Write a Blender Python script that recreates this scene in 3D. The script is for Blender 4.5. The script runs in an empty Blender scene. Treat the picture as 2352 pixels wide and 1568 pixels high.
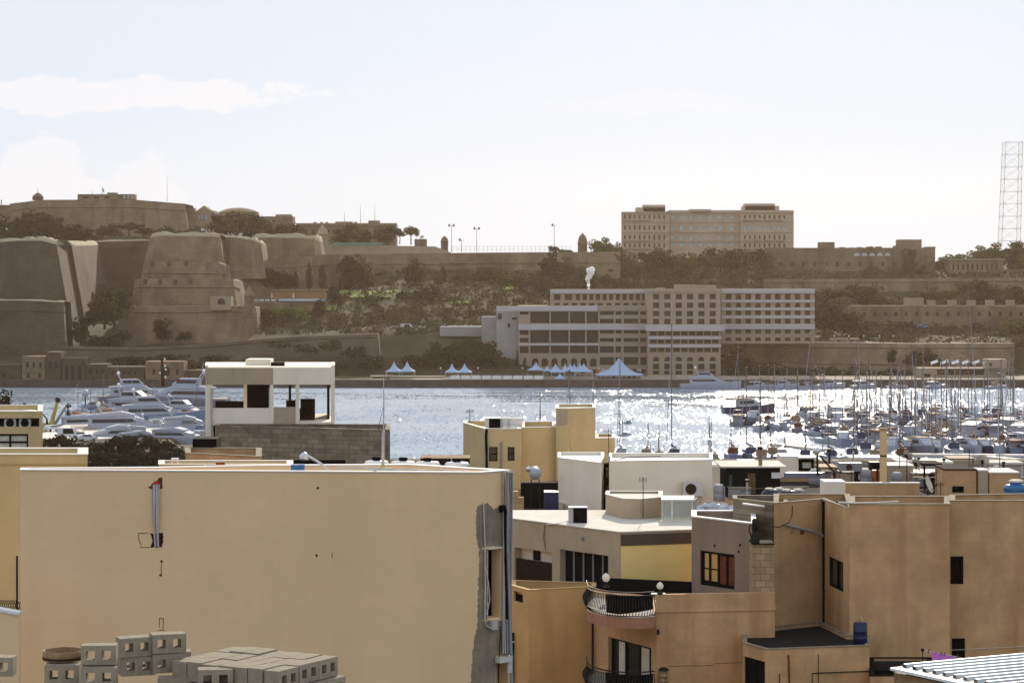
import bpy, math, random
from math import radians as R, sin, cos, pi
from mathutils import Vector, Matrix
random.seed(7)
SC = bpy.context.scene
COL = SC.collection
# ------------------------------------------------------------------ camera
CAM_H, F, HZ, CU = 36.0, 5300.0, 650.0, 1176.0
cd = bpy.data.cameras.new('camera'); cam = bpy.data.objects.new('camera', cd); COL.objects.link(cam)
cam.location = (0, 0, CAM_H); cam.rotation_euler = (R(90), 0, 0)
cd.sensor_width = 36; cd.lens = F/2352*36; cd.shift_y = -(784-HZ)/2352
cd.clip_start = 1; cd.clip_end = 30000
SC.camera = cam
# ------------------------------------------------------------------ world and sun
SUN_AZ, SUN_EL = 6.5, 24.0          # azimuth to the right of the view axis, elevation
W = bpy.data.worlds.new("World"); SC.world = W; W.use_nodes = True
wn, wl = W.node_tree.nodes, W.node_tree.links
wn.clear()
def wnode(t, **k):
    n = wn.new(t)
    for a, b in k.items(): setattr(n, a, b)
    return n
sky = wnode('ShaderNodeTexSky', sky_type='NISHITA', sun_disc=False)
sky.sun_elevation = R(SUN_EL); sky.sun_rotation = R(SUN_AZ)
sky.air_density = 1.0; sky.dust_density = 0.6; sky.ozone_density = 1.0; sky.altitude = 30
bg = wnode('ShaderNodeBackground'); bg.inputs['Strength'].default_value = 0.098
wo = wnode('ShaderNodeOutputWorld')
tc = wnode('ShaderNodeTexCoord')
hs = wnode('ShaderNodeHueSaturation'); hs.inputs['Saturation'].default_value = 0.62
wl.new(sky.outputs[0], hs.inputs['Color'])
tint = wnode('ShaderNodeMix', data_type='RGBA', blend_type='MULTIPLY'); tint.inputs[0].default_value = 1
tint.inputs[7].default_value = (1.0, 0.99, 0.99, 1)
wl.new(hs.outputs[0], tint.inputs[6])
# thin clouds: streak and cumulus low on the left, laid out by direction
sep = wnode('ShaderNodeSeparateXYZ'); wl.new(tc.outputs['Generated'], sep.inputs[0])
def wm(op, a, b=None, c=None, clamp=False):
    n = wnode('ShaderNodeMath', operation=op, use_clamp=clamp)
    for i, x in enumerate((a, b, c)):
        if x is None: continue
        if isinstance(x, (int, float)): n.inputs[i].default_value = x
        else: wl.new(x, n.inputs[i])
    return n.outputs[0]
tx = wm('DIVIDE', sep.outputs[0], sep.outputs[1]); tz = wm('DIVIDE', sep.outputs[2], sep.outputs[1])
front = wm('GREATER_THAN', sep.outputs[1], 0.05)
def blob(cx, cz, rx, rz, soft=1.0):
    dx = wm('DIVIDE', wm('SUBTRACT', tx, cx), rx); dz = wm('DIVIDE', wm('SUBTRACT', tz, cz), rz)
    d = wm('SQRT', wm('ADD', wm('MULTIPLY', dx, dx), wm('MULTIPLY', dz, dz)))
    return wm('SUBTRACT', 1.0, d)
comb = wnode('ShaderNodeCombineXYZ'); wl.new(tx, comb.inputs[0]); wl.new(wm('MULTIPLY', tz, 1.8), comb.inputs[1])
nz = wnode('ShaderNodeTexNoise'); nz.inputs['Scale'].default_value = 42; nz.inputs['Detail'].default_value = 7
nz.inputs['Roughness'].default_value = 0.55
wl.new(comb.outputs[0], nz.inputs['Vector'])
nn = wm('MULTIPLY', wm('SUBTRACT', nz.outputs['Fac'], 0.5), 2.3)
def px(u): return (u-CU)/F
def pz(v): return (HZ-v)/F
def cloud(b, k=1.0, w=0.28):
    n = wnode('ShaderNodeMapRange'); n.interpolation_type = 'SMOOTHSTEP'
    n.inputs['From Min'].default_value = 0.0; n.inputs['From Max'].default_value = w
    wl.new(wm('ADD', b, nn), n.inputs['Value'])
    return wm('MULTIPLY', n.outputs[0], k)
cl = cloud(blob(px(180), pz(222), 560/F, 42/F), 1.0)
cl = wm('MAXIMUM', cl, cloud(blob(px(60), pz(420), 200/F, 105/F), 0.75))
cl = wm('MAXIMUM', cl, cloud(blob(px(330), pz(450), 110/F, 90/F), 0.55))
cl = wm('MAXIMUM', cl, cloud(blob(px(1500), pz(235), 240/F, 30/F), 0.30))
cl = wm('MAXIMUM', cl, cloud(blob(px(1900), pz(470), 700/F, 40/F), 0.35))
cl = wm('MULTIPLY', wm('MULTIPLY', cl, front), 0.62)
veil = wnode('ShaderNodeMix', data_type='RGBA'); veil.inputs[0].default_value = 0.955; wl.new(tint.outputs[2], veil.inputs[6])
veil.inputs[7].default_value = (7.45, 8.35, 9.5, 1)      # thin high overcast veiling the blue
cm = wnode('ShaderNodeMix', data_type='RGBA'); wl.new(cl, cm.inputs[0]); wl.new(veil.outputs[2], cm.inputs[6])
cm.inputs[7].default_value = (9.7, 9.6, 9.9, 1)
wl.new(cm.outputs[2], bg.inputs['Color']); wl.new(bg.outputs[0], wo.inputs['Surface'])
sd = bpy.data.lights.new('sun', 'SUN'); sd.energy = 4.6; sd.angle = R(0.55); sd.color = (1.0, 0.87, 0.70)
so = bpy.data.objects.new('sun', sd); COL.objects.link(so)
sdir = Vector((sin(R(SUN_AZ))*cos(R(SUN_EL)), cos(R(SUN_AZ))*cos(R(SUN_EL)), sin(R(SUN_EL))))
so.rotation_euler = sdir.to_track_quat('Z', 'Y').to_euler(); so.location = (100, 100, 300)
SC.view_settings.view_transform = 'Standard'; SC.view_settings.look = 'None'
SC.view_settings.exposure = 0.0; SC.view_settings.gamma = 1
SC.cycles.max_bounces = 8; SC.cycles.diffuse_bounces = 3; SC.cycles.glossy_bounces = 3
SC.cycles.transmission_bounces = 4; SC.cycles.volume_bounces = 0; SC.cycles.transparent_max_bounces = 8
SC.cycles.sample_clamp_indirect = 6; SC.cycles.use_denoising = True
SC.cycles.caustics_reflective = False; SC.cycles.caustics_refractive = False

# ------------------------------------------------------------------ helpers
def P(u, v, Y): return Vector(((u-CU)*Y/F, Y, CAM_H-(v-HZ)*Y/F))
def C(u, Y): return Vector(((u-CU)*Y/F, Y))
def Z(v, Y): return CAM_H-(v-HZ)*Y/F
def DY(v, z): return (CAM_H-z)*F/(v-HZ)

class MB:
    def __init__(s): s.v = []; s.f = []; s.sm = []
    def face(s, pts, smooth=False):
        i = len(s.v); s.v += [tuple(p) for p in pts]; s.f.append(tuple(range(i, i+len(pts)))); s.sm.append(smooth)
    def grid(s, rows, smooth=True, closed=False):
        i = len(s.v); n = len(rows[0])
        for r in rows: s.v += [tuple(p) for p in r]
        for a in range(len(rows)-1):
            for b in range(n if closed else n-1):
                c = (b+1) % n
                s.f.append((i+a*n+b, i+a*n+c, i+(a+1)*n+c, i+(a+1)*n+b)); s.sm.append(smooth)
    def box(s, x0, x1, y0, y1, z0, z1):
        p = [(x0,y0,z0),(x1,y0,z0),(x1,y1,z0),(x0,y1,z0),(x0,y0,z1),(x1,y0,z1),(x1,y1,z1),(x0,y1,z1)]
        i = len(s.v); s.v += p
        for q in ((0,3,2,1),(4,5,6,7),(0,1,5,4),(1,2,6,5),(2,3,7,6),(3,0,4,7)):
            s.f.append(tuple(i+k for k in q)); s.sm.append(False)
    def obox(s, c, ax, ay, az):            # centre and three half-axis vectors
        c, ax, ay, az = Vector(c), Vector(ax), Vector(ay), Vector(az)
        p = [c-ax-ay-az, c+ax-ay-az, c+ax+ay-az, c-ax+ay-az, c-ax-ay+az, c+ax-ay+az, c+ax+ay+az, c-ax+ay+az]
        i = len(s.v); s.v += [tuple(q) for q in p]
        for q in ((0,3,2,1),(4,5,6,7),(0,1,5,4),(1,2,6,5),(2,3,7,6),(3,0,4,7)):
            s.f.append(tuple(i+k for k in q)); s.sm.append(False)
    def prism(s, pts, z0, z1, cap0=True, cap1=True):   # pts ccw seen from above; z1 may be a list
        n = len(pts); i = len(s.v)
        zt = z1 if isinstance(z1, (list, tuple)) else [z1]*n
        zb = z0 if isinstance(z0, (list, tuple)) else [z0]*n
        s.v += [(p[0], p[1], zb[k]) for k, p in enumerate(pts)] + [(p[0], p[1], zt[k]) for k, p in enumerate(pts)]
        for a in range(n):
            b = (a+1) % n; s.f.append((i+a, i+b, i+n+b, i+n+a)); s.sm.append(False)
        if cap0: s.f.append(tuple(i+k for k in range(n-1, -1, -1))); s.sm.append(False)
        if cap1: s.f.append(tuple(i+n+k for k in range(n))); s.sm.append(False)
    def tube(s, pts, r, n=6, smooth=True, cap=True):
        pts = [Vector(p) for p in pts]; rr = r if isinstance(r, (list, tuple)) else [r]*len(pts)
        rows = []
        for k, p in enumerate(pts):
            d = (pts[min(k+1, len(pts)-1)]-pts[max(k-1, 0)])
            d = d.normalized() if d.length > 1e-9 else Vector((0, 0, 1))
            a = d.orthogonal().normalized() if abs(d.z) > .9 else d.cross(Vector((0, 0, 1))).normalized()
            if abs(d.z) > .9: a = Vector((1, 0, 0)) - d*d.x; a.normalize()
            b = d.cross(a)
            rows.append([p+(a*cos(2*pi*j/n)+b*sin(2*pi*j/n))*rr[k] for j in range(n)])
        s.grid(rows, smooth, True)
        if cap:
            s.face(rows[0][::-1]); s.face(rows[-1])
    def lathe(s, c, prof, n=16, smooth=True, arc=2*pi, a0=0):   # prof [(r,z)]
        c = Vector(c); rows = []
        full = abs(arc-2*pi) < 1e-6; m = n if full else n+1
        for r, z in prof: rows.append([c+Vector((r*cos(a0+arc*j/n), r*sin(a0+arc*j/n), z)) for j in range(m)])
        s.grid(rows, smooth, full)
        if prof[-1][0] > 1e-4 and full: s.face(rows[-1])
    def ico(s, c, r, jitter=0, sx=1, sy=1, sz=1, rnd=random, n=8, m=5):
        c = Vector(c); rows = []
        for i in range(m+1):
            t = pi*i/m; rows.append([])
            for j in range(n):
                a = 2*pi*j/n; k = 1+rnd.uniform(-jitter, jitter)
                rows[-1].append(c+Vector((sx*sin(t)*cos(a), sy*sin(t)*sin(a), -sz*cos(t)))*r*k)
        s.grid(rows, True, True)
    def build(s, name, m, parent=None, loc=None):
        off = Vector((0, 0, 0))
        if parent is not None:
            q = parent
            while q is not None: off += q.location; q = q.parent
        if loc is not None: off = Vector(loc)
        me = bpy.data.meshes.new(name)
        me.from_pydata([(a-off.x, b-off.y, c-off.z) for a, b, c in s.v], [], s.f)
        me.polygons.foreach_set('use_smooth', s.sm)
        me.materials.append(m); me.update()
        o = bpy.data.objects.new(name, me); COL.objects.link(o)
        if parent is not None: o.parent = parent
        elif loc is not None: o.location = off
        return o

def tag(o, label=None, cat=None, group=None, kind=None):
    if label: o['label'] = label
    if cat: o['category'] = cat
    if group: o['group'] = group
    if kind: o['kind'] = kind
    return o
def thing(name, label, cat, loc=(0, 0, 0), group=None):
    o = bpy.data.objects.new(name, None); COL.objects.link(o); o.location = loc; o.empty_display_size = .2
    return tag(o, label, cat, group)
def single(name, mb, m, label, cat, loc, group=None):
    return tag(mb.build(name, m, None, loc), label, cat, group)
def struct(name, mb, m):
    return tag(mb.build(name, m), None, None, None, 'structure')
KIDS = {}
def copy_tree(o, parent=None):
    c = o.copy(); COL.objects.link(c); c.parent = parent
    if o.name not in KIDS: KIDS[o.name] = [x for x in COL.objects if x.parent == o]
    for ch in KIDS[o.name]: copy_tree(ch, c)
    return c
ORD = ['first','second','third','fourth','fifth','sixth','seventh','eighth','ninth','tenth','eleventh','twelfth','thirteenth','fourteenth','fifteenth','sixteenth','seventeenth','eighteenth','nineteenth','twentieth']
TENS = ['','','twenty','thirty','forty','fifty','sixty','seventy','eighty','ninety']
def ordw(n):
    if n < 20: return ORD[n]
    k = n+1
    if k % 10 == 0: return TENS[k//10][:-1]+'ieth'
    return TENS[k//10]+'-'+ORD[k % 10-1]

# ------------------------------------------------------------------ materials
def mat(name, col, rough=.85, var=.12, scale=1.0, col2=None, bump=.0, bscale=8., metal=0, spec=.4, streak=0, emit=None, brick=None, trans=0, patch=None):
    m = bpy.data.materials.new(name); m.use_nodes = True
    n, l = m.node_tree.nodes, m.node_tree.links
    b = n['Principled BSDF']; b.inputs['Roughness'].default_value = rough; b.inputs['Metallic'].default_value = metal
    b.inputs['Specular IOR Level'].default_value = spec
    def nd(t, **k):
        x = n.new(t)
        for a, c in k.items(): setattr(x, a, c)
        return x
    t = nd('ShaderNodeTexCoord'); src = t.outputs['Object']
    c1 = (*col, 1)
    c2 = (*(col2 or tuple(c*(1-2.2*var) for c in col)), 1)
    nz = nd('ShaderNodeTexNoise'); nz.inputs['Scale'].default_value = scale; nz.inputs['Detail'].default_value = 6
    nz.inputs['Roughness'].default_value = .62
    l.new(src, nz.inputs['Vector'])
    rp = nd('ShaderNodeMapRange'); rp.inputs['From Min'].default_value = .33; rp.inputs['From Max'].default_value = .72
    l.new(nz.outputs['Fac'], rp.inputs['Value'])
    mx = nd('ShaderNodeMix', data_type='RGBA'); l.new(rp.outputs[0], mx.inputs[0])
    mx.inputs[6].default_value = c1; mx.inputs[7].default_value = c2
    out = mx.outputs[2]
    hb = None
    if brick:      # (course height, length, mortar colour, mortar size, contrast)
        bh, bw, mc, ms, ct = brick
        sp = nd('ShaderNodeSeparateXYZ'); l.new(src, sp.inputs[0])
        ad = nd('ShaderNodeMath', operation='ADD'); l.new(sp.outputs[0], ad.inputs[0])
        my = nd('ShaderNodeMath', operation='MULTIPLY'); l.new(sp.outputs[1], my.inputs[0]); my.inputs[1].default_value = .83
        l.new(my.outputs[0], ad.inputs[1])
        cb = nd('ShaderNodeCombineXYZ'); l.new(ad.outputs[0], cb.inputs[0]); l.new(sp.outputs[2], cb.inputs[1])
        bt = nd('ShaderNodeTexBrick'); l.new(cb.outputs[0], bt.inputs['Vector'])
        bt.inputs['Scale'].default_value = 1; bt.inputs['Brick Width'].default_value = bw; bt.inputs['Row Height'].default_value = bh
        bt.inputs['Mortar Size'].default_value = ms; bt.inputs['Mortar Smooth'].default_value = .3
        bt.inputs['Color1'].default_value = (1, 1, 1, 1); bt.inputs['Color2'].default_value = (1-ct, 1-ct*1.05, 1-ct*1.15, 1)
        bt.inputs['Mortar'].default_value = (*mc, 1)
        m2 = nd('ShaderNodeMix', data_type='RGBA', blend_type='MULTIPLY'); m2.inputs[0].default_value = 1
        l.new(out, m2.inputs[6]); l.new(bt.outputs['Color'], m2.inputs[7]); out = m2.outputs[2]; hb = bt.outputs['Fac']
    if streak:
        mp = nd('ShaderNodeMapping'); mp.inputs['Scale'].default_value = (1.6, 1.6, .16); l.new(src, mp.inputs['Vector'])
        n2 = nd('ShaderNodeTexNoise'); n2.inputs['Scale'].default_value = scale*1.3; n2.inputs['Detail'].default_value = 5
        l.new(mp.outputs[0], n2.inputs['Vector'])
        r2 = nd('ShaderNodeMapRange'); r2.inputs['From Min'].default_value = .5; r2.inputs['From Max'].default_value = .75
        r2.inputs['To Max'].default_value = streak; l.new(n2.outputs['Fac'], r2.inputs['Value'])
        m3 = nd('ShaderNodeMix', data_type='RGBA'); l.new(r2.outputs[0], m3.inputs[0]); l.new(out, m3.inputs[6])
        m3.inputs[7].default_value = (*(patch or tuple(c*.42 for c in col)), 1); out = m3.outputs[2]
    l.new(out, b.inputs['Base Color'])
    if bump:
        nb = nd('ShaderNodeTexNoise'); nb.inputs['Scale'].default_value = bscale; nb.inputs['Detail'].default_value = 5
        l.new(src, nb.inputs['Vector'])
        bp = nd('ShaderNodeBump'); bp.inputs['Strength'].default_value = bump; bp.inputs['Distance'].default_value = .05
        l.new(nb.outputs['Fac'], bp.inputs['Height']); l.new(bp.outputs[0], b.inputs['Normal'])
    if trans:
        tr = nd('ShaderNodeBsdfTranslucent'); l.new(out, tr.inputs['Color'])
        ms_ = nd('ShaderNodeMixShader'); ms_.inputs[0].default_value = trans
        l.new(b.outputs[0], ms_.inputs[1]); l.new(tr.outputs[0], ms_.inputs[2]); l.new(ms_.outputs[0], n['Material Output'].inputs['Surface'])
    if emit:
        b.inputs['Emission Color'].default_value = (*emit[0], 1); b.inputs['Emission Strength'].default_value = emit[1]
    return m
M = {}
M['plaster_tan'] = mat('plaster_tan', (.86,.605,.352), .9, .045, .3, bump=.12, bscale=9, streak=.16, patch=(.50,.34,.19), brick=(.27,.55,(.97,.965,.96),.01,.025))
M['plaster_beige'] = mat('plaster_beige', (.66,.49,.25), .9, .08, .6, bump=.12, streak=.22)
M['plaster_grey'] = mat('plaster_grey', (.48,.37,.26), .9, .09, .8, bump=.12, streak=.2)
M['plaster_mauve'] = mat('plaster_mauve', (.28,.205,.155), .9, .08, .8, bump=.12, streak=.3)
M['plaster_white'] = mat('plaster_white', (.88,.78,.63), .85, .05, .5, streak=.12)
M['plaster_yellow'] = mat('plaster_yellow', (.97,.72,.27), .85, .04, .6)
M['fascia_brown'] = mat('fascia_brown', (.11,.08,.055), .85, .12, 1)
M['old_wall'] = mat('old_wall', (.63,.395,.20), .92, .17, .7, bump=.2, streak=.75, patch=(.40,.19,.09), brick=(.27,.55,(.92,.9,.88),.012,.05))
M['old_wall_b'] = mat('old_wall_b', (.64,.395,.20), .92, .17, .6, bump=.2, streak=.75, patch=(.38,.19,.09), brick=(.27,.55,(.93,.91,.9),.01,.04))
M['ochre_wall'] = mat('ochre_wall', (.68,.42,.18), .92, .12, .5, bump=.15, streak=.35)
M['masonry'] = mat('masonry', (.36,.29,.20), .95, .2, 1.2, bump=.3, brick=(.27,.5,(.55,.5,.45),.018,.35), streak=.3)
M['masonry_raw'] = mat('masonry_raw', (.50,.35,.21), .95, .15, 1.2, bump=.3, brick=(.27,.42,(.6,.5,.42),.02,.3))
M['roof_screed'] = mat('roof_screed', (.66,.60,.52), .9, .1, 1.5)
M['roof_white'] = mat('roof_white', (.78,.77,.75), .7, .05, 1)
M['roof_dark'] = mat('roof_dark', (.022,.020,.020), .95, .2, 1.5, spec=.08)  # near-black colour stands in for shade on several flat roofs
M['coping'] = mat('coping', (.72,.66,.58), .8, .08, 2)
M['cement'] = mat('cement', (.33,.265,.19), .95, .2, 1.6, bump=.4, streak=.5)
M['black'] = mat('black', (.006,.006,.006), .9, .1, 2, spec=.08)
M['iron'] = mat('iron', (.008,.008,.008), .6, .1, 2, spec=.25)
M['dark'] = mat('dark', (.014,.012,.010), .9, .2, 1, spec=.1)
M['glass'] = mat('glass', (.02,.02,.022), .12, .1, 1, spec=.5)
M['glass_green'] = mat('glass_green', (.05,.16,.12), .2, .2, 3)
M['glass_pale'] = mat('glass_pale', (.62,.66,.62), .3, .08, 2, trans=.45)
M['amber_glass'] = mat('amber_glass', (.62,.38,.14), .5, .15, 2)
M['curtain'] = mat('curtain', (.66,.62,.52), .9, .1, 4)
M['alu'] = mat('alu', (.62,.62,.63), .4, .05, 3, metal=.3)
M['steel'] = mat('steel', (.6,.6,.62), .28, .05, 3, metal=.85)
M['white_paint'] = mat('white_paint', (.8,.8,.79), .45, .04, 2)
M['pvc'] = mat('pvc', (.50,.47,.45), .5, .12, 3)
M['pvc_grey'] = mat('pvc_grey', (.30,.29,.31), .55, .1, 3)
M['cable_white'] = mat('cable_white', (.62,.60,.54), .55, .12, 6)
M['rust'] = mat('rust', (.20,.05,.02), .9, .3, 8)
M['red'] = mat('red', (.55,.04,.02), .7, .1, 3)
M['orange'] = mat('orange', (.50,.13,.03), .6, .1, 3)
M['wood_hull'] = mat('wood_hull', (.42,.14,.03), .35, .2, 1.5)
M['wood'] = mat('wood', (.34,.20,.095), .8, .25, 6, bump=.3)
M['wood_dark'] = mat('wood_dark', (.04,.02,.012), .9, .25, 6, spec=.1)
M['concrete'] = mat('concrete', (.36,.30,.215), .95, .15, 7, bump=.6, bscale=60)
M['concrete_flat'] = mat('concrete_flat', (.38,.35,.30), .95, .15, 1)
M['blue_plastic'] = mat('blue_plastic', (.006,.014,.07), .4, .1, 3)
M['blue_tank'] = mat('blue_tank', (.02,.13,.33), .35, .1, 3)
M['navy'] = mat('navy', (.008,.009,.035), .3, .1, 3)
M['teal_plastic'] = mat('teal_plastic', (.01,.13,.13), .4, .1, 3)
M['zinc'] = mat('zinc', (.50,.52,.52), .35, .12, 2.5, metal=.55)
M['purple_cloth'] = mat('purple_cloth', (.36,.13,.46), .9, .08, 5, trans=.35)
M['globe'] = mat('globe', (.85,.82,.76), .25, .03, 4, trans=.5)
M['yellow_paint'] = mat('yellow_paint', (.55,.42,.05), .6, .1, 3)
M['dish'] = mat('dish', (.55,.50,.42), .6, .12, 3)
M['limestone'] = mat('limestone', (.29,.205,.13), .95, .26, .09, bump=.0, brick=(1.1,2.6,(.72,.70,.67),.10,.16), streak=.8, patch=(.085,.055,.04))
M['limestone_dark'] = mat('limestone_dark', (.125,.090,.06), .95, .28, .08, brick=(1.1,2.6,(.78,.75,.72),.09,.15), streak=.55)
M['limestone_pale'] = mat('limestone_pale', (.36,.28,.19), .95, .1, .08, brick=(.9,2.2,(.85,.82,.78),.07,.08), streak=.25)
M['pink_stone'] = mat('pink_stone', (.47,.36,.265), .95, .08, .1, streak=.15)  # base raised to imitate haze over the distant palace hotel
M['earth_top'] = mat('earth_top', (.40,.34,.22), .95, .15, .1)
M['hotel_stone'] = mat('hotel_stone', (.37,.285,.21), .9, .08, .15, streak=.12)
M['hotel_white'] = mat('hotel_white', (.48,.45,.45), .85, .05, .15)
M['hotel_dark'] = mat('hotel_dark', (.016,.012,.009), .5, .3, .6)
M['hotel_room'] = mat('hotel_room', (.075,.045,.03), .6, .3, .5)
M['pane_blue'] = mat('pane_blue', (.42,.58,.66), .3, .1, .3)
M['tent'] = mat('tent', (.42,.56,.76), .8, .05, .3, trans=.25)
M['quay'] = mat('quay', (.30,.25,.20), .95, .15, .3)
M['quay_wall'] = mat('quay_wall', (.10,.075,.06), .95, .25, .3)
M['boat_white'] = mat('boat_white', (.37,.39,.46), .25, .05, .6)  # white darkened and blued to stand in for shade on boat sides
M['boat_blue'] = mat('boat_blue', (.16,.21,.33), .3, .08, .6)
M['boat_grey'] = mat('boat_grey', (.20,.20,.25), .4, .1, .6)
M['boat_navy'] = mat('boat_navy', (.02,.03,.09), .3, .1, .6)
M['boat_glass'] = mat('boat_glass', (.015,.015,.02), .1, .1, 1)
M['canvas_blue'] = mat('canvas_blue', (.03,.05,.13), .8, .1, .8)
M['canvas_tan'] = mat('canvas_tan', (.30,.22,.15), .8, .1, .8)
M['canvas_red'] = mat('canvas_red', (.14,.03,.02), .8, .1, .8)
M['teak'] = mat('teak', (.35,.20,.10), .6, .15, 1)
M['mast'] = mat('mast', (.16,.12,.09), .45, .1, 1, metal=.3)
M['mast_grey'] = mat('mast_grey', (.34,.30,.26), .8, .1, 1)
M['bark'] = mat('bark', (.06,.045,.035), .95, .2, 2)
M['leaf_dark'] = mat('leaf_dark', (.034,.036,.016), .9, .3, .35, spec=.1, trans=.22, col2=(.014,.015,.008))
M['leaf_olive'] = mat('leaf_olive', (.10,.11,.03), .9, .3, .35, spec=.2, trans=.35, col2=(.045,.045,.02))
M['leaf_green'] = mat('leaf_green', (.15,.19,.04), .9, .3, .35, spec=.2, trans=.4, col2=(.05,.07,.02))
M['leaf_brown'] = mat('leaf_brown', (.11,.075,.045), .9, .3, .3, spec=.2, trans=.3, col2=(.05,.035,.025))
M['palm_leaf'] = mat('palm_leaf', (.16,.16,.07), .7, .3, .5, trans=.3)
M['grass'] = mat('grass', (.22,.30,.05), .95, .2, .2)
M['steam'] = mat('steam', (.99,.99,.99), 1, .005, 1, trans=.8)
M['car_paint'] = mat('car_paint', (.7,.7,.7), .3, .05, 1)
# ------------------------------------------------------------------ ground, harbour water
def lerp(a, b, t): return a+(b-a)*t
def interp(pts, x):
    if x <= pts[0][0]: return pts[0][1]
    for (a, b), (c, d) in zip(pts, pts[1:]):
        if x <= c: return b+(d-b)*(x-a)/(c-a)
    return pts[-1][1]
PL = [(795,-4),(797,2.2),(826,2.6),(838,6),(862,12.5),(900,19),(960,24),(1000,33),(1060,44),(1110,58),(1160,60),(1400,58),(2500,20)]
PC = [(795,-4),(797,2.2),(830,2.6),(842,9),(866,18.4),(880,19.5),(905,26),(940,33),(975,37),(1010,42),(1060,46),(1200,47),(1500,44),(2500,20)]
PR = [(795,-4),(797,2.2),(848,2.6),(856,4),(866,13),(890,14.2),(925,16.5),(945,23),(978,28.5),(990,36.5),(1010,38.3),(1060,45),(1200,47),(1500,44),(2500,20)]
def near_shore(X):
    return interp([(-110, 566), (-92, 548), (-72, 512), (-60, 470), (-50, 452), (300, 452)], X)
def tz(X, Y):
    if Y < 700:
        s = near_shore(X)
        if Y > s+.5: return -4
        if Y > s-45: return 1.7
        return interp([(0, 12), (180, 12), (s-45, 1.7)], Y)
    u = CU+X*F/900
    l, c, r = interp(PL, Y), interp(PC, Y), interp(PR, Y)
    if u < 520: return l
    if u < 860: return lerp(l, c, (u-520)/340)
    if u < 1150: return c
    if u < 1320: return lerp(c, r, (u-1150)/170)
    return r
xs = [-1500,-900,-500,-350]+[-300+7.5*i for i in range(81)]+[350,500,900,1500]
ys = [-200,0,60,120,180,240,300,350,400,405,410,430,448,451,453,456,465,475,490,505,511,513,520,535,545,548,551,560,566,567,600,650,700,760,793,796.5,798]+[800+6*i for i in range(62)]+[1200,1300,1500,1800,2500,4000,9000]
mb = MB()
rn = random.Random(3)
mb.grid([[(x, y, tz(x, y)+(rn.uniform(-.7, .7) if 845 < y < 1300 else 0)) for x in xs] for y in ys], smooth=True)
mg = bpy.data.materials.new('ground'); mg.use_nodes = True
n, l = mg.node_tree.nodes, mg.node_tree.links
b = n['Principled BSDF']; b.inputs['Roughness'].default_value = .95; b.inputs['Specular IOR Level'].default_value = .2
g = n.new('ShaderNodeTexCoord'); z1 = n.new('ShaderNodeTexNoise'); z1.inputs['Scale'].default_value = .035; z1.inputs['Detail'].default_value = 8
l.new(g.outputs['Object'], z1.inputs['Vector']); cr = n.new('ShaderNodeValToRGB'); l.new(z1.outputs['Fac'], cr.inputs[0])
e = cr.color_ramp.elements; e[0].position = .35; e[0].color = (.040,.030,.018,1); e[1].position = .68; e[1].color = (.10,.072,.046,1)
q = e.new(.5); q.color = (.050,.044,.020,1); l.new(cr.outputs[0], b.inputs['Base Color'])
struct('ground', mb, mg)

mw = bpy.data.materials.new('water'); mw.use_nodes = True
n, l = mw.node_tree.nodes, mw.node_tree.links
b = n['Principled BSDF']; b.inputs['Base Color'].default_value = (.26,.33,.40,1); b.inputs['Roughness'].default_value = .06
b.inputs['IOR'].default_value = 1.42
g = n.new('ShaderNodeTexCoord')
def wnoise(sx, sy, det, rough, dist=0, rot=0):
    mp = n.new('ShaderNodeMapping'); mp.inputs['Scale'].default_value = (sx, sy, 1); mp.inputs['Rotation'].default_value = (0, 0, rot)
    l.new(g.outputs['Object'], mp.inputs['Vector'])
    t = n.new('ShaderNodeTexNoise'); t.inputs['Scale'].default_value = 1; t.inputs['Detail'].default_value = det; t.inputs['Roughness'].default_value = rough
    t.inputs['Distortion'].default_value = dist
    l.new(mp.outputs[0], t.inputs['Vector']); return t
gust = wnoise(.0035, .020, 4, .6, .2)
amp = n.new('ShaderNodeMapRange'); l.new(gust.outputs['Fac'], amp.inputs['Value']); amp.inputs['From Min'].default_value = .36; amp.inputs['From Max'].default_value = .62
amp.inputs['To Min'].default_value = .38; amp.inputs['To Max'].default_value = 1.3
def vmath(op, a, b2=None):
    x = n.new('ShaderNodeVectorMath'); x.operation = op
    l.new(a, x.inputs[0])
    if b2 is not None:
        if isinstance(b2, tuple): x.inputs[1].default_value = b2
        else: l.new(b2, x.inputs[1])
    return x.outputs[0]
w1 = wnoise(1.9, .20, 2.0, .55); w2 = wnoise(.30, .05, 1, .5, 0, .15)
w2s = vmath('MULTIPLY', vmath('SUBTRACT', w2.outputs['Color'], (.5,.5,.5)), (.35,.3,0))
w1s = vmath('ADD', vmath('SUBTRACT', w1.outputs['Color'], (.5,.5,.5)), w2s)
s1 = n.new('ShaderNodeSeparateXYZ'); l.new(w1s, s1.inputs[0])
def nm(op, a, b2):
    q = n.new('ShaderNodeMath'); q.operation = op; l.new(a, q.inputs[0]); q.inputs[1].default_value = b2; return q.outputs[0]
cx = n.new('ShaderNodeCombineXYZ'); l.new(nm('MULTIPLY', s1.outputs[0], .95), cx.inputs[0])
l.new(nm('SUBTRACT', nm('MULTIPLY', nm('POWER', nm('MAXIMUM', s1.outputs[1], 0), 1.6), -2.75), .10), cx.inputs[1])
sm = cx.outputs[0]
x = n.new('ShaderNodeVectorMath'); x.operation = 'SCALE'; l.new(sm, x.inputs[0]); l.new(amp.outputs[0], x.inputs['Scale'])
nrm = vmath('NORMALIZE', vmath('ADD', x.outputs[0], (0, 0, 1)))
l.new(nrm, b.inputs['Normal'])
mb = MB(); mb.face([(-3000,200,0),(3000,200,0),(3000,797,0),(-3000,797,0)])
struct('water', mb, mw)

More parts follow.
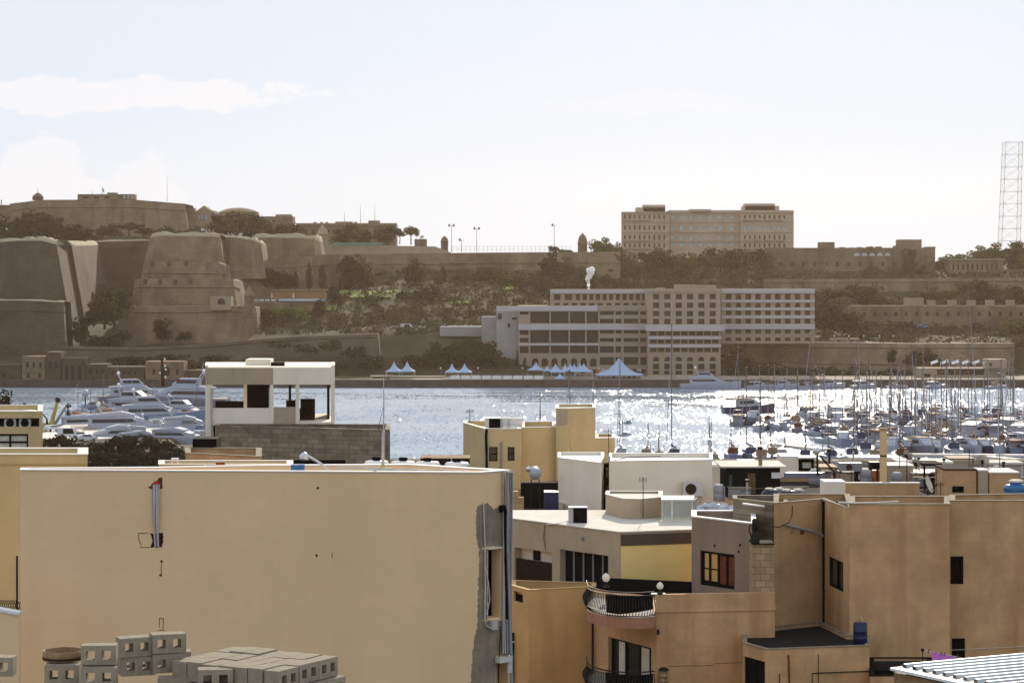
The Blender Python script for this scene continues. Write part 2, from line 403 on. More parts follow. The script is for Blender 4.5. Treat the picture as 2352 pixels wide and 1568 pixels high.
# quays and roads of the far shore
def sheet(name, pts, z, m, t=0):
    k = MB(); k.prism(pts, z-.3-t, z); return struct(name, k, m)
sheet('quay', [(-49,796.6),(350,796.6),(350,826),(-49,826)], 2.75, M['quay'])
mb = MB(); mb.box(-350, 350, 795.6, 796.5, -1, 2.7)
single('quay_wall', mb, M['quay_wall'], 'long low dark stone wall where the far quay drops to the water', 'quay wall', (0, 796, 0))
# ------------------------------------------------------------------ wall and window builders
def facade(mb, A, B, z0, z1, ops, depth=.25, inner=True):
    """wall face from A to B (seen left to right from outside) with real recessed openings (s0,s1,za,zb)"""
    A = Vector(A[:2]); B = Vector(B[:2]); d = (B-A); L = d.length; d.normalize(); nin = Vector((-d.y, d.x))
    def p(s, z, k=0): q = A+d*s+nin*k; return (q.x, q.y, z)
    za, zb = (z1 if isinstance(z1, (int, float)) else None), None
    ss = sorted(set([0, L]+[max(0, min(L, x)) for o in ops for x in o[:2]]))
    zz = sorted(set([z0, z1]+[max(z0, min(z1, x)) for o in ops for x in o[2:4]]))
    for a, b in zip(ss, ss[1:]):
        if b-a < 1e-5: continue
        for c, e in zip(zz, zz[1:]):
            if e-c < 1e-5: continue
            ms, mz = (a+b)/2, (c+e)/2
            if any(o[0] < ms < o[1] and o[2] < mz < o[3] for o in ops): continue
            mb.face([p(a, c), p(b, c), p(b, e), p(a, e)])
    for s0, s1, a, b in [o[:4] for o in ops]:
        mb.face([p(s0, a), p(s0, a, depth), p(s0, b, depth), p(s0, b)][::-1])
        mb.face([p(s1, a), p(s1, a, depth), p(s1, b, depth), p(s1, b)])
        mb.face([p(s0, a), p(s1, a), p(s1, a, depth), p(s0, a, depth)])
        mb.face([p(s0, b), p(s1, b), p(s1, b, depth), p(s0, b, depth)][::-1])
class Wl:
    """a facade line given by two (u, Y) corners; turns pixels into positions on it"""
    def __init__(s, a, b): s.A = C(*a); s.B = C(*b); s.d = (s.B-s.A); s.L = s.d.length; s.d.normalize(); s.n = Vector((s.d.y, -s.d.x))
    def s_at(s, u):
        k = (u-CU)/F; return (k*s.A.y-s.A.x)/(s.d.x-k*s.d.y)
    def pt(s, sv, z, out=0): q = s.A+s.d*sv+s.n*out; return Vector((q.x, q.y, z))
    def op(s, u0, u1, v0, v1):
        a, b = s.s_at(u0), s.s_at(u1); Y = (s.A+s.d*((a+b)/2)).y
        return (a, b, Z(v1, Y), Z(v0, Y))
    def at(s, u, v, out=0):
        a = s.s_at(u); Y = (s.A+s.d*a).y; return s.pt(a, Z(v, Y), out)
def window(parent, w, op, depth=.2, nx=1, nz=0, fr=.05, frame_m='black', pane_m='glass', name='window', pane=True, label=None):
    s0, s1, z0, z1 = op; mb = MB()
    def bar(a, b, c, e):
        ctr = w.pt((a+b)/2, (c+e)/2, -depth+.03); mb.obox(ctr, w.d.to_3d()*((b-a)/2), w.n.to_3d()*.03, Vector((0, 0, (e-c)/2)))
    bar(s0, s1, z0, z0+fr); bar(s0, s1, z1-fr, z1); bar(s0, s0+fr, z0+fr, z1-fr); bar(s1-fr, s1, z0+fr, z1-fr)
    for k in range(1, nx): x = s0+(s1-s0)*k/nx; bar(x-fr/2, x+fr/2, z0+fr, z1-fr)
    for k in range(1, nz+1):
        z = z0+(z1-z0)*k/(nz+1)
        for j in range(nx): bar(s0+(s1-s0)*j/nx+fr*.6, s0+(s1-s0)*(j+1)/nx-fr*.6, z-fr/2, z+fr/2)
    o = mb.build(name, M[frame_m], parent)
    if label: o['label'] = label
    if pane:
        mb = MB(); ctr = w.pt((s0+s1)/2, (z0+z1)/2, -depth-.02); mb.obox(ctr, w.d.to_3d()*((s1-s0)/2+.02), w.n.to_3d()*.012, Vector((0, 0, (z1-z0)/2+.02)))
        mb.build('pane', M[pane_m], o)
    return o
def simple_pane(parent, w, op, depth, m, name='window'):
    mb = MB(); s0, s1, z0, z1 = op; ctr = w.pt((s0+s1)/2, (z0+z1)/2, -depth-.05)
    mb.obox(ctr, w.d.to_3d()*((s1-s0)/2), w.n.to_3d()*.05, Vector((0, 0, (z1-z0)/2))); return mb.build(name, m, parent)
def rampart(mb, top, bot, back=25):
    T = [P(*p) for p in top]; B_ = [P(*p) for p in bot]
    bk = Vector((0, back, 0))
    for a in range(len(T)-1):
        mb.face([B_[a], B_[a+1], T[a+1], T[a]]); mb.face([T[a], T[a+1], T[a+1]+bk, T[a]+bk])
        mb.face([B_[a+1]+bk, B_[a]+bk, T[a]+bk, T[a+1]+bk])
    mb.face([B_[0]+bk, B_[0], T[0], T[0]+bk]); mb.face([B_[-1], B_[-1]+bk, T[-1]+bk, T[-1]])
    mb.face([b+bk for b in B_]+B_[::-1]) if len(B_) < 3 else None
def cordon(parent, top, bot, k, r=.35, m='limestone'):
    mb = MB(); mb.tube([P(*t).lerp(P(*b), k)+Vector((0, -.15, 0)) for t, b in zip(top, bot)], r, 6); return mb.build('cordon', M[m], parent)
def earth(parent, top, back, m='earth_top', h=.8, inset=.3, seed=1):
    rn = random.Random(seed); pts = [P(*p) for p in top]; rows = [[], [], [], []]
    L = len(pts); fine = []
    for a in range(L-1):
        for k in range(6): fine.append(pts[a].lerp(pts[a+1], k/6))
    fine.append(pts[-1])
    for i, q in enumerate(fine):
        hh = h*rn.uniform(.45, 1.1) if 0 < i < len(fine)-1 else .15
        rows[0].append(q+Vector((0, inset, -.1))); rows[1].append(q+Vector((0, inset+.8, hh))); rows[2].append(q+Vector((0, back*.5, hh*1.1))); rows[3].append(q+Vector((0, back, -.2)))
    mb = MB(); mb.grid(rows, True); return mb.build('earth_top', M[m], parent)
def fort(name, label, cat, top, bot, back=25, m='limestone', cord=(.12,), top_earth=None, group=None, seed=1):
    c = P(*bot[len(bot)//2]); t = thing(name, label, cat, c, group)
    mb = MB(); rampart(mb, top, bot, back); mb.build('wall', M[m], t)
    for k in cord: cordon(t, top, bot, k, .32, m)
    if top_earth: earth(t, top, back, seed=seed, h=top_earth)
    return t
def gy(u, v):
    """distance at which the far hillside shows at this pixel"""
    Y = 800.
    while Y < 1250:
        X = (u-CU)*Y/F
        if HZ+(CAM_H-tz(X, Y))*F/Y <= v: return Y
        Y += 1.5
    return 1180.
def gp(u, v):
    Y = gy(u, v); p = P(u, v, Y); return Vector((p.x, Y, tz(p.x, Y)))
# ------------------------------------------------------------------ far shore: fortifications
def sc(pts, **k): return pts
# high fort on the skyline
top = [(22,468,1132),(95,459,1124),(300,458,1118),(424,468,1128),(426,474,1150)]
bot = [(16,545,1130),(90,545,1121),(300,545,1115),(434,545,1125),(436,545,1150)]
t = fort('fort', 'huge flat-topped limestone fort on the skyline above the dark trees', 'fort', top, bot, 30, 'limestone', (.2,))
W1 = Wl((178,1128),(308,1128)); ops = [W1.op(283+9*k, 288+9*k, 448, 456) for k in range(3)]+[W1.op(190+25*k, 202+25*k, 451, 456) for k in range(3)]
mb = MB(); facade(mb, W1.A, W1.B, Z(462,1128), Z(446,1128), ops, .5); A, B_ = W1.A, W1.B
mb.box(A.x, B_.x, 1128.6, 1136, Z(462,1128), Z(446.3,1128)); mb.face([(A.x,1128,Z(446,1128)),(B_.x,1128,Z(446,1128)),(B_.x,1137,Z(446,1128)),(A.x,1137,Z(446,1128))])
mb.build('upper_building', M['limestone'], t)
for k, o in enumerate(ops): simple_pane(t, W1, o, .4, M['pane_blue' if k < 3 else 'hotel_dark'])
mb = MB(); mb.box(P(247,0,1130).x, P(268,0,1130).x, 1129, 1134, Z(446,1130), Z(442.5,1130)); mb.build('stair_box', M['limestone'], t)
for nm, u, v0, v1, Y in (('antenna',384,405,462,1128),('antenna',310,447,460,1130),('antenna',212,438,446,1130)):
    mb = MB(); mb.tube([P(u,v1,Y), P(u,v0,Y)], [.12,.04], 5); mb.build(nm, M['mast'], t)
mb = MB(); mb.tube([P(234,447,1131), P(236,429,1131)], .12, 5); fp = mb.build('flagpole', M['mast'], t)
mb = MB(); mb.grid([[P(236+6*k/4*(.5), 431+j*7+k*1.5, 1131+.3*sin(k)) for k in range(5)] for j in range(2)]); mb.build('flag', M['canvas_tan'], fp)
t = thing('bell_dome', 'small round dome with a spike standing on the skyline fort', 'dome', P(87,459,1134))
c = P(87,460,1134); mb = MB(); mb.lathe(c, [(2.7,0),(2.7,1.2),(2.9,1.3),(2.5,2.0),(1.6,3.0),(.5,3.6),(.15,3.8),(.1,5.8),(.01,5.9)], 14); mb.build('cupola', M['limestone'], t)
# lower wall to the far left and small pieces beyond
top = [(-60,470,1160),(24,471,1156)]; bot = [(-60,520,1160),(24,520,1156)]
fort('rampart', 'low stretch of limestone rampart at the foot of the skyline fort, at the picture edge', 'rampart', top, bot, 12, 'limestone', ())
for i, (u, h) in enumerate(((3,12),(34,5),(58,7))):
    mb = MB(); p = P(u, 471, 1158); mb.tube([p, p+Vector((0,0,h*.22))], .25, 5)
    single('chimney', mb, M['limestone'], '%s thin chimney stub left of the round dome on the skyline' % ORD[i], 'chimney', p, 'thin chimneys on the skyline')
def house(name, label, cat, u0, u1, v0, v1, Y, depth, m, wins=(), wm='hotel_dark', wd=.4, extra=None, group=None, roof=None, skew=0):
    w = Wl((u0, Y), (u1, Y+skew)); t = thing(name, label, cat, w.pt(w.L/2, Z(v1, Y)), group)
    ops = [w.op(*o) for o in wins]; mb = MB(); facade(mb, w.A, w.B, Z(v1,Y), Z(v0,Y), ops, wd)
    a, b = w.A, w.B; nb = -w.n*depth; zt, zb = Z(v0,Y), Z(v1,Y)
    def q(p, z): return (p.x, p.y, z)
    mb.face([q(a,zt),q(b,zt),q(b+nb,zt),q(a+nb,zt)]); mb.face([q(b,zb),q(b+nb,zb),q(b+nb,zt),q(b,zt)])
    mb.face([q(a+nb,zb),q(a,zb),q(a,zt),q(a+nb,zt)]); mb.face([q(b+nb,zb),q(a+nb,zb),q(a+nb,zt),q(b+nb,zt)])
    mb.build('wall', M[m], t)
    for o in ops[:100]: simple_pane(t, w, o, wd-.1, M[wm])
    return t, w
t, w = house('house', 'pale house with a pointed pediment between the fort and the skyline trees', 'house', 438, 492, 484, 525, 1160, 14, 'limestone_pale', [(455,459,494,503),(462,466,494,503),(472,476,494,503)], 'pane_blue')
mb = MB(); zt = Z(484,1160); a, b = w.pt(3, zt), w.pt(w.L-1.5, zt); mid = (a+b)/2+Vector((0,0,2.6)); bk = Vector((0,14,0))
mb.face([a,b,mid]); mb.face([b,b+bk,mid+bk,mid]); mb.face([a+bk,a,mid,mid+bk]); mb.face([b+bk,a+bk,mid+bk]); mb.build('roof', M['limestone_pale'], t)
mb = MB(); mb.box(w.A.x, w.A.x+2.2, 1160.5, 1163, zt, zt+1.4); mb.build('chimney', M['limestone_pale'], t)
t = thing('domed_hall', 'broad low domed roof rising behind the skyline trees', 'building', P(548,510,1175)); mb = MB()
c = P(548,520,1180); mb.lathe(c, [(10.5,0),(10.5,7.2),(9.5,7.6),(7,8.7),(3.5,9.4),(.01,9.6)], 22); mb.build('dome', M['limestone'], t)
house('building', 'flat-topped limestone block just behind the tree clump on the skyline', 'building', 600, 673, 497, 540, 1150, 12, 'limestone', [(625,631,505,510)])
mb = MB(); mb.box(P(632,0,1150).x, P(668,0,1150).x, 1152, 1158, Z(498,1150), Z(492,1150)); single('roof_hut', mb, M['limestone_pale'], 'pale flat hut on the roof of the limestone block behind the skyline trees', 'hut', P(650,498,1155))
# long skyline barracks
wins = [(700+17.5*k, 705+17.5*k, 528, 538) for k in range(12)]
t, w = house('barracks', 'long flat-roofed stone barracks on the skyline left of the lone skyline trees', 'building', 683, 910, 515, 575, 1090, 14, 'limestone', wins)
mb = MB(); mb.box(w.A.x-.4, w.B.x+.4, 1089.5, 1090.2, Z(516,1090), Z(512.5,1090)); mb.build('cornice', M['limestone_pale'], t)
for u0, u1, h in ((770,806,4),(846,872,6.5),(720,726,3),(735,740,3),(748,753,3)):
    mb = MB(); mb.box(P(u0,0,1092).x, P(u1,0,1092).x, 1092, 1096, Z(513,1092), Z(513-h,1092)); mb.build('roof_box', M['limestone'], t)
for u, v0 in ((791,487),(828,471),(861,470)):
    mb = MB(); mb.tube([P(u,512,1093), P(u,v0,1093)], [.15,.04], 5); mb.build('antenna', M['mast'], t)
# left bastion with its grazing-lit flank
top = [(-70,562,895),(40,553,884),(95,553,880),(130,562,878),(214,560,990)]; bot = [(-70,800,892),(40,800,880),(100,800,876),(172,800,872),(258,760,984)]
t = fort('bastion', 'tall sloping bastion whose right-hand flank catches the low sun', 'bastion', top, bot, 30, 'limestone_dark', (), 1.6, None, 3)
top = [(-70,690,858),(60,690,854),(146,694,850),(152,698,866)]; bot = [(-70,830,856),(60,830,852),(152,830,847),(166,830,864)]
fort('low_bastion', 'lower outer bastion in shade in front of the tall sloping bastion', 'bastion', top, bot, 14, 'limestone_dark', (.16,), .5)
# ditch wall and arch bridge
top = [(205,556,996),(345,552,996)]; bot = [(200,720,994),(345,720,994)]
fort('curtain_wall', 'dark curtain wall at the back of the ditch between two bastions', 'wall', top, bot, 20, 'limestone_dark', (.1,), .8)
t = thing('arch_bridge', 'stone arch crossing the ditch between the tall bastion and the stepped bastion', 'bridge', P(270,700,945))
w = Wl((222,945),(316,945)); mb = MB(); cx, r = w.s_at(268), 6.6; zc, zt, zb = Z(695,945), Z(651,945), Z(745,945); N = 14
for f_, s_ in ((0,1),(5,-1)):
    pr = [(cx-r*cos(pi*k/N), zc+r*sin(pi*k/N)*.95) for k in range(N+1)]
    for k in range(N):
        fc = [w.pt(pr[k][0],pr[k][1],-f_), w.pt(pr[k+1][0],pr[k+1][1],-f_), w.pt(pr[k+1][0],zt,-f_), w.pt(pr[k][0],zt,-f_)]; mb.face(fc[::s_])
    for a_, b2 in ((0,cx-r),(cx+r,w.L)):
        fc = [w.pt(a_,zb,-f_), w.pt(b2,zb,-f_), w.pt(b2,zt,-f_), w.pt(a_,zt,-f_)]; mb.face(fc[::s_])
for k in range(N): mb.face([w.pt(pr[k][0],pr[k][1],0), w.pt(pr[k][0],pr[k][1],-5), w.pt(pr[k+1][0],pr[k+1][1],-5), w.pt(pr[k+1][0],pr[k+1][1],0)])
for s_ in (cx-r, cx+r): mb.face([w.pt(s_,zb,0), w.pt(s_,zb,-5), w.pt(s_,zc,-5), w.pt(s_,zc,0)])
mb.face([w.pt(0,zt,0), w.pt(w.L,zt,0), w.pt(w.L,zt,-5), w.pt(0,zt,-5)]); mb.build('arch', M['limestone_dark'], t)
# stepped bastion: four tiers
g = 'tiers of the stepped bastion'
top = [(344,546,938),(372,541,930),(505,544,930),(508,548,945)]; bot = [(322,640,934),(352,640,926),(520,640,926),(524,640,945)]
fort('bastion_tier', 'topmost tier of the stepped bastion with pale earth along its rim', 'bastion', top, bot, 22, 'limestone', (), 1.7, g, 5)
top = [(330,602,921),(350,599,912),(500,602,912),(516,608,920)]; bot = [(320,660,919),(345,660,909),(505,660,909),(524,660,920)]
t2 = fort('bastion_tier', 'second tier of the stepped bastion with three gun notches', 'bastion', top, bot, 14, 'limestone', (.45,), None, g)
top = [(308,641,905),(330,640,894),(535,641,894),(547,646,905)]; bot = [(298,745,901),(322,745,890),(552,745,890),(570,745,903)]
t3 = fort('bastion_tier', 'third tier of the stepped bastion with four gun notches', 'bastion', top, bot, 14, 'limestone', (.18,), None, g)
top = [(276,702,880),(296,704,868),(560,702,868),(588,705,884)]; bot = [(266,800,876),(286,800,864),(566,800,864),(597,800,882)]
fort('bastion_tier', 'broad lowest tier of the stepped bastion, grey with shade', 'bastion', top, bot, 14, 'limestone', (.14,), None, g)
for tt, us, v, Y in ((t2, (350,388,427), 602, 911.6), (t3, (334,368,402,437), 643, 893.6)):
    for u in us:
        p = P(u, v, Y); mb = MB(); mb.prism([(p.x-.7,Y-.4),(p.x+.7,Y-.4),(p.x+1.1,Y+2.5),(p.x-1.1,Y+2.5)], p.z-1.6, p.z+.35); mb.build('gun_notch', M['limestone_dark'], tt)
def arched(parent, w, u0, u1, v0, v1, m, out=.06, name='door', r=None):
    a, b = w.s_at(u0), w.s_at(u1); Y = w.A.y; zt, zb = Z(v0,Y), Z(v1,Y); r = (b-a)/2; c = (a+b)/2
    pr = [(a, zb), (b, zb)]+[(c+r*cos(pi*k/10), zt-r+r*sin(pi*k/10)) for k in range(11)]
    mb = MB(); mb.face([w.pt(s, z, out) for s, z in pr]); n_ = len(pr)
    for k in range(n_):
        s, z = pr[k]; s2, z2 = pr[(k+1) % n_]; mb.face([w.pt(s,z,-.3), w.pt(s2,z2,-.3), w.pt(s2,z2,out), w.pt(s,z,out)])
    return mb.build(name, m, parent)
t, w = house('gatehouse', 'small square gatehouse with a dark round-arched door on the stepped bastion', 'gatehouse', 483, 530, 681, 712, 866, 8, 'limestone_pale')
arched(t, w, 500, 517, 685, 699, M['hotel_dark'])
def turret(name, label, u, v0, v1, Y, wpx, m='limestone', pointed=False, fin=True):
    r = wpx/2*Y/F; c = P(u, v1, Y); H = (v1-v0)*Y/F; t = thing(name, label, 'guard turret', c)
    mb = MB(); b = H*.62
    mb.lathe(c, [(r*1.25,-1.5),(r*1.08,0),(r,b*.15),(r,b),(r*1.12,b+.1),(r*1.12,b+.35),(r,b+.4)], 10 if not pointed else 6, not pointed); mb.build('body', M[m], t)
    pr = [(r*1.0,b+.4),(r*.92,b+H*.14),(r*.62,b+H*.27),(r*.2,b+H*.33)] if not pointed else [(r*1.15,b+.4),(r*.15,b+H*.36)]
    if fin: pr += [(r*.14,H*.97),(.01,H)]
    else: pr += [(.01,b+H*.37)]
    mb = MB(); mb.lathe(c, pr, 10 if not pointed else 6, not pointed); mb.build('cap', M[m], t); return t
turret('guard_turret', 'pointed guard turret on the corner of the stepped bastion', 573, 656, 722, 863, 24, 'limestone', True, False)
turret('guard_turret', 'tall pale turret standing before the skyline barracks', 741, 515, 580, 1035, 26, 'limestone_pale', True, False)
turret('guard_turret', 'round-domed guard turret without a finial where the pale wall meets the long rampart', 1021, 541, 580, 1040, 17, 'limestone', False, False)
turret('guard_turret', 'round-domed guard turret with a finial beside the olive skyline trees', 1338, 534, 602, 1020, 22, 'limestone')
# ramparts right of the stepped bastion
top = [(500,548,952),(528,545,950),(575,550,950),(600,560,955)]; bot = [(500,640,950),(528,640,947),(580,640,947),(610,640,952)]
fort('rampart', 'ochre rampart stump joined to the stepped bastion, its top lit', 'rampart', top, bot, 20, 'limestone', (), 1.4, None, 7)
top = [(575,554,1000),(600,545,994),(722,548,994),(735,556,1006)]; bot = [(582,640,999),(606,640,993),(728,640,993),(744,640,1005)]
fort('rampart', 'rampart with three pale earth mounds right of the stepped bastion', 'rampart', top, bot, 22, 'limestone', (), 2.2, None, 11)
top = [(700,578,1050),(762,562,1042),(1000,566,1036),(1040,582,1036)]; bot = [(700,600,1048),(762,600,1040),(1000,600,1034),(1040,600,1034)]
t = fort('pale_wall', 'pale smooth wall with a green net along its top below the barracks', 'wall', top, bot, 10, 'limestone_pale', ())
mb = MB(); a, b = P(765,560,1040), P(878,560,1038); mb.obox((a+b)/2, (b-a)/2, (0,.1,0), (0,0,.5)); mb.build('green_net', mat('net', (.08,.30,.24), .9, .1, .5), t)
top = [(520,607,942),(612,597,958),(745,585,976),(850,583,1000),(1130,580,1008),(1425,578,1006)]; bot = [(520,690,940),(612,690,956),(745,690,974),(850,690,998),(1130,690,1004),(1425,690,1002)]
t = fort('long_rampart', 'long straight rampart running behind the hillside trees up to the finial turret', 'rampart', top, bot, 24, 'limestone', (.22,), None)
mb = MB()
for k in range(28): 
    p = P(1040+10*k, 579, 1010); mb.tube([p, p+Vector((0,0,2.6))], .05, 4)
for h in (1.2, 2.5): mb.tube([P(1040,579,1010)+Vector((0,0,h)), P(1310,579,1010)+Vector((0,0,h))], .04, 4)
single('mesh_fence', mb, M['mast'], 'thin wire fence along the top of the long rampart', 'fence', P(1175,579,1010))
def flood(label, u, v0, v1, Y, n_=2):
    c = P(u, v1, Y); t = thing('floodlight_pole', label, 'floodlight pole', c, 'floodlight poles behind the long rampart'); h = (v1-v0)*Y/F
    mb = MB(); mb.tube([c, c+Vector((0,0,h))], [.16,.09], 5); mb.build('pole', M['mast'], t)
    mb = MB(); mb.tube([c+Vector((-1.0,0,h-.6)), c+Vector((1.0,0,h-.6))], .07, 4); mb.build('crossbar', M['mast'], t)
    for x in ([-1, 1] if n_ == 2 else [-.8]):
        mb = MB(); mb.obox(c+Vector((x,-.2,h-.1)), (.42,0,0), (0,.2,.08), (0,-.15,.45)); mb.build('lamp_head', M['mast'], t)
flood('left pole of the twin floodlight poles, just right of the plain domed turret', 1037, 517, 579, 1030)
flood('right pole of the twin floodlight poles over the long rampart', 1095, 524, 579, 1030)
flood('single-headed floodlight pole left of the finial turret', 1273, 516, 579, 1030, 1)
flood('short pole between the two twin-headed floodlight poles', 1060, 550, 579, 1032, 1)
mb = MB(); p0 = P(924,555,1040); mb.box(P(952,0,1045).x, P(980,0,1045).x, 1045, 1049, Z(566,1045), Z(549,1045))
single('roof_hut', mb, M['limestone'], 'little square hut on the pale wall beside the lone skyline trees', 'hut', P(966,566,1047))
# lower enceinte and rocky wall down to the water
top = [(140,796,846),(330,798,846),(480,790,846),(600,778,848),(700,771,848),(868,766,850)]; bot = [(130,885,832),(330,885,832),(480,885,832),(600,885,832),(700,888,828),(880,888,828)]
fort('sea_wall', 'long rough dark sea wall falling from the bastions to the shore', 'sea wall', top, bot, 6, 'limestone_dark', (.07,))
top = [(868,760,874),(1010,757,872),(1145,765,868)]; bot = [(872,850,870),(1010,850,868),(1150,850,864)]
fort('terrace_wall', 'pinkish terrace wall under the parked cars', 'wall', top, bot, 4, 'limestone', (.04,))
fort('terrace_wall', 'short brown retaining wall low on the shore beside the dark bushes', 'wall', [(872,802,850),(960,800,850)], [(872,872,848),(960,872,848)], 3, 'limestone_dark', ())
# dim waterfront houses at the left
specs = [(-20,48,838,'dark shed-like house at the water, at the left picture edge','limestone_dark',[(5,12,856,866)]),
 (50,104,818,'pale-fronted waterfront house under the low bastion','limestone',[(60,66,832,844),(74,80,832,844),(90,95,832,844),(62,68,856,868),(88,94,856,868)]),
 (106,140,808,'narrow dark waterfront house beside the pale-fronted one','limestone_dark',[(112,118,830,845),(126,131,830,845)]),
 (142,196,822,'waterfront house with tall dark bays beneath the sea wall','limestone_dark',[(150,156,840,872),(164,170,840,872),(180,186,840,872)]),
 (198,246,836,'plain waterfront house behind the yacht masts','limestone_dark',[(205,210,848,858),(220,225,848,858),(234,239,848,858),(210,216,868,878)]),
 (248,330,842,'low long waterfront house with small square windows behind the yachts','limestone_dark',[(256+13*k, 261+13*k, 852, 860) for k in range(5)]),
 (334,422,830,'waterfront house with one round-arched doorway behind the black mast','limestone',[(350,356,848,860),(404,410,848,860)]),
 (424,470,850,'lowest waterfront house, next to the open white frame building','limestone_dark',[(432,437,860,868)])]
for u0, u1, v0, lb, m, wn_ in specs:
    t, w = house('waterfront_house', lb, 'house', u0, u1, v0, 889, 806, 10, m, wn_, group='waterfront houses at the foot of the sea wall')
    if 'arched' in lb: arched(t, w, 376, 390, 842, 862, M['hotel_dark'])
# pool terrace
t = thing('pool_terrace', 'terrace with an orange back wall and a row of pale loungers and water', 'terrace', P(668,712,925))
for nm, u0, u1, v0, v1, Y, d, m in (('retaining_wall',570,750,693,716,915,16,'limestone'),('back_wall',628,748,666,690,930,3,'orange_wall'),('pool',640,742,687,691.5,914.5,10,'pane_blue')):
    if m == 'orange_wall': M[m] = mat('orange_wall', (.33,.19,.09), .9, .12, .3)
    mb = MB(); mb.box(P(u0,0,Y).x, P(u1,0,Y).x, Y, Y+d, Z(v1,Y), Z(v0,Y)); mb.build(nm, M[m], t)
mb = MB(); mb.box(P(622,0,929).x, P(752,0,929).x, 929, 934, Z(666,929), Z(664.5,929)); mb.build('coping', M['limestone_pale'], t)
for k, u in enumerate((572,586,600,614,628)):
    p = P(u, 691, 914.6); mb = MB(); mb.box(p.x-.9, p.x+.9, 914.6, 916, p.z+.05, p.z+.6)
    single('sun_lounger', mb, M['white_paint'], '%s pale lounger on the pool terrace, counted from the stepped bastion' % ORD[k], 'lounger', p, 'loungers on the pool terrace')
for k, u in enumerate((624, 674)):
    p = P(u, 690, 918); t = thing('closed_parasol', ['closed pale parasol at the open end of the pool terrace', 'closed pale parasol before the orange wall'][k], 'parasol', p, 'closed parasols on the pool terrace')
    mb = MB(); mb.tube([p, p+Vector((0,0,3.4))], .06, 5); mb.build('pole', M['mast'], t)
    mb = MB(); mb.lathe(p, [(.18,1.0),(.42,1.3),(.3,2.4),(.05,3.3)], 8); mb.build('canopy', M['hotel_white'], t)
# right: walls and casemates
top = [(1755,641,985),(2000,640,985),(2420,637,985)]; bot = [(1755,700,982),(2000,700,982),(2420,700,982)]
fort('long_wall', 'long level wall under the school-like building on the right skyline', 'wall', top, bot, 14, 'limestone', (.12,))
wins = [(1958+24*k, 1965+24*k, 716, 726) for k in range(17)]
t, w = house('casemate_row', 'long low casemate block with small pale windows below the long level wall', 'building', 1948, 2420, 702, 757, 930, 16, 'limestone', wins)
for k, u in enumerate((2100,2140,2188,2232,2275,2322)):
    mb = MB(); p = P(u, 702, 932); s_ = (1.6 if k else 3.8); mb.box(p.x-s_, p.x+s_, 932, 935, p.z, p.z+(2.3 if k else 3.1)); mb.build('chimney', M['limestone_pale'], t)
top = [(1655,787,862),(1920,787,858),(2120,789,856),(2330,788,858)]; bot = [(1655,862,858),(1920,884,852),(2120,884,850),(2330,884,852)]
fort('harbour_bastion', 'broad low harbour bastion with a pale lamp-lined parapet behind the masts', 'bastion', top, bot, 22, 'limestone', (.10,.5))
a, b = P(1760,789.5,861), P(1990,789.5,857.6); mb = MB(); mb.obox((a+b)/2+Vector((0,.6,.3)), (b-a)/2, (0,.5,0), (0,0,.35))
single('parapet', mb, M['hotel_white'], 'pale parapet strip along the top of the harbour bastion', 'parapet', (a+b)/2)
house('hut', 'cream hut with a dark door on the harbour bastion', 'hut', 1908, 1974, 777, 791, 870, 7, 'limestone_pale', [(1925,1931,781,787),(1952,1961,781,791)])
top = [(2140,786,872),(2250,783,872),(2420,784,872)]; bot = [(2140,800,872),(2250,800,872),(2420,800,872)]
fort('upper_parapet', 'pale upper parapet at the right end of the harbour bastion', 'parapet', top, bot, 4, 'limestone_pale', ())
# ------------------------------------------------------------------ right skyline and hotel
def vwin(parent, w, ops, depth, ms, rnd):
    for k, o in enumerate(ops[:100]): simple_pane(parent, w, o, depth, ms[k] if isinstance(ms, list) else ms)
    if len(ops) > 100:
        mb = MB()
        for o in ops[100:]:
            s0, s1, z0, z1 = o; mb.obox(w.pt((s0+s1)/2,(z0+z1)/2,-depth-.05), w.d.to_3d()*((s1-s0)/2), w.n.to_3d()*.05, Vector((0,0,(z1-z0)/2)))
        tag(mb.build('window', ms[0] if isinstance(ms, list) else ms, parent), None, None, None, 'stuff')
def shell(mb, w, z0, z1, depth, right=True, left=True):
    a, b = w.A, w.B; nb = -w.n*depth
    def q(p, z): return (p.x, p.y, z)
    mb.face([q(a,z1),q(b,z1),q(b+nb,z1),q(a+nb,z1)])
    if right: mb.face([q(b,z0),q(b+nb,z0),q(b+nb,z1),q(b,z1)])
    if left: mb.face([q(a+nb,z0),q(a,z0),q(a,z1),q(a+nb,z1)])
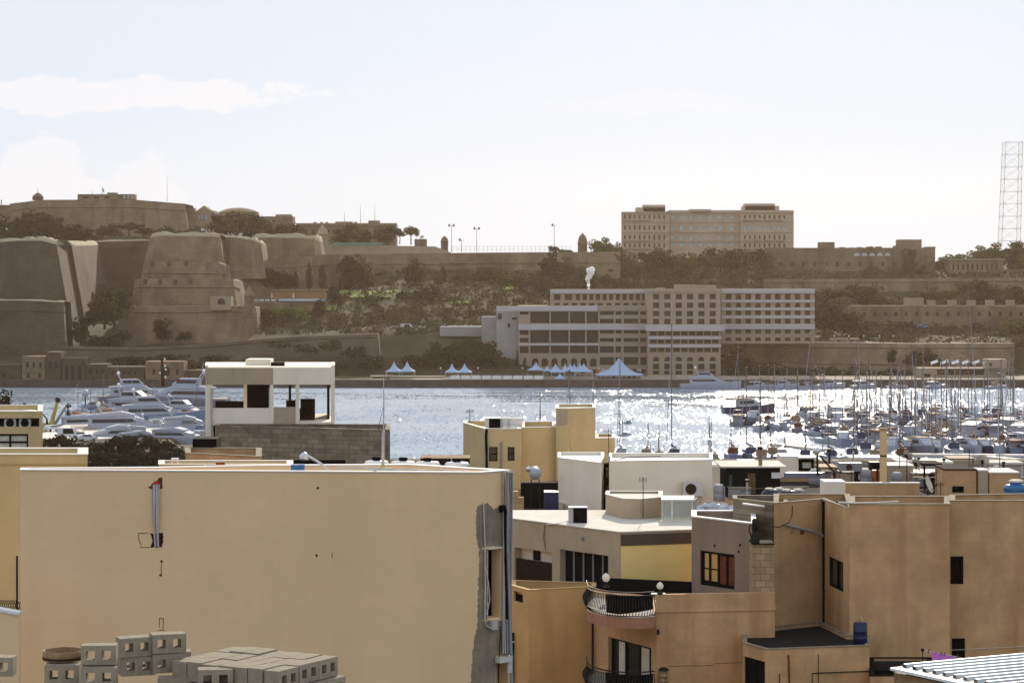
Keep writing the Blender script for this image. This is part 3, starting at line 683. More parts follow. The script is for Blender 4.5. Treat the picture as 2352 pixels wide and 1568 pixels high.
# big palace hotel on the skyline
rn = random.Random(5)
t = thing('palace_hotel', 'big pale pink seven-storey hotel block standing alone on the skyline with two roof blocks', 'hotel', P(1625,600,1080))
ops_all = []
big, mats = [], []
wL = Wl((1427,1078),(1537,1076)); wM = Wl((1537,1080),(1702,1080)); wR = Wl((1702,1076),(1823,1078))
rows = [(494,503),(518,528),(540,551),(559,569),(580,592)]
for wi, (w, v0) in enumerate(((wL,487),(wM,482.5),(wR,483))):
    ops, mm = [], []
    if wi == 1:
        for u in (1538+7,1564+1,1587,1609,1631,1653,1680):
            for a, b in ((494,503),(519,529),(541,549),(557,566)): ops.append(w.op(u-3.2, u+3.2, a, b)); mm.append(M['pane_blue'])
    else:
        base = 1433 if wi == 0 else 1709
        for k in range(9):
            for a, b in rows[:4]+([rows[4]] if wi == 0 else []):
                u = base+11.3*k
                if u+5 < (1535 if wi == 0 else 1820): ops.append(w.op(u, u+4.2, a, b)); mm.append(M['hotel_room'] if (a != 518 or wi == 0) else M['pane_blue'])
    mb = MB(); zt, zb = Z(v0, 1078), Z(604, 1078); facade(mb, w.A, w.B, zb, zt, ops, .45); shell(mb, w, zb, zt, 22)
    mb.build('wall', M['pink_stone'], t)
    big += [(w, o, m_) for o, m_ in zip(ops, mm)]
big.sort(key=lambda x: -(x[1][1]-x[1][0])*(x[1][3]-x[1][2]))
for w, o, m_ in big[:100]: simple_pane(t, w, o, .35, m_)
mb = MB()
for w, o, m_ in big[100:]: s0,s1,z0,z1 = o; mb.obox(w.pt((s0+s1)/2,(z0+z1)/2,-.4), w.d.to_3d()*((s1-s0)/2), w.n.to_3d()*.05, Vector((0,0,(z1-z0)/2)))
if mb.v: tag(mb.build('window', M['hotel_room'], t), None, None, None, 'stuff')
for v, o_ in ((488,.5),(509,.25),(533,.35),(554,.2)):
    for w in (wL, wM, wR):
        mb = MB(); z = Z(v,1078); mb.obox(w.pt(w.L/2, z, o_/2), w.d.to_3d()*(w.L/2-.02), w.n.to_3d()*(o_/2), (0,0,.28)); mb.build('string_course', M['pink_stone'], t)
for w, us in ((wL,(1440,1462,1485)),(wR,(1716,1740,1765,1790))):
    for u in us:
        for v in (504.5, 551.5, 570):
            mb = MB(); a, b = w.s_at(u-8), w.s_at(u+8); mb.obox(w.pt((a+b)/2, Z(v,1078), .6), w.d.to_3d()*((b-a)/2), w.n.to_3d()*.6, (0,0,.35)); mb.build('balcony', M['pink_stone'], t)
for u0,u1,v0 in ((1462,1528,476.5),(1478,1528,470.5),(1708,1790,473),(1712,1780,467.5),(1585,1633,480.5)):
    mb = MB(); Y = 1084 if v0 < 480 else 1078.5
    mb.box(P(u0,0,Y).x, P(u1,0,Y).x, Y, Y+12, Z(486,Y), Z(v0,Y)); mb.build('roof_block', M['pink_stone'], t)
# school-like building
t = thing('long_building', 'long grey-brown building with five white half-round windows and a square roof tower', 'building', P(1955,640,1030))
w = Wl((1760,1032),(2148,1028)); arches = [1968,1985.5,2003,2021,2039]
ops = [w.op(1790+26*k, 1797+26*k, 602, 612) for k in range(13)]+[w.op(1790+26*k, 1797+26*k, 622, 631) for k in range(13)]
mb = MB(); zt, zb = Z(569,1030), Z(650,1030); facade(mb, w.A, w.B, zb, zt, ops, .4); shell(mb, w, zb, zt, 16); mb.build('wall', M['limestone'], t)
for o in ops: simple_pane(t, w, o, .3, M['hotel_room'])
for u in arches:
    a, b = w.s_at(u-7), w.s_at(u+7); z0 = Z(588,1030); r = (b-a)/2; c = (a+b)/2
    mb = MB(); mb.face([w.pt(c+r*cos(pi*k/10), z0+r*1.1*sin(pi*k/10), .08) for k in range(11)]); mb.build('half_round_window', M['hotel_white'], t)
for u0,u1,v0,v1,Y in ((2065,2117,550,570,1031),(2058,2070,564,570,1030.5),(1884,1917,556,570,1033),(2130,2149,566.5,570,1028.3),(1996,2006,566,570,1031),(2016,2026,566,570,1031),(1822,1862,572,575,1031)):
    mb = MB(); mb.box(P(u0,0,Y).x, P(u1,0,Y).x, Y, Y+9, Z(v1,Y), Z(v0,Y)); mb.build('roof_block', M['limestone'], t)
for u0,u1 in ((1848,1853),(1893,1898),(2072,2077),(2115,2120)):
    mb = MB(); p = w.at(u0, 610, .3); q_ = w.at(u1, 610, .3); mb.obox(((p+q_)/2).xy.to_3d()+Vector((0,0,(zt+zb)/2)), ((q_-p)/2).xy.to_3d(), w.n.to_3d()*.3, (0,0,(zt-zb)/2-.1)); mb.build('pilaster', M['limestone'], t)
t, w = house('villa', 'low pilastered villa on the right skyline left of the lattice mast', 'villa', 2180, 2305, 595, 640, 1025, 12, 'limestone', [(2188+11*k, 2192+11*k, 606, 620) for k in range(10)])
mb = MB(); mb.box(w.A.x-.5, w.B.x+.5, 1024.4, 1025.0, Z(597,1025), Z(594,1025)); mb.build('cornice', M['limestone_pale'], t)
# lattice mast
t = thing('lattice_mast', 'tall thin four-legged lattice mast on the right skyline', 'lattice mast', P(2321,600,1120))
zb, zt = Z(610,1120), Z(327,1120); c0 = P(2321,0,1120).x; hw, hn = 4.6, 4.0; legs = []
for sx, sy in ((-1,-1),(1,-1),(1,1),(-1,1)):
    a, b = Vector((c0-1+sx*hw, 1120+sy*hw, zb)), Vector((c0+1+sx*hn, 1120+sy*hn, zt)); legs.append((a, b))
    mb = MB(); mb.tube([a, b], .11, 5); mb.build('leg', M['mast_grey'], t)
N = 10
for k in range(4):
    (a,b),(c,d) = legs[k], legs[(k+1)%4]; mb = MB()
    for j in range(N):
        p0, p1, q0, q1 = a.lerp(b,j/N), a.lerp(b,(j+1)/N), c.lerp(d,j/N), c.lerp(d,(j+1)/N)
        mb.tube([p0,q1], .045, 4); mb.tube([q0,p1], .045, 4); mb.tube([p1,q1], .06, 4)
    mb.build('bracing', M['mast_grey'], t)
# harbour hotel: three joined buildings
def hotel(name, label, u0, u1, Y, v0, v1, rows, depth, m='hotel_stone', recess=1.3, pane='hotel_room', Y2=None):
    """rows: (va, vb, [(ua,ub)...], kind)"""
    w = Wl((u0,Y),(u1,Y2 or Y)); t = thing(name, label, 'hotel', w.pt(w.L/2, Z(v1,Y))); ops, arcs = [], []
    for va, vb, spans, kind in rows:
        for ua, ub in spans:
            o = w.op(ua, ub, va, vb); ops.append(o); arcs.append(kind)
    mb = MB(); zb, zt = Z(v1,Y), Z(v0,Y); facade(mb, w.A, w.B, zb, zt, ops, recess); shell(mb, w, zb, zt, depth)
    for o, kd in zip(ops, arcs):
        if kd == 'arch':
            s0, s1, z0, z1 = o; r = (s1-s0)/2; c = (s0+s1)/2; zc = z1-r if z1-r > z0 else z0+.3; ry = z1-zc
            for sg in (-1, 1):
                mb.face([w.pt(c+sg*r, z1), *[w.pt(c+sg*r*cos(pi/2*k/5), zc+ry*sin(pi/2*k/5)) for k in range(6)]][::sg])
    mb.build('wall', M[m], t)
    order = sorted(range(len(ops)), key=lambda k: -(ops[k][1]-ops[k][0])*(ops[k][3]-ops[k][2]))
    for k in order[:100]: simple_pane(t, w, ops[k], recess-.15, M['hotel_dark' if arcs[k] == 'dark' else ('hotel_room' if (k*7) % 5 else 'hotel_dark')])
    mb = MB()
    for k in order[100:]:
        s0,s1,z0,z1 = ops[k]; mb.obox(w.pt((s0+s1)/2,(z0+z1)/2,-recess+.1), w.d.to_3d()*((s1-s0)/2), w.n.to_3d()*.05, Vector((0,0,(z1-z0)/2)))
    if mb.v: tag(mb.build('window', M['hotel_room'], t), None, None, None, 'stuff')
    return t, w
def band(parent, w, u0, u1, v0, v1, out, m='hotel_white', name='balcony_band'):
    a, b = w.s_at(u0), w.s_at(u1); Y = w.A.y; mb = MB()
    mb.obox(w.pt((a+b)/2, (Z(v0,Y)+Z(v1,Y))/2, out/2), w.d.to_3d()*((b-a)/2), w.n.to_3d()*(out/2), (0,0,(Z(v0,Y)-Z(v1,Y))/2)); return mb.build(name, M[m], parent)
def cols(u0, u1, n, fr=.72):
    st = (u1-u0)/n; return [(u0+st*k+st*(1-fr)/2, u0+st*(k+1)-st*(1-fr)/2) for k in range(n)]
glass = [(1218,1262),(1265,1306),(1309,1344),(1347,1374)]; strips = [(1378,1410),(1414,1427),(1433,1466),(1471,1486)]
rows = []
for va, vb in ((716,742),(759,787),(794,811)): rows.append((va, vb, glass, 'dark'))
for va, vb in ((715,723),(732,742),(758,766),(776,785),(795,810),(820,838)): rows.append((va, vb, strips, 'dark'))
for va, vb in ((759,769),(776,786),(796,811)): rows.append((va, vb, [(1194,1214)], 'dark'))
rows.append((716,722,[(1194,1214)],'dark'))
rows.append((822,842,cols(1218,1374,7,.66),'arch')); rows.append((848,858,cols(1218,1490,10,.5),'dark'))
t, w = hotel('waterfront_hotel', 'glass-fronted left block of the waterfront hotel with big dark panes between pale bands', 1190, 1488, 840, 702, 862, rows, 20, 'hotel_stone', 1.5)
band(t, w, 1141, 1372, 702.5, 714, .9); band(t, w, 1191, 1488, 744, 757, .9); band(t, w, 1191, 1376, 788.5, 793, .8); band(t, w, 1376, 1488, 703, 713.5, .5, 'hotel_stone')
for u in (1216,1263.5,1307.5,1345.5,1376,1430,1468.5):
    a = w.s_at(u); mb = MB(); mb.obox(w.pt(a, (Z(715,840)+Z(812,840))/2, .25), w.d.to_3d()*.28, w.n.to_3d()*.25, (0,0,(Z(715,840)-Z(812,840))/2)); mb.build('column', M['hotel_stone'], t)
# upper set-back floors of the left block
w2 = Wl((1265,852),(1490,852)); ops = [w2.op(a,b,676,689) for a,b in cols(1268,1292,1,.6)+cols(1292,1320,1,.6)+cols(1320,1488,11,.62)]+[w2.op(a,b,696,704) for a,b in cols(1270,1488,11,.6)]
mb = MB(); zb, zt = Z(706,852), Z(664,852); facade(mb, w2.A, w2.B, zb, zt, ops, 1.0); shell(mb, w2, zb, zt, 14); mb.build('upper_floors', M['hotel_stone'], t)
for k, o in enumerate(ops): simple_pane(t, w2, o, .85, M['hotel_room' if k % 3 else 'hotel_dark'])
band(t, w2, 1265, 1490, 665, 673.5, .7)
# low white wings to the left
M['annexe_grey'] = mat('annexe_grey', (.34,.325,.32), .9, .06, .15)
t = thing('hotel_annexe', 'plain pale stepped annexe at the left end of the waterfront hotel', 'building', P(1165,860,843))
for u0,u1,v0,v1,Y,d,nm in ((1140,1191,705,862,843,16,'wall'),(1106,1141,727,790,850,12,'side_block'),(1010,1142,750,772,858,14,'podium'),(1120,1141,757,800,846,8,'corner_wall')):
    mb = MB(); mb.box(P(u0,0,Y).x, P(u1,0,Y).x, Y, Y+d, Z(v1,Y), Z(v0,Y)); mb.build(nm, M['annexe_grey'], t)
w3 = Wl((1140,842.6),(1191,842.6))
for o in (w3.op(1144,1152,720,733), w3.op(1176,1187,729,734), w3.op(1166,1172,742,752), w3.op(1150,1170,838,858)): simple_pane(t, w3, o, -.02, M['hotel_dark'])
# central tower
six = cols(1494,1650,6,.55)
rows = [(v, v+12, six, 'w') for v in (675,695,714)]+[(732,744,six,'w')]
rows += [(761,770.5,cols(1492,1652,9,.86),'w'),(780,789,cols(1492,1652,9,.86),'w'),(799,808.5,cols(1492,1652,9,.86),'w')]
rows += [(819,829.5,six,'arch'),(835,848,six,'dark'),(851,860,six,'dark')]
t, w = hotel('hotel_tower', 'central tower block of the waterfront hotel with arched ground-floor bays', 1488, 1655, 832, 664, 862, rows, 24, 'hotel_stone', 1.2)
band(t, w, 1482, 1663, 745.5, 759.5, 1.6); band(t, w, 1488, 1656, 772, 778.5, .9); band(t, w, 1488, 1656, 791, 797.5, .9); band(t, w, 1488, 1655, 664.5, 671, .3, 'hotel_stone')
for u0,u1,v0 in ((1553,1600,653),(1600,1645,654.5),(1510,1528,661)):
    mb = MB(); mb.box(P(u0,0,838).x, P(u1,0,838).x, 838, 850, Z(664.2,838), Z(v0,838)); mb.build('roof_block', M['hotel_stone'], t)
# right wing
nine = cols(1662,1866,9,.56)
rows = [(675,688,nine,'w'),(695.5,705.5,nine,'arch'),(713.5,723.5,nine,'w'),(732,743,nine,'w'),(757,766,nine,'w'),(775,783,nine,'w')]
t, w = hotel('hotel_wing', 'right wing of the waterfront hotel with six rows of small dark windows', 1656, 1871, 848, 663.5, 789, rows, 22, 'hotel_stone', 1.0)
for v0, v1 in ((664,673),(688.5,694),(706.5,712.5),(724.5,731),(744,755.5)): band(t, w, 1658, 1871, v0, v1, .55 if v1 < 740 else .9)
# steam
t = MB(); rn = random.Random(2)
path = [(1352,664,3),(1352,655,4),(1351,646,4.5),(1350,640,6.5),(1354,632,7),(1357,624,8.5),(1352,622,6),(1361,619,6),(1349,643,4)]
for u, v, r in path: t.ico(P(u, v, 856), r*856/F, .22, 1, 1, 1.1, rn, 9, 6)
single('steam_plume', t, M['steam'], 'bright white puff of steam rising from the hotel roof', 'steam', P(1352,664,856))
# waterfront tents
def tent(label, u, v0, v1, Y, wpx, group, vbase=877, col='tent'):
    c = P(u, v1, Y); hw = wpx/2*Y/F; h = (v1-v0)*Y/F; t = thing('peaked_tent', label, 'tent', P(u, vbase, Y), group)
    rows = []
    for k, (s, zz) in enumerate(((1,0),(.93,.03),(.68,.14),(.45,.30),(.25,.54),(.10,.82),(.02,1))):
        rows.append([c+Vector((sx*hw*s, sy*hw*s, zz*h)) for sx, sy in ((-1,-1),(0,-1),(1,-1),(1,0),(1,1),(0,1),(-1,1),(-1,0))])
    mb = MB(); mb.grid(rows, True, True); mb.grid([rows[0],[p-Vector((0,0,.25)) for p in rows[0]]], False, True); mb.build('canopy', M[col], t)
    for sx, sy in ((-1,-1),(1,-1),(1,1),(-1,1)):
        mb = MB(); p = c+Vector((sx*hw*.97, sy*hw*.97, 0)); mb.tube([p, Vector((p.x, p.y, 2.75))], .06, 4); mb.build('leg', M['hotel_white'], t)
    return t
g = 'white peaked tents on the far quay'
for lb, u, v0, v1, wp, Y in (('first peaked tent from the left on the far quay',905,830,852,37,806),('second peaked tent from the left, touching the first',935,830,851.5,36,806),
    ('third peaked tent from the left, apart from the first pair',1038,834,853.5,31,806),('fourth peaked tent from the left, paired with the third',1067,834,853.5,34,806),
    ('peaked tent standing alone in front of the hotel arcade, fifth from the left',1231,831,848.5,38,815),('small pale tent peak half hidden behind the hotel-front tents',1257,838,851,20,822),
    ('wide peaked tent at the left of the tight cluster before the hotel',1276,835,853,40,806),('peaked tent second in the tight cluster before the hotel',1298,834,852,26,808),
    ('rear tent peak behind the second tent of the tight cluster',1310,833,850,26,818),('middle peaked tent of the tight cluster before the hotel',1319,834,852,28,806),
    ('rear tent peak behind the right end of the tight cluster',1332,832,850,26,818),('rightmost peaked tent of the tight cluster before the hotel',1341,834,852,40,806),
    ('lone low tent at the quay edge in front of the cluster',1286,857,868,26,799)):
    tent(lb, u, v0, v1, Y, wp, g, 879)
t = tent('very large peaked marquee with bright patches and striped walls below', 1422, 822, 859, 808, 106, None, 879); t['category'] = 'marquee'; t.name = 'marquee'
for k in range(9):
    u = 1374+12*k; mb = MB(); p = P(u, 870, 806-.3); p.z = 4.6
    mb.box(p.x-.55, p.x+.55, p.y+3*abs(k-4)/4, p.y+.15+3*abs(k-4)/4, 2.8, 6.0); mb.build('wall_panel', M[('orange','hotel_white','yellow_paint','hotel_dark','hotel_white','yellow_paint','orange','hotel_dark','hotel_white')[k]], t)
# small quay things
t = thing('kiosk', 'low cream kiosk with a dark window at the left end of the far quay', 'kiosk', P(875,878,804)); w = Wl((850,804),(902,804)); o = w.op(855,896,866,874)
mb = MB(); facade(mb, w.A, w.B, 2.75, Z(863,804), [o], .4); shell(mb, w, 2.75, Z(863,804), 6); mb.build('wall', M['limestone_pale'], t); simple_pane(t, w, o, .3, M['hotel_dark'])
house('toilet_block', 'long low pale building with blue doors beside the cream kiosk', 'building', 903, 1020, 864, 879, 808, 5, 'hotel_stone', [(908+9*k, 913+9*k, 868, 877) for k in range(6)], 'pane_blue')
for k in range(9):
    u0 = 1035+24*k; mb = MB(); a, b = P(u0,0,798.5), P(u0+21,0,798.5)
    mb.box(a.x, b.x, 798.4, 798.7, 2.75, 3.9); mb.box(a.x, b.x, 798.3, 798.8, 3.9, 4.05)
    single('quay_railing', mb, M['white_paint'], '%s white railing panel along the far quay, counted from the cream kiosk' % ORD[k], 'railing', ((a.x+b.x)/2, 798.5, 2.75), 'white railing panels on the far quay')
rn = random.Random(8)
for k in range(12):
    u = 1380+rn.uniform(0,1)*8+k*8 if k > 5 else 1210+k*24; c = P(u, 876, 803+rn.uniform(0,5)); c.z = 2.75
    t = thing('cafe_parasol', '%s dark green parasol in front of the hotel arcade, from the left' % ORD[k], 'parasol', c, 'green parasols before the hotel')
    mb = MB(); mb.tube([c, c+Vector((0,0,2.5))], .05, 4); mb.build('pole', M['mast'], t)
    mb = MB(); mb.lathe(c, [(1.5,2.1),(.8,2.45),(.01,2.75)], 8, False); mb.build('canopy', M['leaf_dark'], t)
for k, u in enumerate((1700-8,1727,1754,1784,1812,1846,1880,1916,1950,1984,2020,2052,1012,1098,1200,1375)):
    Y = 860 if u > 1650 else 800; p = P(u, 0, Y); p.z = Z(788,860)+.3 if u > 1650 else 2.75
    t = thing('lamp_post', '%s short lamp post along the %s' % (ORD[k] if k < 12 else ORD[k-12], 'harbour bastion parapet' if k < 12 else 'far quay edge'), 'lamp post', p, 'short waterfront lamp posts')
    mb = MB(); mb.tube([p, p+Vector((0,0,2.2 if k < 12 else 3.6))], .06, 4); mb.build('pole', M['mast'], t)
    mb = MB(); mb.ico(p+Vector((0,0,2.4 if k < 12 else 3.8)), .28); mb.build('globe', M['white_paint'], t)
# building with a canopy at the right end
t = thing('boathouse', 'pale waterfront building with a slatted white canopy behind the right-hand masts', 'building', P(2210,884,812)); w = Wl((2110,815),(2310,815)); ops = [w.op(2152,2262,848,861)]+[w.op(2120+0*k,2138,858,872) for k in range(1)]+[w.op(2150+24*k,2166+24*k,866,880) for k in range(5)]
mb = MB(); facade(mb, w.A, w.B, 2.75, Z(845,815), ops, 1.5); shell(mb, w, 2.75, Z(845,815), 9); mb.build('wall', M['hotel_stone'], t)
for o in ops: simple_pane(t, w, o, 1.3, M['hotel_dark'])
mb = MB(); w4 = Wl((2268,812),(2312,812)); facade(mb, w4.A, w4.B, Z(845,815)+.01, Z(825,812), [w4.op(2272,2279,832,842)], .5); shell(mb, w4, Z(845,815)+.01, Z(825,812), 9); mb.build('stair_tower', M['hotel_stone'], t)
for k in range(6):
    u = 2138+24*k; mb = MB(); a, b = P(u, 834, 814), P(u+16, 828.5, 820); mb.obox((a+b)/2, (b-a)/2, (0,.5,.35), (-.05,0,.1)); mb.build('canopy_slat', M['white_paint'], t)
for k in range(7):
    u = 2140+20*k; mb = MB(); a, b = P(u, 845, 814), P(u, 830, 814); mb.tube([a,b], .08, 4); mb.build('canopy_post', M['white_paint'], t)
# ------------------------------------------------------------------ trees
def leaf_quads(mb, c, d, r, rn, n):
    for _ in range(n):
        a = rn.uniform(0, 2*pi); z = rn.uniform(-1, 1); q = math.sqrt(1-z*z); nv = Vector((q*cos(a), q*sin(a), z))
        p = c+Vector((nv.x*d.x, nv.y*d.y, nv.z*d.z))*(rn.uniform(.45, 1.02)**.6)
        t1 = nv.cross(Vector((rn.uniform(-1,1), rn.uniform(-1,1), rn.uniform(-1,1)))); t1 = t1.normalized() if t1.length > 1e-3 else Vector((1,0,0)); t2 = (nv*rn.uniform(-.6,1)+Vector((rn.uniform(-1,1),rn.uniform(-1,1),rn.uniform(-1,1)))*.5).cross(t1)
        t2 = t2.normalized() if t2.length > 1e-3 else Vector((0,0,1)); s = r*rn.uniform(.6, 1.35)
        mb.face([p-t1*s-t2*s*.7, p+t1*s-t2*s*.5, p+t1*s*.8+t2*s*.8, p-t1*s*.7+t2*s*.6])
def proto(shape, leaf, seed):
    """unit tree: base at 0, height 1, crown width about 1"""
    rn = random.Random(seed); t = thing('tree', 'tree', 'tree', (0, 0, 0)); tr = MB(); cr = MB()
    if shape == 'round':
        tr.tube([(0,0,0),(.02,.01,.25),(-.01,0,.45)], [.035,.028,.02], 6)
        for k in range(5): a = 2*pi*k/5+rn.uniform(-.4,.4); tr.tube([(0,0,.28+.03*k),(.13*cos(a),.13*sin(a),.45),(.26*cos(a),.26*sin(a),.62)], [.02,.013,.006], 5)
        for k in range(20):
            a = rn.uniform(0,2*pi); rr = .34*math.sqrt(rn.random()); z = rn.uniform(.20,.84); k2 = 1-abs(z-.45)*.9
            leaf_quads(cr, Vector((rr*cos(a)*k2, rr*sin(a)*k2, z)), Vector((.20,.20,.14))*rn.uniform(.75,1.2), .036, rn, 62)
    elif shape == 'pine':
        tr.tube([(0,0,0),(.03,.02,.35),(-.01,.01,.62)], [.04,.03,.02], 6)
        for k in range(7): a = 2*pi*k/7+rn.uniform(-.3,.3); tr.tube([(0,0,.42),(.18*cos(a),.18*sin(a),.6),(.36*cos(a),.36*sin(a),.74)], [.02,.012,.006], 5)
        for k in range(20):
            a = rn.uniform(0,2*pi); rr = .40*math.sqrt(rn.random()); z = .84-rr*rr*.9+rn.uniform(-.22,.06)
            leaf_quads(cr, Vector((rr*cos(a), rr*sin(a), z)), Vector((.17,.17,.12))*rn.uniform(.8,1.25), .034, rn, 62)
    elif shape == 'cypress':
        tr.tube([(0,0,0),(0,0,.3)], [.04,.03], 6)
        for k in range(14):
            z = .1+.83*k/13; w = .30*(1-abs((z-.35)/.75)**1.4)
            leaf_quads(cr, Vector((rn.uniform(-.04,.04), rn.uniform(-.04,.04), z)), Vector((w,w,.1)), .028, rn, 60)
    elif shape == 'bush':
        tr.tube([(0,0,0),(0,0,.3)], [.04,.02], 5)
        for k in range(11):
            a = rn.uniform(0,2*pi); rr = .34*math.sqrt(rn.random()); z = rn.uniform(.2,.75)*(1-rr*.8)
            leaf_quads(cr, Vector((rr*cos(a), rr*sin(a), z)), Vector((.20,.20,.20))*rn.uniform(.7,1.15), .034, rn, 66)
    elif shape == 'palm':
        tr.tube([(0,0,0),(.02,0,.4),(.0,0,.78)], [.035,.028,.03], 6)
        for k in range(26):
            a = rn.uniform(0,2*pi); up = rn.uniform(-.5,1.1); L = .36; pts = []
            for j in range(5):
                s = j/4; pts.append(Vector((cos(a)*L*s*cos(up*.6), sin(a)*L*s*cos(up*.6), .78+L*s*(up*.55)-.28*s*s)))
            sd_ = Vector((-sin(a), cos(a), 0))
            for j in range(4):
                w = .035*(1-.6*j/4); cr.face([pts[j]-sd_*w-Vector((0,0,.012)), pts[j+1]-sd_*w*.8-Vector((0,0,.012)), pts[j+1], pts[j]]); cr.face([pts[j], pts[j+1], pts[j+1]+sd_*w*.8-Vector((0,0,.012)), pts[j]+sd_*w-Vector((0,0,.012))])
    tr.build('trunk', M['bark'], t); cr.build('crown', M[leaf], t)
    return t
PROTO, USED = {}, set()
def tree(label, p, w, h, shape, leaf, group, rn, name=None, cat=None):
    vnt = rn.randrange(2); key = (shape, leaf, vnt)
    if key not in PROTO: PROTO[key] = proto(shape, leaf, hash(shape) % 7+vnt*11 if 0 else {'round':1,'pine':2,'cypress':3,'bush':4,'palm':5}[shape]*10+vnt); t = PROTO[key]
    else: t = copy_tree(PROTO[key])
    t.name = name or {'round':'tree','pine':'pine_tree','cypress':'cypress','bush':'bush','palm':'palm_tree'}[shape]
    t.location = p; t.scale = (w, w, h); t.rotation_euler = (0, 0, rn.uniform(0, 6.28))
    t['label'] = label; t['category'] = cat or {'round':'tree','pine':'tree','cypress':'tree','bush':'bush','palm':'palm tree'}[shape]; t['group'] = group
    return t
def clump(where, group, items, adj, Yof=None):
    """items: (u, vbase, wpx, hpx, shape, leaf); labelled by their order from the left"""
    rn = random.Random(len(where)*7+len(items)); items = sorted(items)
    cnt = {}
    for i, (u, v, wp, hp, sh, lf) in enumerate(items):
        if Yof is None: Y = gy(u, v); X = (u-CU)*Y/F; p = Vector((X, Y, min(tz(X, Y), Z(v, Y))-.2))
        else: p = P(u, v, Yof)
        Y = p.y
        kd = {'round':'tree','pine':'flat-topped pine','cypress':'cypress','bush':'bush','palm':'palm'}[sh]; cl = {'leaf_dark':'dark','leaf_olive':'olive','leaf_green':'bright green','leaf_brown':'brownish','palm_leaf':'sunlit'}[lf]
        kk = 1.3 if sh in ('round','bush') else 1.15
        tree('%s %s, %s from the left %s' % (cl, kd, ordw(i), where), p, wp*Y/F*kk, hp*Y/F*(1.12 if sh == 'round' else 1.05), sh, lf, group, rn)
D, O, G_, B_r = 'leaf_dark', 'leaf_olive', 'leaf_green', 'leaf_brown'
clump('below the skyline fort', 'trees below the skyline fort', [(12,556,60,45,'round',D),(45,556,60,55,'round',D),(85,550,80,62,'round',D),(130,552,60,50,'round',D),(155,555,40,32,'round',D),(92,556,66,30,'bush',O),(30,548,50,25,'bush',B_r),(-8,556,60,60,'round',D),(60,552,60,60,'round',D),(108,554,56,56,'round',D),(170,556,40,40,'round',D),(186,556,36,30,'round',D),
   (203,548,30,22,'round',D),(235,546,34,26,'round',D),(262,546,40,32,'round',B_r),(296,545,44,34,'pine',D),(330,545,40,28,'round',D),(356,545,34,24,'bush',B_r),(384,545,40,26,'round',D),(418,545,40,22,'bush',D),(450,545,40,26,'round',B_r),(482,545,36,24,'bush',D),(222,552,30,16,'bush',O)], 'row', 1085)
clump('on the skyline above the stepped bastion', 'skyline trees above the stepped bastion', [(500,545,50,52,'round',B_r),(528,545,60,58,'round',O),(560,545,60,54,'round',B_r),(592,545,46,44,'round',D),(618,548,30,30,'round',B_r),(640,560,40,44,'round',D),(670,562,50,50,'pine',D),(690,562,40,30,'round',B_r),(514,546,56,50,'round',D),(545,548,60,60,'round',B_r),(576,548,60,54,'round',D),(606,550,50,46,'round',B_r),(655,560,46,44,'round',B_r)], 'mass', 1070)
clump('before the skyline barracks', 'trees before the skyline barracks', [(780,561,44,34,'round',D),(808,561,52,48,'round',O),(836,561,36,30,'round',D),(872,561,40,38,'round',B_r),(890,561,44,40,'round',D),(918,561,26,36,'pine',D),(944,562,34,44,'pine',O),(970,563,16,26,'palm','palm_leaf')], 'line', 1056)
clump('beside the finial turret', 'skyline trees beside the finial turret', [(1270,590,24,26,'pine',D),(1296,592,34,20,'pine',D),(1318,596,24,18,'bush',D),(1368,606,44,52,'round',O),(1395,608,46,60,'round',O),(1420,606,30,48,'round',O)], 'group', 1030)
clump('in front of the palace hotel', 'trees in front of the palace hotel', [(1380,640,50,44,'round',O),(1405,636,56,40,'round',D),(1430,632,60,52,'round',B_r),(1455,640,50,44,'round',O),(1485,622,50,44,'pine',D),(1510,632,54,60,'round',B_r),(1532,628,50,52,'round',D),(1562,628,50,44,'round',B_r),(1590,626,54,44,'round',O),(1622,622,50,46,'round',B_r),(1632,600,26,30,'round',D),(1655,625,54,52,'round',B_r),(1685,630,52,54,'round',D),(1712,632,54,60,'pine',B_r),(1740,636,50,64,'pine',D),(1765,630,40,50,'round',B_r),(1560,655,70,42,'round',O),(1620,655,70,38,'round',O),(1680,658,70,40,'round',B_r),(1740,662,70,36,'round',O),(1500,658,70,44,'round',B_r),(1440,662,60,44,'round',O)], 'belt', 1010)
clump('on the right skyline', 'trees on the right skyline', [(1835,586,50,16,'bush',O),(1862,584,50,18,'bush',O),(1945,582,46,20,'bush',O),(1968,582,40,20,'bush',O),(2185,610,60,34,'bush',O),(2210,612,60,38,'bush',O),(2250,612,54,46,'round',O),(2282,612,60,52,'round',O),(2318,614,50,42,'round',D),(2345,610,56,54,'round',O),(2170,622,50,26,'bush',O),(2340,640,60,44,'round',D),(2160,632,40,40,'round',O),(2150,640,40,30,'bush',B_r)], 'line', 1045)
clump('against the long grey-brown building', 'shrubs against the long grey-brown building', [(1775,640,30,16,'bush',B_r),(1850,640,36,18,'bush',B_r),(1900,640,34,16,'bush',B_r),(2000,640,34,28,'round',B_r),(2040,640,22,16,'bush',B_r),(2088,640,36,66,'round',B_r),(2118,640,34,30,'round',B_r)], 'row', 1022)
clump('between the long wall and the casemates', 'trees between the long wall and the casemates', [(1895,708,60,44,'round',D),(1930,700,60,40,'pine',B_r),(1965,704,70,50,'pine',D),(2000,704,70,46,'round',D),(2040,702,60,26,'bush',O),(2090,704,50,24,'bush',O),(2135,700,60,40,'round',B_r),(2180,700,50,36,'pine',O),(2215,690,50,44,'pine',B_r),(2248,702,60,56,'round',D),(2290,700,54,40,'round',B_r),(2330,702,60,44,'round',D),(2368,702,60,40,'round',O)], 'row', 962)
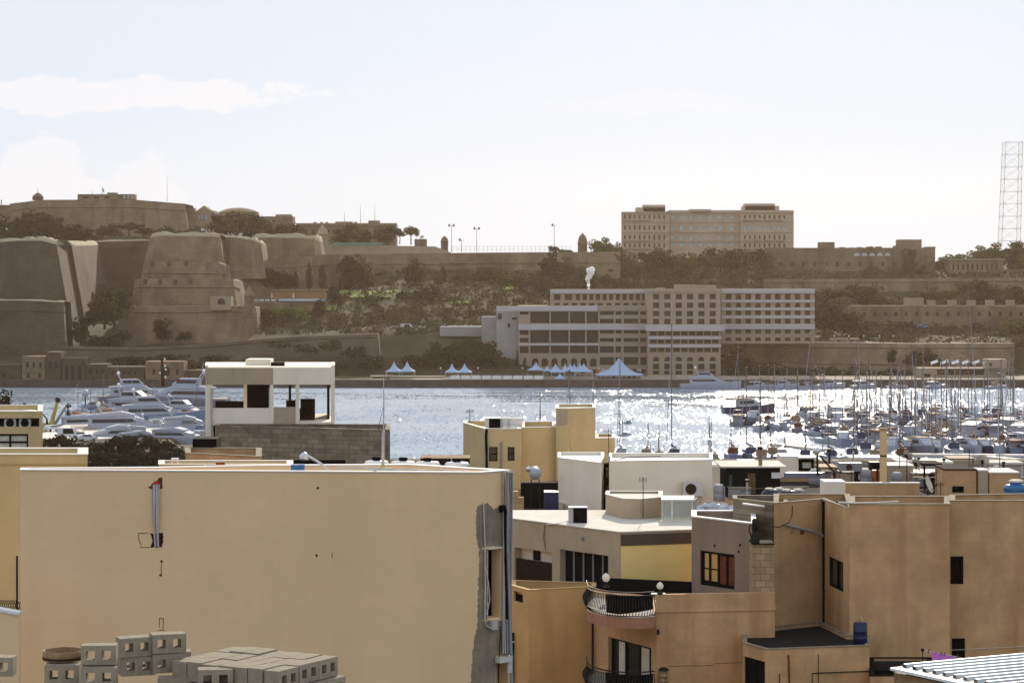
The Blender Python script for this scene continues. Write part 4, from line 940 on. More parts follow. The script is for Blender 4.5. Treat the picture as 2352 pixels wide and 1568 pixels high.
clump('right of the waterfront hotel', 'trees right of the waterfront hotel', [(1895,775,70,84,'round',D),(1925,765,60,76,'round',B_r),(1960,768,66,48,'round',D),(1905,790,80,40,'bush',O),(1940,795,60,30,'bush',B_r),(2020,752,80,24,'bush',D),(2075,754,70,22,'bush',D),(2325,788,80,56,'round',O),(2360,790,70,60,'round',D),(1985,776,60,24,'bush',O),(2330,880,60,120,'round',D),(1880,730,40,60,'round',B_r)], 'group', 905)
clump('against the harbour bastion', 'trees against the harbour bastion', [(2048,838,26,34,'round',D),(2085,842,22,26,'round',D),(2108,842,40,36,'round',D),(2136,838,36,34,'round',D),(2160,842,40,24,'bush',D),(1690,862,80,60,'round',D),(1740,864,80,40,'bush',D),(1800,866,80,36,'bush',D),(1850,866,60,30,'bush',D),(1905,868,70,34,'bush',D),(1970,868,70,34,'bush',B_r),(2040,868,70,28,'bush',D),(2090,868,50,26,'bush',B_r)], 'row', 843)
clump('on the shore left of the hotel annexe', 'trees on the shore left of the hotel annexe', [(950,866,60,50,'round',D),(985,868,60,60,'round',D),(1020,868,66,72,'round',D),(1055,868,70,78,'pine',D),(1090,868,76,90,'pine',D),(1120,868,70,80,'round',D),(1148,868,50,60,'round',O),(1000,806,30,30,'bush',D),(1188,868,16,60,'cypress',D),(1205,862,22,38,'cypress',D),(1170,866,24,34,'bush',D)], 'thicket', 838)
clump('in the ditch by the arch', 'trees in the ditch by the arch', [(215,752,40,50,'round',D),(240,756,70,86,'round',D),(262,756,60,80,'round',O),(285,720,40,50,'round',D),(185,790,50,60,'round',D),(205,800,50,40,'bush',D),(245,800,60,40,'bush',D),(374,783,44,48,'round',D),(425,783,36,28,'bush',D),(285,785,40,36,'bush',D),(330,640,1,1,'bush',D)][:-1], 'clump', 860)
clump('at the foot of the rampart stump', 'trees at the foot of the rampart stump', [(562,660,50,44,'round',D),(590,664,50,40,'round',D),(615,662,50,44,'round',D),(640,664,44,40,'round',D),(680,664,22,40,'cypress',D),(710,664,30,56,'cypress',D),(740,664,34,54,'cypress',D),(662,664,40,34,'round',D)], 'dark row', 958)
clump('under the pool terrace', 'trees under the pool terrace', [(600,738,50,26,'round',D),(640,744,50,36,'round',G_),(662,748,54,40,'round',O),(690,745,54,36,'round',G_),(712,748,50,34,'bush',G_),(735,735,30,46,'round',D),(620,752,50,20,'bush',O),(600,720,40,22,'bush',O)], 'green group', 902)
mid = [(792,672,40,72,'round',D),(812,672,54,82,'round',D),(835,676,40,66,'round',D),(838,668,26,78,'palm','palm_leaf'),(851,672,26,82,'palm','palm_leaf'),(770,690,44,30,'round',D),(800,700,50,30,'bush',D),(900,668,34,60,'palm','palm_leaf'),(896,680,50,44,'round',O),(948,662,44,66,'round',D),(960,664,36,60,'round',B_r),(920,690,56,34,'round',D),(1008,660,34,40,'round',B_r),(1018,656,26,42,'cypress',D),(1055,662,50,44,'round',B_r),(1100,660,44,50,'round',O),(1130,668,54,56,'round',B_r),(1160,680,60,60,'round',O),(1195,672,56,50,'round',B_r),(1232,668,56,44,'round',B_r),(1265,650,56,70,'round',D),(1300,650,56,60,'round',B_r),(1330,662,56,50,'round',O),(1355,668,56,44,'round',B_r),(1200,700,66,40,'bush',B_r),(1250,700,60,30,'bush',O),(1155,712,60,30,'bush',D),(1300,690,60,40,'round',B_r)]
clump('on the slope under the long rampart', 'trees on the slope under the long rampart', mid, 'upper band', 968)
low = [(860,700,60,30,'bush',D),(890,712,70,34,'bush',D),(930,705,60,34,'round',D),(975,712,70,54,'round',D),(1000,706,50,44,'round',D),(1040,700,50,22,'bush',O),(850,735,70,40,'bush',B_r),(900,740,80,38,'bush',B_r),(800,745,70,40,'bush',B_r),(950,742,60,28,'bush',B_r),(1110,735,50,34,'bush',D),(1060,740,60,24,'bush',B_r),(770,740,50,30,'bush',O),(1016,750,40,16,'bush',D),(1082,752,50,18,'bush',D),(1090,715,60,24,'bush',B_r),(770,715,34,44,'round',D)]
clump('on the slope above the parked cars', 'bushes on the slope above the parked cars', low, 'lower band', 925)
clump('over the sea wall', 'shrubs hanging over the sea wall', [(640,800,60,26,'bush',D),(700,812,60,30,'bush',D),(760,806,60,34,'bush',D),(820,824,60,40,'bush',D),(855,850,60,44,'bush',D),(780,860,80,40,'bush',D),(700,866,80,40,'bush',D),(620,862,80,38,'bush',D),(540,866,80,34,'bush',D),(470,858,80,34,'bush',D),(400,832,90,26,'bush',D),(330,838,70,26,'bush',D),(280,836,70,24,'bush',D),(830,880,60,30,'bush',D),(500,838,80,30,'bush',D),(580,844,80,28,'bush',D)], 'dark fringe', 836)
# scrub covering the slopes: one mass
rn = random.Random(21); mb = MB()
M['leaf_scrub'] = mat('leaf_scrub', (.085,.060,.036), .95, .3, .05, spec=.1, trans=.2, col2=(.030,.026,.014))
for k in range(2300):
    u = rn.uniform(560, 1420) if k < 1500 else rn.uniform(1850, 2400); v = rn.uniform(625, 770) if k < 1500 else rn.uniform(640, 800)
    if 568 < u < 752 and v < 716: continue
    Y = gy(u, v)
    if Y > 1100 or (k >= 1500 and (Y > 980)): continue
    X = (u-CU)*Y/F; s = rn.uniform(.9, 2.6)
    leaf_quads(mb, Vector((X, Y, tz(X, Y)+s*.25)), Vector((s*1.3, s*1.3, s*.75)), .34, rn, 26)
for k in range(900):
    u = rn.uniform(1300, 2360); v = rn.uniform(598, 664); Y = gy(u, v)
    if Y > 1075 or (u > 1750 and v < 632 and Y > 1020): continue
    X = (u-CU)*Y/F; s = rn.uniform(1.2, 3.2)
    leaf_quads(mb, Vector((X, Y, tz(X, Y)+s*.25)), Vector((s*1.3, s*1.3, s*.75)), .4, rn, 26)
tag(mb.build('scrub', M['leaf_scrub']), None, None, None, 'stuff')
rn = random.Random(22); mb = MB()
for k in range(420):
    u = rn.uniform(560, 1420); v = rn.uniform(640, 760)
    if 568 < u < 752 and v < 716: continue
    Y = gy(u, v)
    if Y > 1060: continue
    X = (u-CU)*Y/F; s = rn.uniform(.6, 1.7)
    leaf_quads(mb, Vector((X, Y, tz(X, Y)+s*.25)), Vector((s*1.3, s*1.3, s*.7)), .32, rn, 24)
tag(mb.build('green_scrub', M['leaf_olive']), None, None, None, 'stuff')
# grass patches that catch the sun
mb = MB()
for (u0, v0, wp, hp) in ((800,676,50,14),(824,680,44,12),(852,676,30,10),(875,681,50,10),(760,702,24,26),(968,680,40,7),(1010,688,30,6),(1058,697,50,5),(1175,663,30,8),(905,674,40,8)):
    rows = []
    for j in range(4):
        rows.append([])
        for i in range(7):
            u = u0-wp/2+wp*i/6+j*2; v = v0+hp/2-hp*j/3; g_ = gp(u, v); g_.z += .5; rows[-1].append(g_)
    mb.grid(rows, True)
tag(mb.build('grass_patch', M['grass']), None, None, None, 'stuff')
# parked cars near the podium
def car(label, p, rot, m, van=False):
    t = thing('van' if van else 'parked_car', label, 'van' if van else 'car', p, 'vehicles parked above the pinkish terrace wall'); L, Wd, H = (5.2,2,2.3) if van else (4.2,1.75,1.45)
    R_ = Matrix.Rotation(rot, 4, 'Z'); 
    def tr(pts): return [Vector(p)+R_@Vector(q) for q in pts]
    side = [(-L/2,.35),(L/2,.35),(L/2,.8),(L/2-.15,.95),(L*.26,1.0),(L*.14,H),(-L*.32,H),(-L/2+.05,1.0)] if not van else [(-L/2,.35),(L/2,.35),(L/2,1.1),(L*.34,1.3),(L*.22,H),(-L/2,H)]
    mb = MB(); a = tr([(x,-Wd/2,z) for x,z in side]); b = tr([(x,Wd/2,z) for x,z in side]); mb.face(a); mb.face(b[::-1]); n_ = len(a)
    for k in range(n_): mb.face([a[k], b[k], b[(k+1)%n_], a[(k+1)%n_]])
    mb.build('body', m, t)
    for s in (-1,1):
        mb = MB(); mb.face(tr([(-L*.28,s*(Wd/2+.01),1.02),(L*.2,s*(Wd/2+.01),1.02),(L*.11,s*(Wd/2+.01),H-.12),(-L*.28,s*(Wd/2+.01),H-.12)])); mb.build('side_window', M['boat_glass'], t)
    for sx in (-.31,.31):
        for s in (-1,1):
            mb = MB(); c = tr([(sx*L, s*(Wd/2-.1), .33)])[0]; ax = R_@Vector((0,1,0)); mb.tube([c-ax*.1, c+ax*.1], .33, 10); mb.build('wheel', M['black'], t)
    return t
M['car_red'] = mat('car_red', (.25,.03,.03), .35, .05, 1); M['car_blue'] = mat('car_blue', (.1,.25,.5), .35, .05, 1)
for k, (u, v, m_, vn, lb) in enumerate(((906,758,'car_paint',0,'small pale parked car, leftmost above the terrace wall'),(917,759,'car_red',0,'small dark red parked car beside the white van'),(936,758,'car_paint',1,'white van parked above the terrace wall'),(956,758,'car_red',0,'dark red parked car right of the white van'),(972,757,'car_paint',0,'pale parked car between the dark red car and the podium'),(2120,757,'car_blue',0,'blue car on the road below the casemates'))):
    p = gp(u, v); p = Vector((p.x, p.y, p.z+.6)); car(lb, P(u, v, 873) if u < 2000 else p, .1*k, M[m_], vn)
# ------------------------------------------------------------------ boats
def hull_rows(L, B, fb, bow=1.25, stern=.8, fine=.95):
    rows = []
    for i in range(13):
        s = i/12; x = -L/2+L*s
        hb = B/2*(stern+(1-stern)*min(1, s/.4)) if s < .4 else B/2*max(0.012, (1-((s-.4)/.6)**2.1))**fine
        sh = fb*(1+(bow-1)*s*s)
        rows.append([Vector((x*.93, 0, -.4)), Vector((x*.95, -hb*.72, -.25)), Vector((x*.97, -hb*.92, .15)), Vector((x, -hb, sh))])
    return rows
def hull(parent, L, B, fb, m, deck_m, **k):
    rows = hull_rows(L, B, fb, **k); mb = MB(); mb.grid([r for r in rows], True)
    mb.grid([[Vector((p.x,-p.y,p.z)) for p in r][::-1] for r in rows], True)
    r = rows[0]; mb.face([r[0], r[1], r[2], r[3], Vector((r[3].x,-r[3].y,r[3].z)), Vector((r[2].x,-r[2].y,r[2].z)), Vector((r[1].x,-r[1].y,r[1].z))])
    mb.build('hull', M[m], parent)
    mb = MB(); mb.grid([[Vector((r[3].x, r[3].y*.96, r[3].z-.06)), Vector((r[3].x, -r[3].y*.96, r[3].z-.06))] for r in rows], False); mb.build('deck', M[deck_m], parent)
    return rows
def loft(mb, secs):
    """secs: list of (x, halfwidth_bottom, halfwidth_top, z0, z1)"""
    rows = [[Vector((x,-a,z0)), Vector((x,-b,z1)), Vector((x,b,z1)), Vector((x,a,z0))] for x,a,b,z0,z1 in secs]
    mb.grid(rows, False); mb.face(rows[0][::-1]); mb.face(rows[-1])
def sailboat(hm, cm, L=11.0):
    t = thing('sailing_yacht', 'x', 'sailing yacht', (0,0,0)); B = L*.31
    hull(t, L, B, L*.10, hm, 'boat_white')
    mb = MB(); loft(mb, [(-L*.12,B*.30,B*.26,L*.095,L*.155),(L*.05,B*.28,B*.24,L*.10,L*.16),(L*.24,B*.14,B*.11,L*.11,L*.135)]); mb.build('cabin', M['boat_white'], t)
    mb = MB()
    for s in (-1,1): mb.face([(-L*.10,s*B*.288,L*.115),(L*.12,s*B*.25,L*.122),(L*.12,s*B*.238,L*.14),(-L*.10,s*B*.272,L*.142)][::s])
    mb.build('cabin_window', M['boat_glass'], t)
    mb = MB(); H = L*1.30; mb.tube([(L*.08,0,L*.13),(L*.08,0,H)], [.11,.07], 6)
    for z, w in ((H*.42,B*.30),(H*.70,B*.22)): mb.tube([(L*.08,-w,z),(L*.08,w,z)], .035, 4)
    mb.box(L*.08-.12, L*.08+.12, -.12, .12, H, H+.25); mb.build('mast', M['mast'], t)
    mb = MB(); mb.tube([(L*.07,0,L*.21),(-L*.33,0,L*.215)], .07, 5); mb.build('boom', M['mast'], t)
    mb = MB(); mb.tube([(L*.06,0,L*.26),(-L*.05,0,L*.245),(-L*.32,0,L*.235)], [.26,.22,.10], 6); mb.build('sail_cover', M[cm], t)
    mb = MB()
    for a, b in (((L*.5,0,L*.12),(L*.08,0,H)),((-L*.5,0,L*.11),(L*.08,0,H)),((L*.06,-B*.46,L*.1),(L*.08,-B*.22,H*.7)),((L*.06,B*.46,L*.1),(L*.08,B*.22,H*.7))): mb.tube([a,b], .018, 3)
    mb.build('rigging', M['mast'], t)
    mb = MB(); mb.tube([(L*.48,0,L*.17),(L*.10,0,H*.93)], [.10,.05], 5); mb.build('furled_jib', M['boat_white'], t)
    mb = MB(); loft(mb, [(-L*.20,B*.30,B*.26,L*.10,L*.20),(-L*.11,B*.30,B*.25,L*.12,L*.205),(-L*.06,B*.26,B*.22,L*.15,L*.16)]); mb.build('spray_hood', M[cm], t)
    return t
def motorboat(hm, cm, L=10.0):
    t = thing('motor_boat', 'x', 'motor boat', (0,0,0)); B = L*.33
    hull(t, L, B, L*.12, hm, 'boat_white', bow=1.5, stern=.92)
    mb = MB(); loft(mb, [(-L*.22,B*.40,B*.36,L*.11,L*.26),(L*.06,B*.38,B*.32,L*.12,L*.27),(L*.22,B*.26,B*.18,L*.14,L*.16)]); mb.build('cabin', M['boat_white'], t)
    mb = MB()
    for s in (-1,1): mb.face([(-L*.20,s*B*.40,L*.17),(L*.08,s*B*.37,L*.18),(L*.06,s*B*.352,L*.235),(-L*.20,s*B*.382,L*.23)][::s])
    mb.face([(L*.07,-B*.30,L*.255),(L*.195,-B*.20,L*.175),(L*.195,B*.20,L*.175),(L*.07,B*.30,L*.255)]); mb.build('windscreen', M['boat_glass'], t)
    mb = MB(); loft(mb, [(-L*.40,B*.40,B*.36,L*.24,L*.275),(-L*.12,B*.38,B*.34,L*.26,L*.285),(L*.04,B*.30,B*.26,L*.272,L*.28)]); mb.build('canopy', M[cm], t)
    mb = MB(); mb.tube([(-L*.12,-B*.34,L*.26),(-L*.2,-B*.3,L*.40),(-L*.2,B*.3,L*.40),(-L*.12,B*.34,L*.26)], .07, 5); mb.build('radar_arch', M['boat_white'], t)
    mb = MB(); mb.tube([(L*.12,-B*.42,L*.20),(L*.40,-B*.22,L*.23),(L*.5,0,L*.25),(L*.40,B*.22,L*.23),(L*.12,B*.42,L*.20)], .03, 4); mb.build('bow_rail', M['steel'], t)
    return t
def yacht(hm, cm, L=24.0, decks=2):
    t = thing('motor_yacht', 'x', 'motor yacht', (0,0,0)); B = L*.25
    hull(t, L, B, L*.085, hm, 'teak', bow=1.6, stern=.9)
    h = L*.085
    mb = MB(); loft(mb, [(-L*.34,B*.42,B*.40,h,h+2.3),(L*.06,B*.40,B*.37,h*1.05,h+2.35),(L*.24,B*.28,B*.20,h*1.2,h+1.0)]); mb.build('saloon', M['boat_white'], t)
    mb = MB()
    for s in (-1,1): mb.face([(-L*.30,s*(B*.415+.03),h+.9),(L*.10,s*(B*.385+.03),h+1.0),(L*.05,s*(B*.375+.03),h+1.75),(-L*.30,s*(B*.402+.03),h+1.7)][::s])
    mb.face([(L*.075,-B*.33,h+2.2),(L*.21,-B*.24,h+1.25),(L*.21,B*.24,h+1.25),(L*.075,B*.33,h+2.2)]); mb.build('window_band', M['boat_glass'], t)
    mb = MB(); loft(mb, [(-L*.36,B*.44,B*.42,h+2.32,h+2.55),(-L*.05,B*.42,B*.40,h+2.36,h+3.3),(L*.08,B*.34,B*.28,h+2.4,h+2.6)]); mb.build('flybridge', M['boat_white'], t)
    if decks > 1:
        mb = MB(); loft(mb, [(-L*.22,B*.30,B*.28,h+2.9,h+4.6),(-L*.03,B*.30,B*.26,h+2.9,h+4.7),(L*.04,B*.26,B*.20,h+2.9,h+3.4)]); mb.build('wheelhouse', M['boat_white'], t)
        mb = MB()
        for s in (-1,1): mb.face([(-L*.2,s*(B*.30+.02),h+3.5),(L*.0,s*(B*.29+.02),h+3.5),(-L*.02,s*(B*.275+.02),h+4.3),(-L*.2,s*(B*.29+.02),h+4.3)][::s])
        mb.build('wheelhouse_window', M['boat_glass'], t)
    zt = h+(4.6 if decks > 1 else 3.2)
    mb = MB(); mb.tube([(-L*.20,-B*.34,zt-1.2),(-L*.25,-B*.26,zt+1.1),(-L*.25,B*.26,zt+1.1),(-L*.20,B*.34,zt-1.2)], .16, 5); ra = mb.build('radar_arch', M['boat_white'], t)
    mb = MB(); mb.ico((-L*.25,-.8,zt+1.65), .48, 0, 1, 1, 1.1); mb.build('radar_dome', M['white_paint'], ra)
    mb = MB(); mb.tube([(-L*.25,.5,zt+1.1),(-L*.26,.5,zt+4.2)], [.09,.03], 5); mb.tube([(-L*.25,-.2,zt+2.6),(-L*.25,1.2,zt+2.6)], .04, 4); mb.build('aerial', M['boat_white'], t)
    mb = MB(); n_ = 12
    pr = [(L*.2+L*.3*k/n_, -B*.42*(1-(k/n_)**2)) for k in range(n_+1)]
    for s in (-1,1):
        mb.tube([(x, s*y, h*1.45+1.0) for x, y in pr], .035, 4)
        for x, y in pr[::2]: mb.tube([(x, s*y, h*1.25), (x, s*y, h*1.45+1.0)], .025, 3)
    mb.build('bow_rail', M['steel'], t)
    mb = MB(); loft(mb, [(-L*.5,B*.36,B*.34,.25,.5),(-L*.55,B*.34,B*.32,.25,.45)]); mb.build('swim_platform', M['teak'], t)
    return t
BP = {}
def boat(kind, hm, cm, p, L, rot, label, group, mast_top=None, decks=2):
    key = (kind, hm, cm, decks); base = {'sail': 11.0, 'motor': 10.0, 'yacht': 24.0}[kind]
    if key not in BP:
        t = BP[key] = sailboat(hm, cm) if kind == 'sail' else (motorboat(hm, cm) if kind == 'motor' else yacht(hm, cm, 24.0, decks))
    else: t = copy_tree(BP[key])
    t.location = (p[0], p[1], 0); s = L/base; t.scale = (s, s, s); t.rotation_euler = (0, 0, rot)
    t['label'] = label; t['group'] = group
    if mast_top:
        H = (Z(mast_top, p[1]))/s
        for ch in COL.objects:
            if ch.parent == t and ch.name.split('.')[0] in ('mast', 'rigging', 'furled_jib'): ch.scale = (1, 1, H/(11.0*1.30))
    return t
rn = random.Random(12)
rowsD = [('farthest', 962, 1850, 34), ('fifth', 974, 1700, 31), ('fourth', 988, 1745, 29), ('third', 1003, 1872, 29), ('second', 1020, 1905, 31), ('nearest', 1040, 1990, 33)]
TALL = {'fifth': {1700:(800), 1808:(837)}, 'fourth': {1865:770, 2220:668, 1970:775}, 'third': {2092:795, 2325:800}, 'second': {2170:830, 2045:860}}
HULLS = ['boat_white']*5+['boat_navy','boat_blue','boat_white','boat_grey']; CANV = ['canvas_blue','canvas_tan','boat_white','canvas_tan','canvas_blue','canvas_tan','boat_white','canvas_red']
HN = {'boat_white':'white','boat_navy':'navy','boat_blue':'pale blue','boat_grey':'grey'}; CN = {'canvas_blue':'blue','canvas_tan':'tan','boat_white':'white','canvas_red':'red'}
for rname, v, u0, st in rowsD:
    u = u0; k = 0; tall = dict(TALL.get(rname, {}))
    us = []
    while u < 2385: us.append([u, None]); u += st*rn.uniform(.8, 1.25)
    for tu, tv in tall.items(): q = min(us, key=lambda x: abs(x[0]-tu)); q[0] = tu; q[1] = tv
    for u, mt in us:
        vv = v+rn.uniform(-3, 3); Y = 36*F/(vv-650); p = ((u-CU)*Y/F, Y); r_ = rn.random()
        kd = 'sail' if (r_ < .62 or mt) else ('motor' if r_ < .93 else 'yacht'); hm, cm = rn.choice(HULLS), rn.choice(CANV)
        if kd == 'yacht': hm, cm = 'boat_white', 'boat_white'
        L = {'sail': rn.uniform(9.5, 13.5), 'motor': rn.uniform(8, 12), 'yacht': rn.uniform(15, 18)}[kd]
        rot = rn.choice((90, -90))+rn.uniform(-28, 28)
        kn = {'sail': '%s sailing yacht with %s sail cover' % (HN[hm], CN[cm]), 'motor': '%s motor boat with %s canopy' % (HN[hm], CN[cm]), 'yacht': 'larger white motor yacht'}[kd]
        boat(kd, hm, cm, p, L, R(rot), '%s, %s in the %s row' % (kn, ordw(k), rname), 'boats in the right-hand marina, rows counted from the quay, boats from the left', mt, 1)
        k += 1
# yachts at the near quay whose hulls hide behind the roofs
for k, (u, mt) in enumerate(((1240,905),(1311,852),(1366,850),(1425,812),(1487,968),(1514,975),(1545,750),(1628,955),(1636,965),(1681,985),(1718,846),(1748,868),(1772,988),(1800,1000),(1850,905),(1905,930),(1960,900),(2010,880),(2068,905))):
    Y = 462+rn.uniform(-3, 14); boat('sail', rn.choice(HULLS), rn.choice(CANV), ((u-CU)*Y/F, Y), rn.uniform(10, 13), R(90+rn.uniform(-15, 15)),
        'sailing yacht at the near quay, hull hidden by roofs, mast %s from the left' % ordw(k), 'masts rising behind the near roofs', mt)
# boats lying free
boat('motor', 'boat_navy', 'canvas_tan', ((1720-CU)*36*F/298/F, 36*F/298), 15, R(8), 'long dark boat lying across at the far left tip of the marina', 'outlying boats')
boat('motor', 'boat_grey', 'canvas_tan', ((1697-CU)*36*F/326/F, 36*F/326), 10, R(75), 'dark grey motor boat at the marina tip before the long dark boat', 'outlying boats')
boat('motor', 'boat_white', 'canvas_blue', ((2262-CU)*36*F/346/F, 36*F/346), 12, R(100), 'white motor boat near the black-hulled ketch at the right', 'outlying boats')
for u, v0, v1, L in ((1775,1020,1032,1),):
    pass
def pontoon(label, u0, v0, u1, v1, wd=1.2):
    a = P(u0, v0, 36*F/(v0-650)); b = P(u1, v1, 36*F/(v1-650)); a.z = b.z = .35; d = (b-a).normalized(); nn_ = Vector((-d.y, d.x, 0))
    mb = MB(); mb.obox((a+b)/2, (b-a)/2, nn_*wd, (0,0,.22)); single('pontoon', mb, M['coping'], label, 'pontoon', (a+b)/2, 'pontoons')
pontoon('bright short pontoon at the left edge of the marina', 1778, 1022, 1895, 1036, 1.6)
pontoon('long pontoon behind the nearest row of boats', 1930, 1046, 2400, 1050)
pontoon('middle pontoon of the marina', 1860, 1010, 2400, 1012)
pontoon('pale pontoon at the right near the dark-hulled boats', 2270, 1052, 2365, 1064, 1.5)
pontoon('outer pontoon of the marina', 1740, 981, 2400, 981)
# superyacht and boats at the far quay
t = boat('yacht', 'boat_white', 'boat_white', ((1632-CU)*786/F, 786), 21, R(0), 'sleek white motor yacht moored at the far quay before the hotel tower', 'boats along the far quay')
for k, (u, L, kd) in enumerate(((1745,9,'motor'),(1800,11,'motor'),(1862,9,'sail'),(1905,12,'motor'),(1985,10,'motor'),(2060,9,'sail'),(2150,9,'motor'),(2290,10,'sail'))):
    boat(kd, 'boat_white', 'canvas_tan' if k % 2 else 'boat_white', ((u-CU)*788/F, 788), L, R(5*k), 'small boat moored along the far quay, %s to the right of the sleek yacht' % ordw(k), 'boats along the far quay')
boat('motor', 'boat_white', 'boat_white', ((1445-CU)*36*F/322/F, 36*F/322), 3.2, R(60), 'tiny dinghy alone on the open water, farther from the roofs', 'dinghies on the open water')
boat('motor', 'boat_white', 'boat_white', ((1436-CU)*36*F/350/F, 36*F/350), 3.0, R(20), 'tiny dinghy alone on the open water, nearer to the roofs', 'dinghies on the open water')
# left marina
def lb(u, v): Y = 36*F/(v-650); return ((u-CU)*Y/F, Y)
g = 'motor yachts in the left-hand marina'
Ls = [('yacht','boat_grey','boat_white',322,925,26,12,2,'grey superyacht with a dark roof at the back of the marina'),
 ('yacht','boat_grey','boat_white',408,934,30,175,2,'large grey superyacht behind the white frame building'),
 ('yacht','boat_white','boat_white',325,957,25,-14,2,'white flybridge yacht with a black window strip, behind the blue-hulled ones'),
 ('yacht','boat_blue','boat_white',362,972,25,12,2,'long blue-hulled yacht in the middle of the left marina'),
 ('yacht','boat_blue','boat_white',430,968,20,-20,2,'blue-hulled yacht beside the white frame building'),
 ('yacht','boat_white','boat_white',205,990,19,20,1,'white yacht with a dark saloon at the inner quay'),
 ('yacht','boat_white','boat_white',290,1000,26,8,1,'big white yacht with square cabin windows'),
 ('yacht','boat_blue','boat_white',262,1020,20,-160,1,'blue-and-white speed yacht nearest the dark trees'),
 ('yacht','boat_white','boat_white',368,998,17,15,1,'white yacht flying a red flag at its stern'),
 ('yacht','boat_blue','boat_white',436,994,19,5,1,'pale blue yacht half behind the white frame building'),
 ('yacht','boat_white','boat_white',415,1022,18,-18,1,'white yacht with a bright pointed bow above the dark trees'),
 ('yacht','boat_white','boat_white',330,1022,15,30,1,'small white yacht between the speed yacht and the dark trees'),
 ('motor','boat_white','canvas_blue',245,955,9,70,1,'small white motor boat behind the wooden boat'),
 ('motor','boat_white','boat_white',270,962,10,50,1,'white cabin boat right of the wooden boat'),
 ('motor','boat_grey','canvas_tan',225,1005,8,30,1,'grey motor boat under the inner quay'),
 ('motor','boat_white','boat_white',470,1012,9,60,1,'white motor boat right next to the frame building post'),
 ('sail','boat_white','canvas_tan',237,944,10,100,1,'slim sailing yacht at the back of the left marina')]
for kd, hm, cm, u, v, L, rot, dk, lab in Ls: boat(kd, hm, cm, lb(u, v), L, R(rot), lab, g, 857 if kd == 'sail' else None, dk)
t = thing('wooden_boat', 'old wooden boat with an orange-brown hull and a white bowsprit', 'wooden boat', (0,0,0)); hull(t, 15, 4.2, 1.7, 'wood_hull', 'teak', bow=1.7)
mb = MB(); mb.tube([(6.6,0,2.8),(11.8,0,5.0)], [.26,.16], 6); mb.build('bowsprit', M['white_paint'], t)
mb = MB(); loft(mb, [(-4,1.2,1.1,1.6,3.4),(0,1.2,1.0,1.7,3.4)]); mb.build('deckhouse', M['teak'], t)
mb = MB(); mb.tube([(1.5,0,1.8),(1.5,0,9)], [.12,.07], 6); mb.build('mast', M['mast'], t)
p = lb(222, 968); t.location = (p[0], p[1], 0); t.rotation_euler = (0,0,R(188))
# black lattice-like mast with coloured lamps
p = lb(374, 930); t = thing('signal_mast', 'tall black mast hung with small white and red shapes above the yachts', 'mast', (p[0], p[1], 5.5)); Y = p[1]
mb = MB(); mb.tube([(p[0],Y,5.5),(p[0]-.3,Y,Z(820,Y))], [.55,.3], 6); mb.build('pole', M['black'], t)
for dz, dx, m in ((0.3,.6,'white_paint'),(1.6,-.8,'red'),(2.2,.7,'white_paint'),(3.2,.9,'white_paint'),(4.2,-.8,'white_paint'),(5.4,.8,'white_paint'),(6.4,-.7,'red')):
    mb = MB(); mb.ico((p[0]+dx, Y-.3, Z(822,Y)-dz*1.05), .3); mb.build('lamp', M[m], t)
for lab, u, v0, v1, sz in (('ball-topped post beside the wooden boat',196,897,932,1.1),):
    Y = 36*F/(945-650); t = thing('radome_post', lab, 'post', P(u, v1, Y)); mb = MB(); mb.tube([P(u,v1+8,Y), P(u,v0+8,Y)], .18, 6); mb.build('post', M['iron'], t); mb = MB(); mb.ico(P(u,v0+6,Y), sz*.95); mb.build('ball', M['boat_white'], t)
for k, (lab, u0, v0, u1, v1, m, w_) in enumerate((('yellow folding boat crane standing on the left quay',133,918,120,965,'yellow_paint',.55),('thin dark crane arm left of the yellow crane',86,936,108,962,'iron',.2),('grey sloping gangway frame beside the yellow crane',155,928,122,980,'pvc_grey',.45),('dark squat winch with a ball top on the quay',158,932,157,960,'iron',.5))):
    Y = 562; t = thing(('crane','dark_crane','gangway','winch')[k], lab, ('crane','crane','gangway','winch')[k], P(u1, v1+20, Y)); a, b = P(u1, v1, Y), P(u0, v0, Y)
    mb = MB(); mb.tube([a, b], [w_, w_*.6], 6); mb.build('arm', M[m], t); mb = MB(); c = Vector((a.x, Y, 1.7)); mb.tube([c, a], [w_*1.6, w_], 6); mb.build('base', M[m], t)
    if k in (0, 3): mb = MB(); mb.ico(b, w_*1.3); mb.build('head', M['iron'], t)
# near quay road with parked vehicles, left
mb = MB(); mb.prism([(-106,508),(-96,500),(-74,520),(-86,560),(-108,562)], 1.5, 1.95); struct('quay_road', mb, M['coping'])
def nearp(u, v, z=1.95): Y = DY(v, z); p = P(u, v, Y); return Vector((p.x, Y, z))
for k, (u, v, m_, vn) in enumerate(((150,997,'car_blue',0),(176,1000,'car_red',0),(190,1006,'car_paint',0),(160,1006,'car_paint',1),(200,1012,'car_paint',0),(122,990,'car_paint',0))):
    t = car('%s parked on the left quay, %s of a loose group' % (('blue car','dark red car','pale car','white van','pale car','pale car')[k], ordw(k)), nearp(u, v), R(-40+17*k), M[m_], vn); t['group'] = 'vehicles on the left quay'
clump('along the near left shore', 'dark trees along the near left shore', [(112,1062,50,53,'round',D),(140,1064,60,63,'round',D),(170,1066,56,61,'round',D),(205,1070,60,53,'round',D),(240,1076,64,58,'round',D),(275,1082,70,78,'round',D),(312,1086,74,85,'round',D),(345,1086,66,80,'round',D),(376,1086,60,73,'round',D),(408,1090,60,61,'round',D),(440,1090,60,56,'round',D),(150,1080,70,48,'round',D),(220,1084,70,48,'round',D)], 'mass', 430)
clump('behind the air-conditioned roof', 'trees behind the air-conditioned roof', [(-8,985,80,88,'round',D),(14,985,50,60,'round',D),(40,985,44,54,'round',D),(66,985,50,56,'round',D)], 'pair', 420)

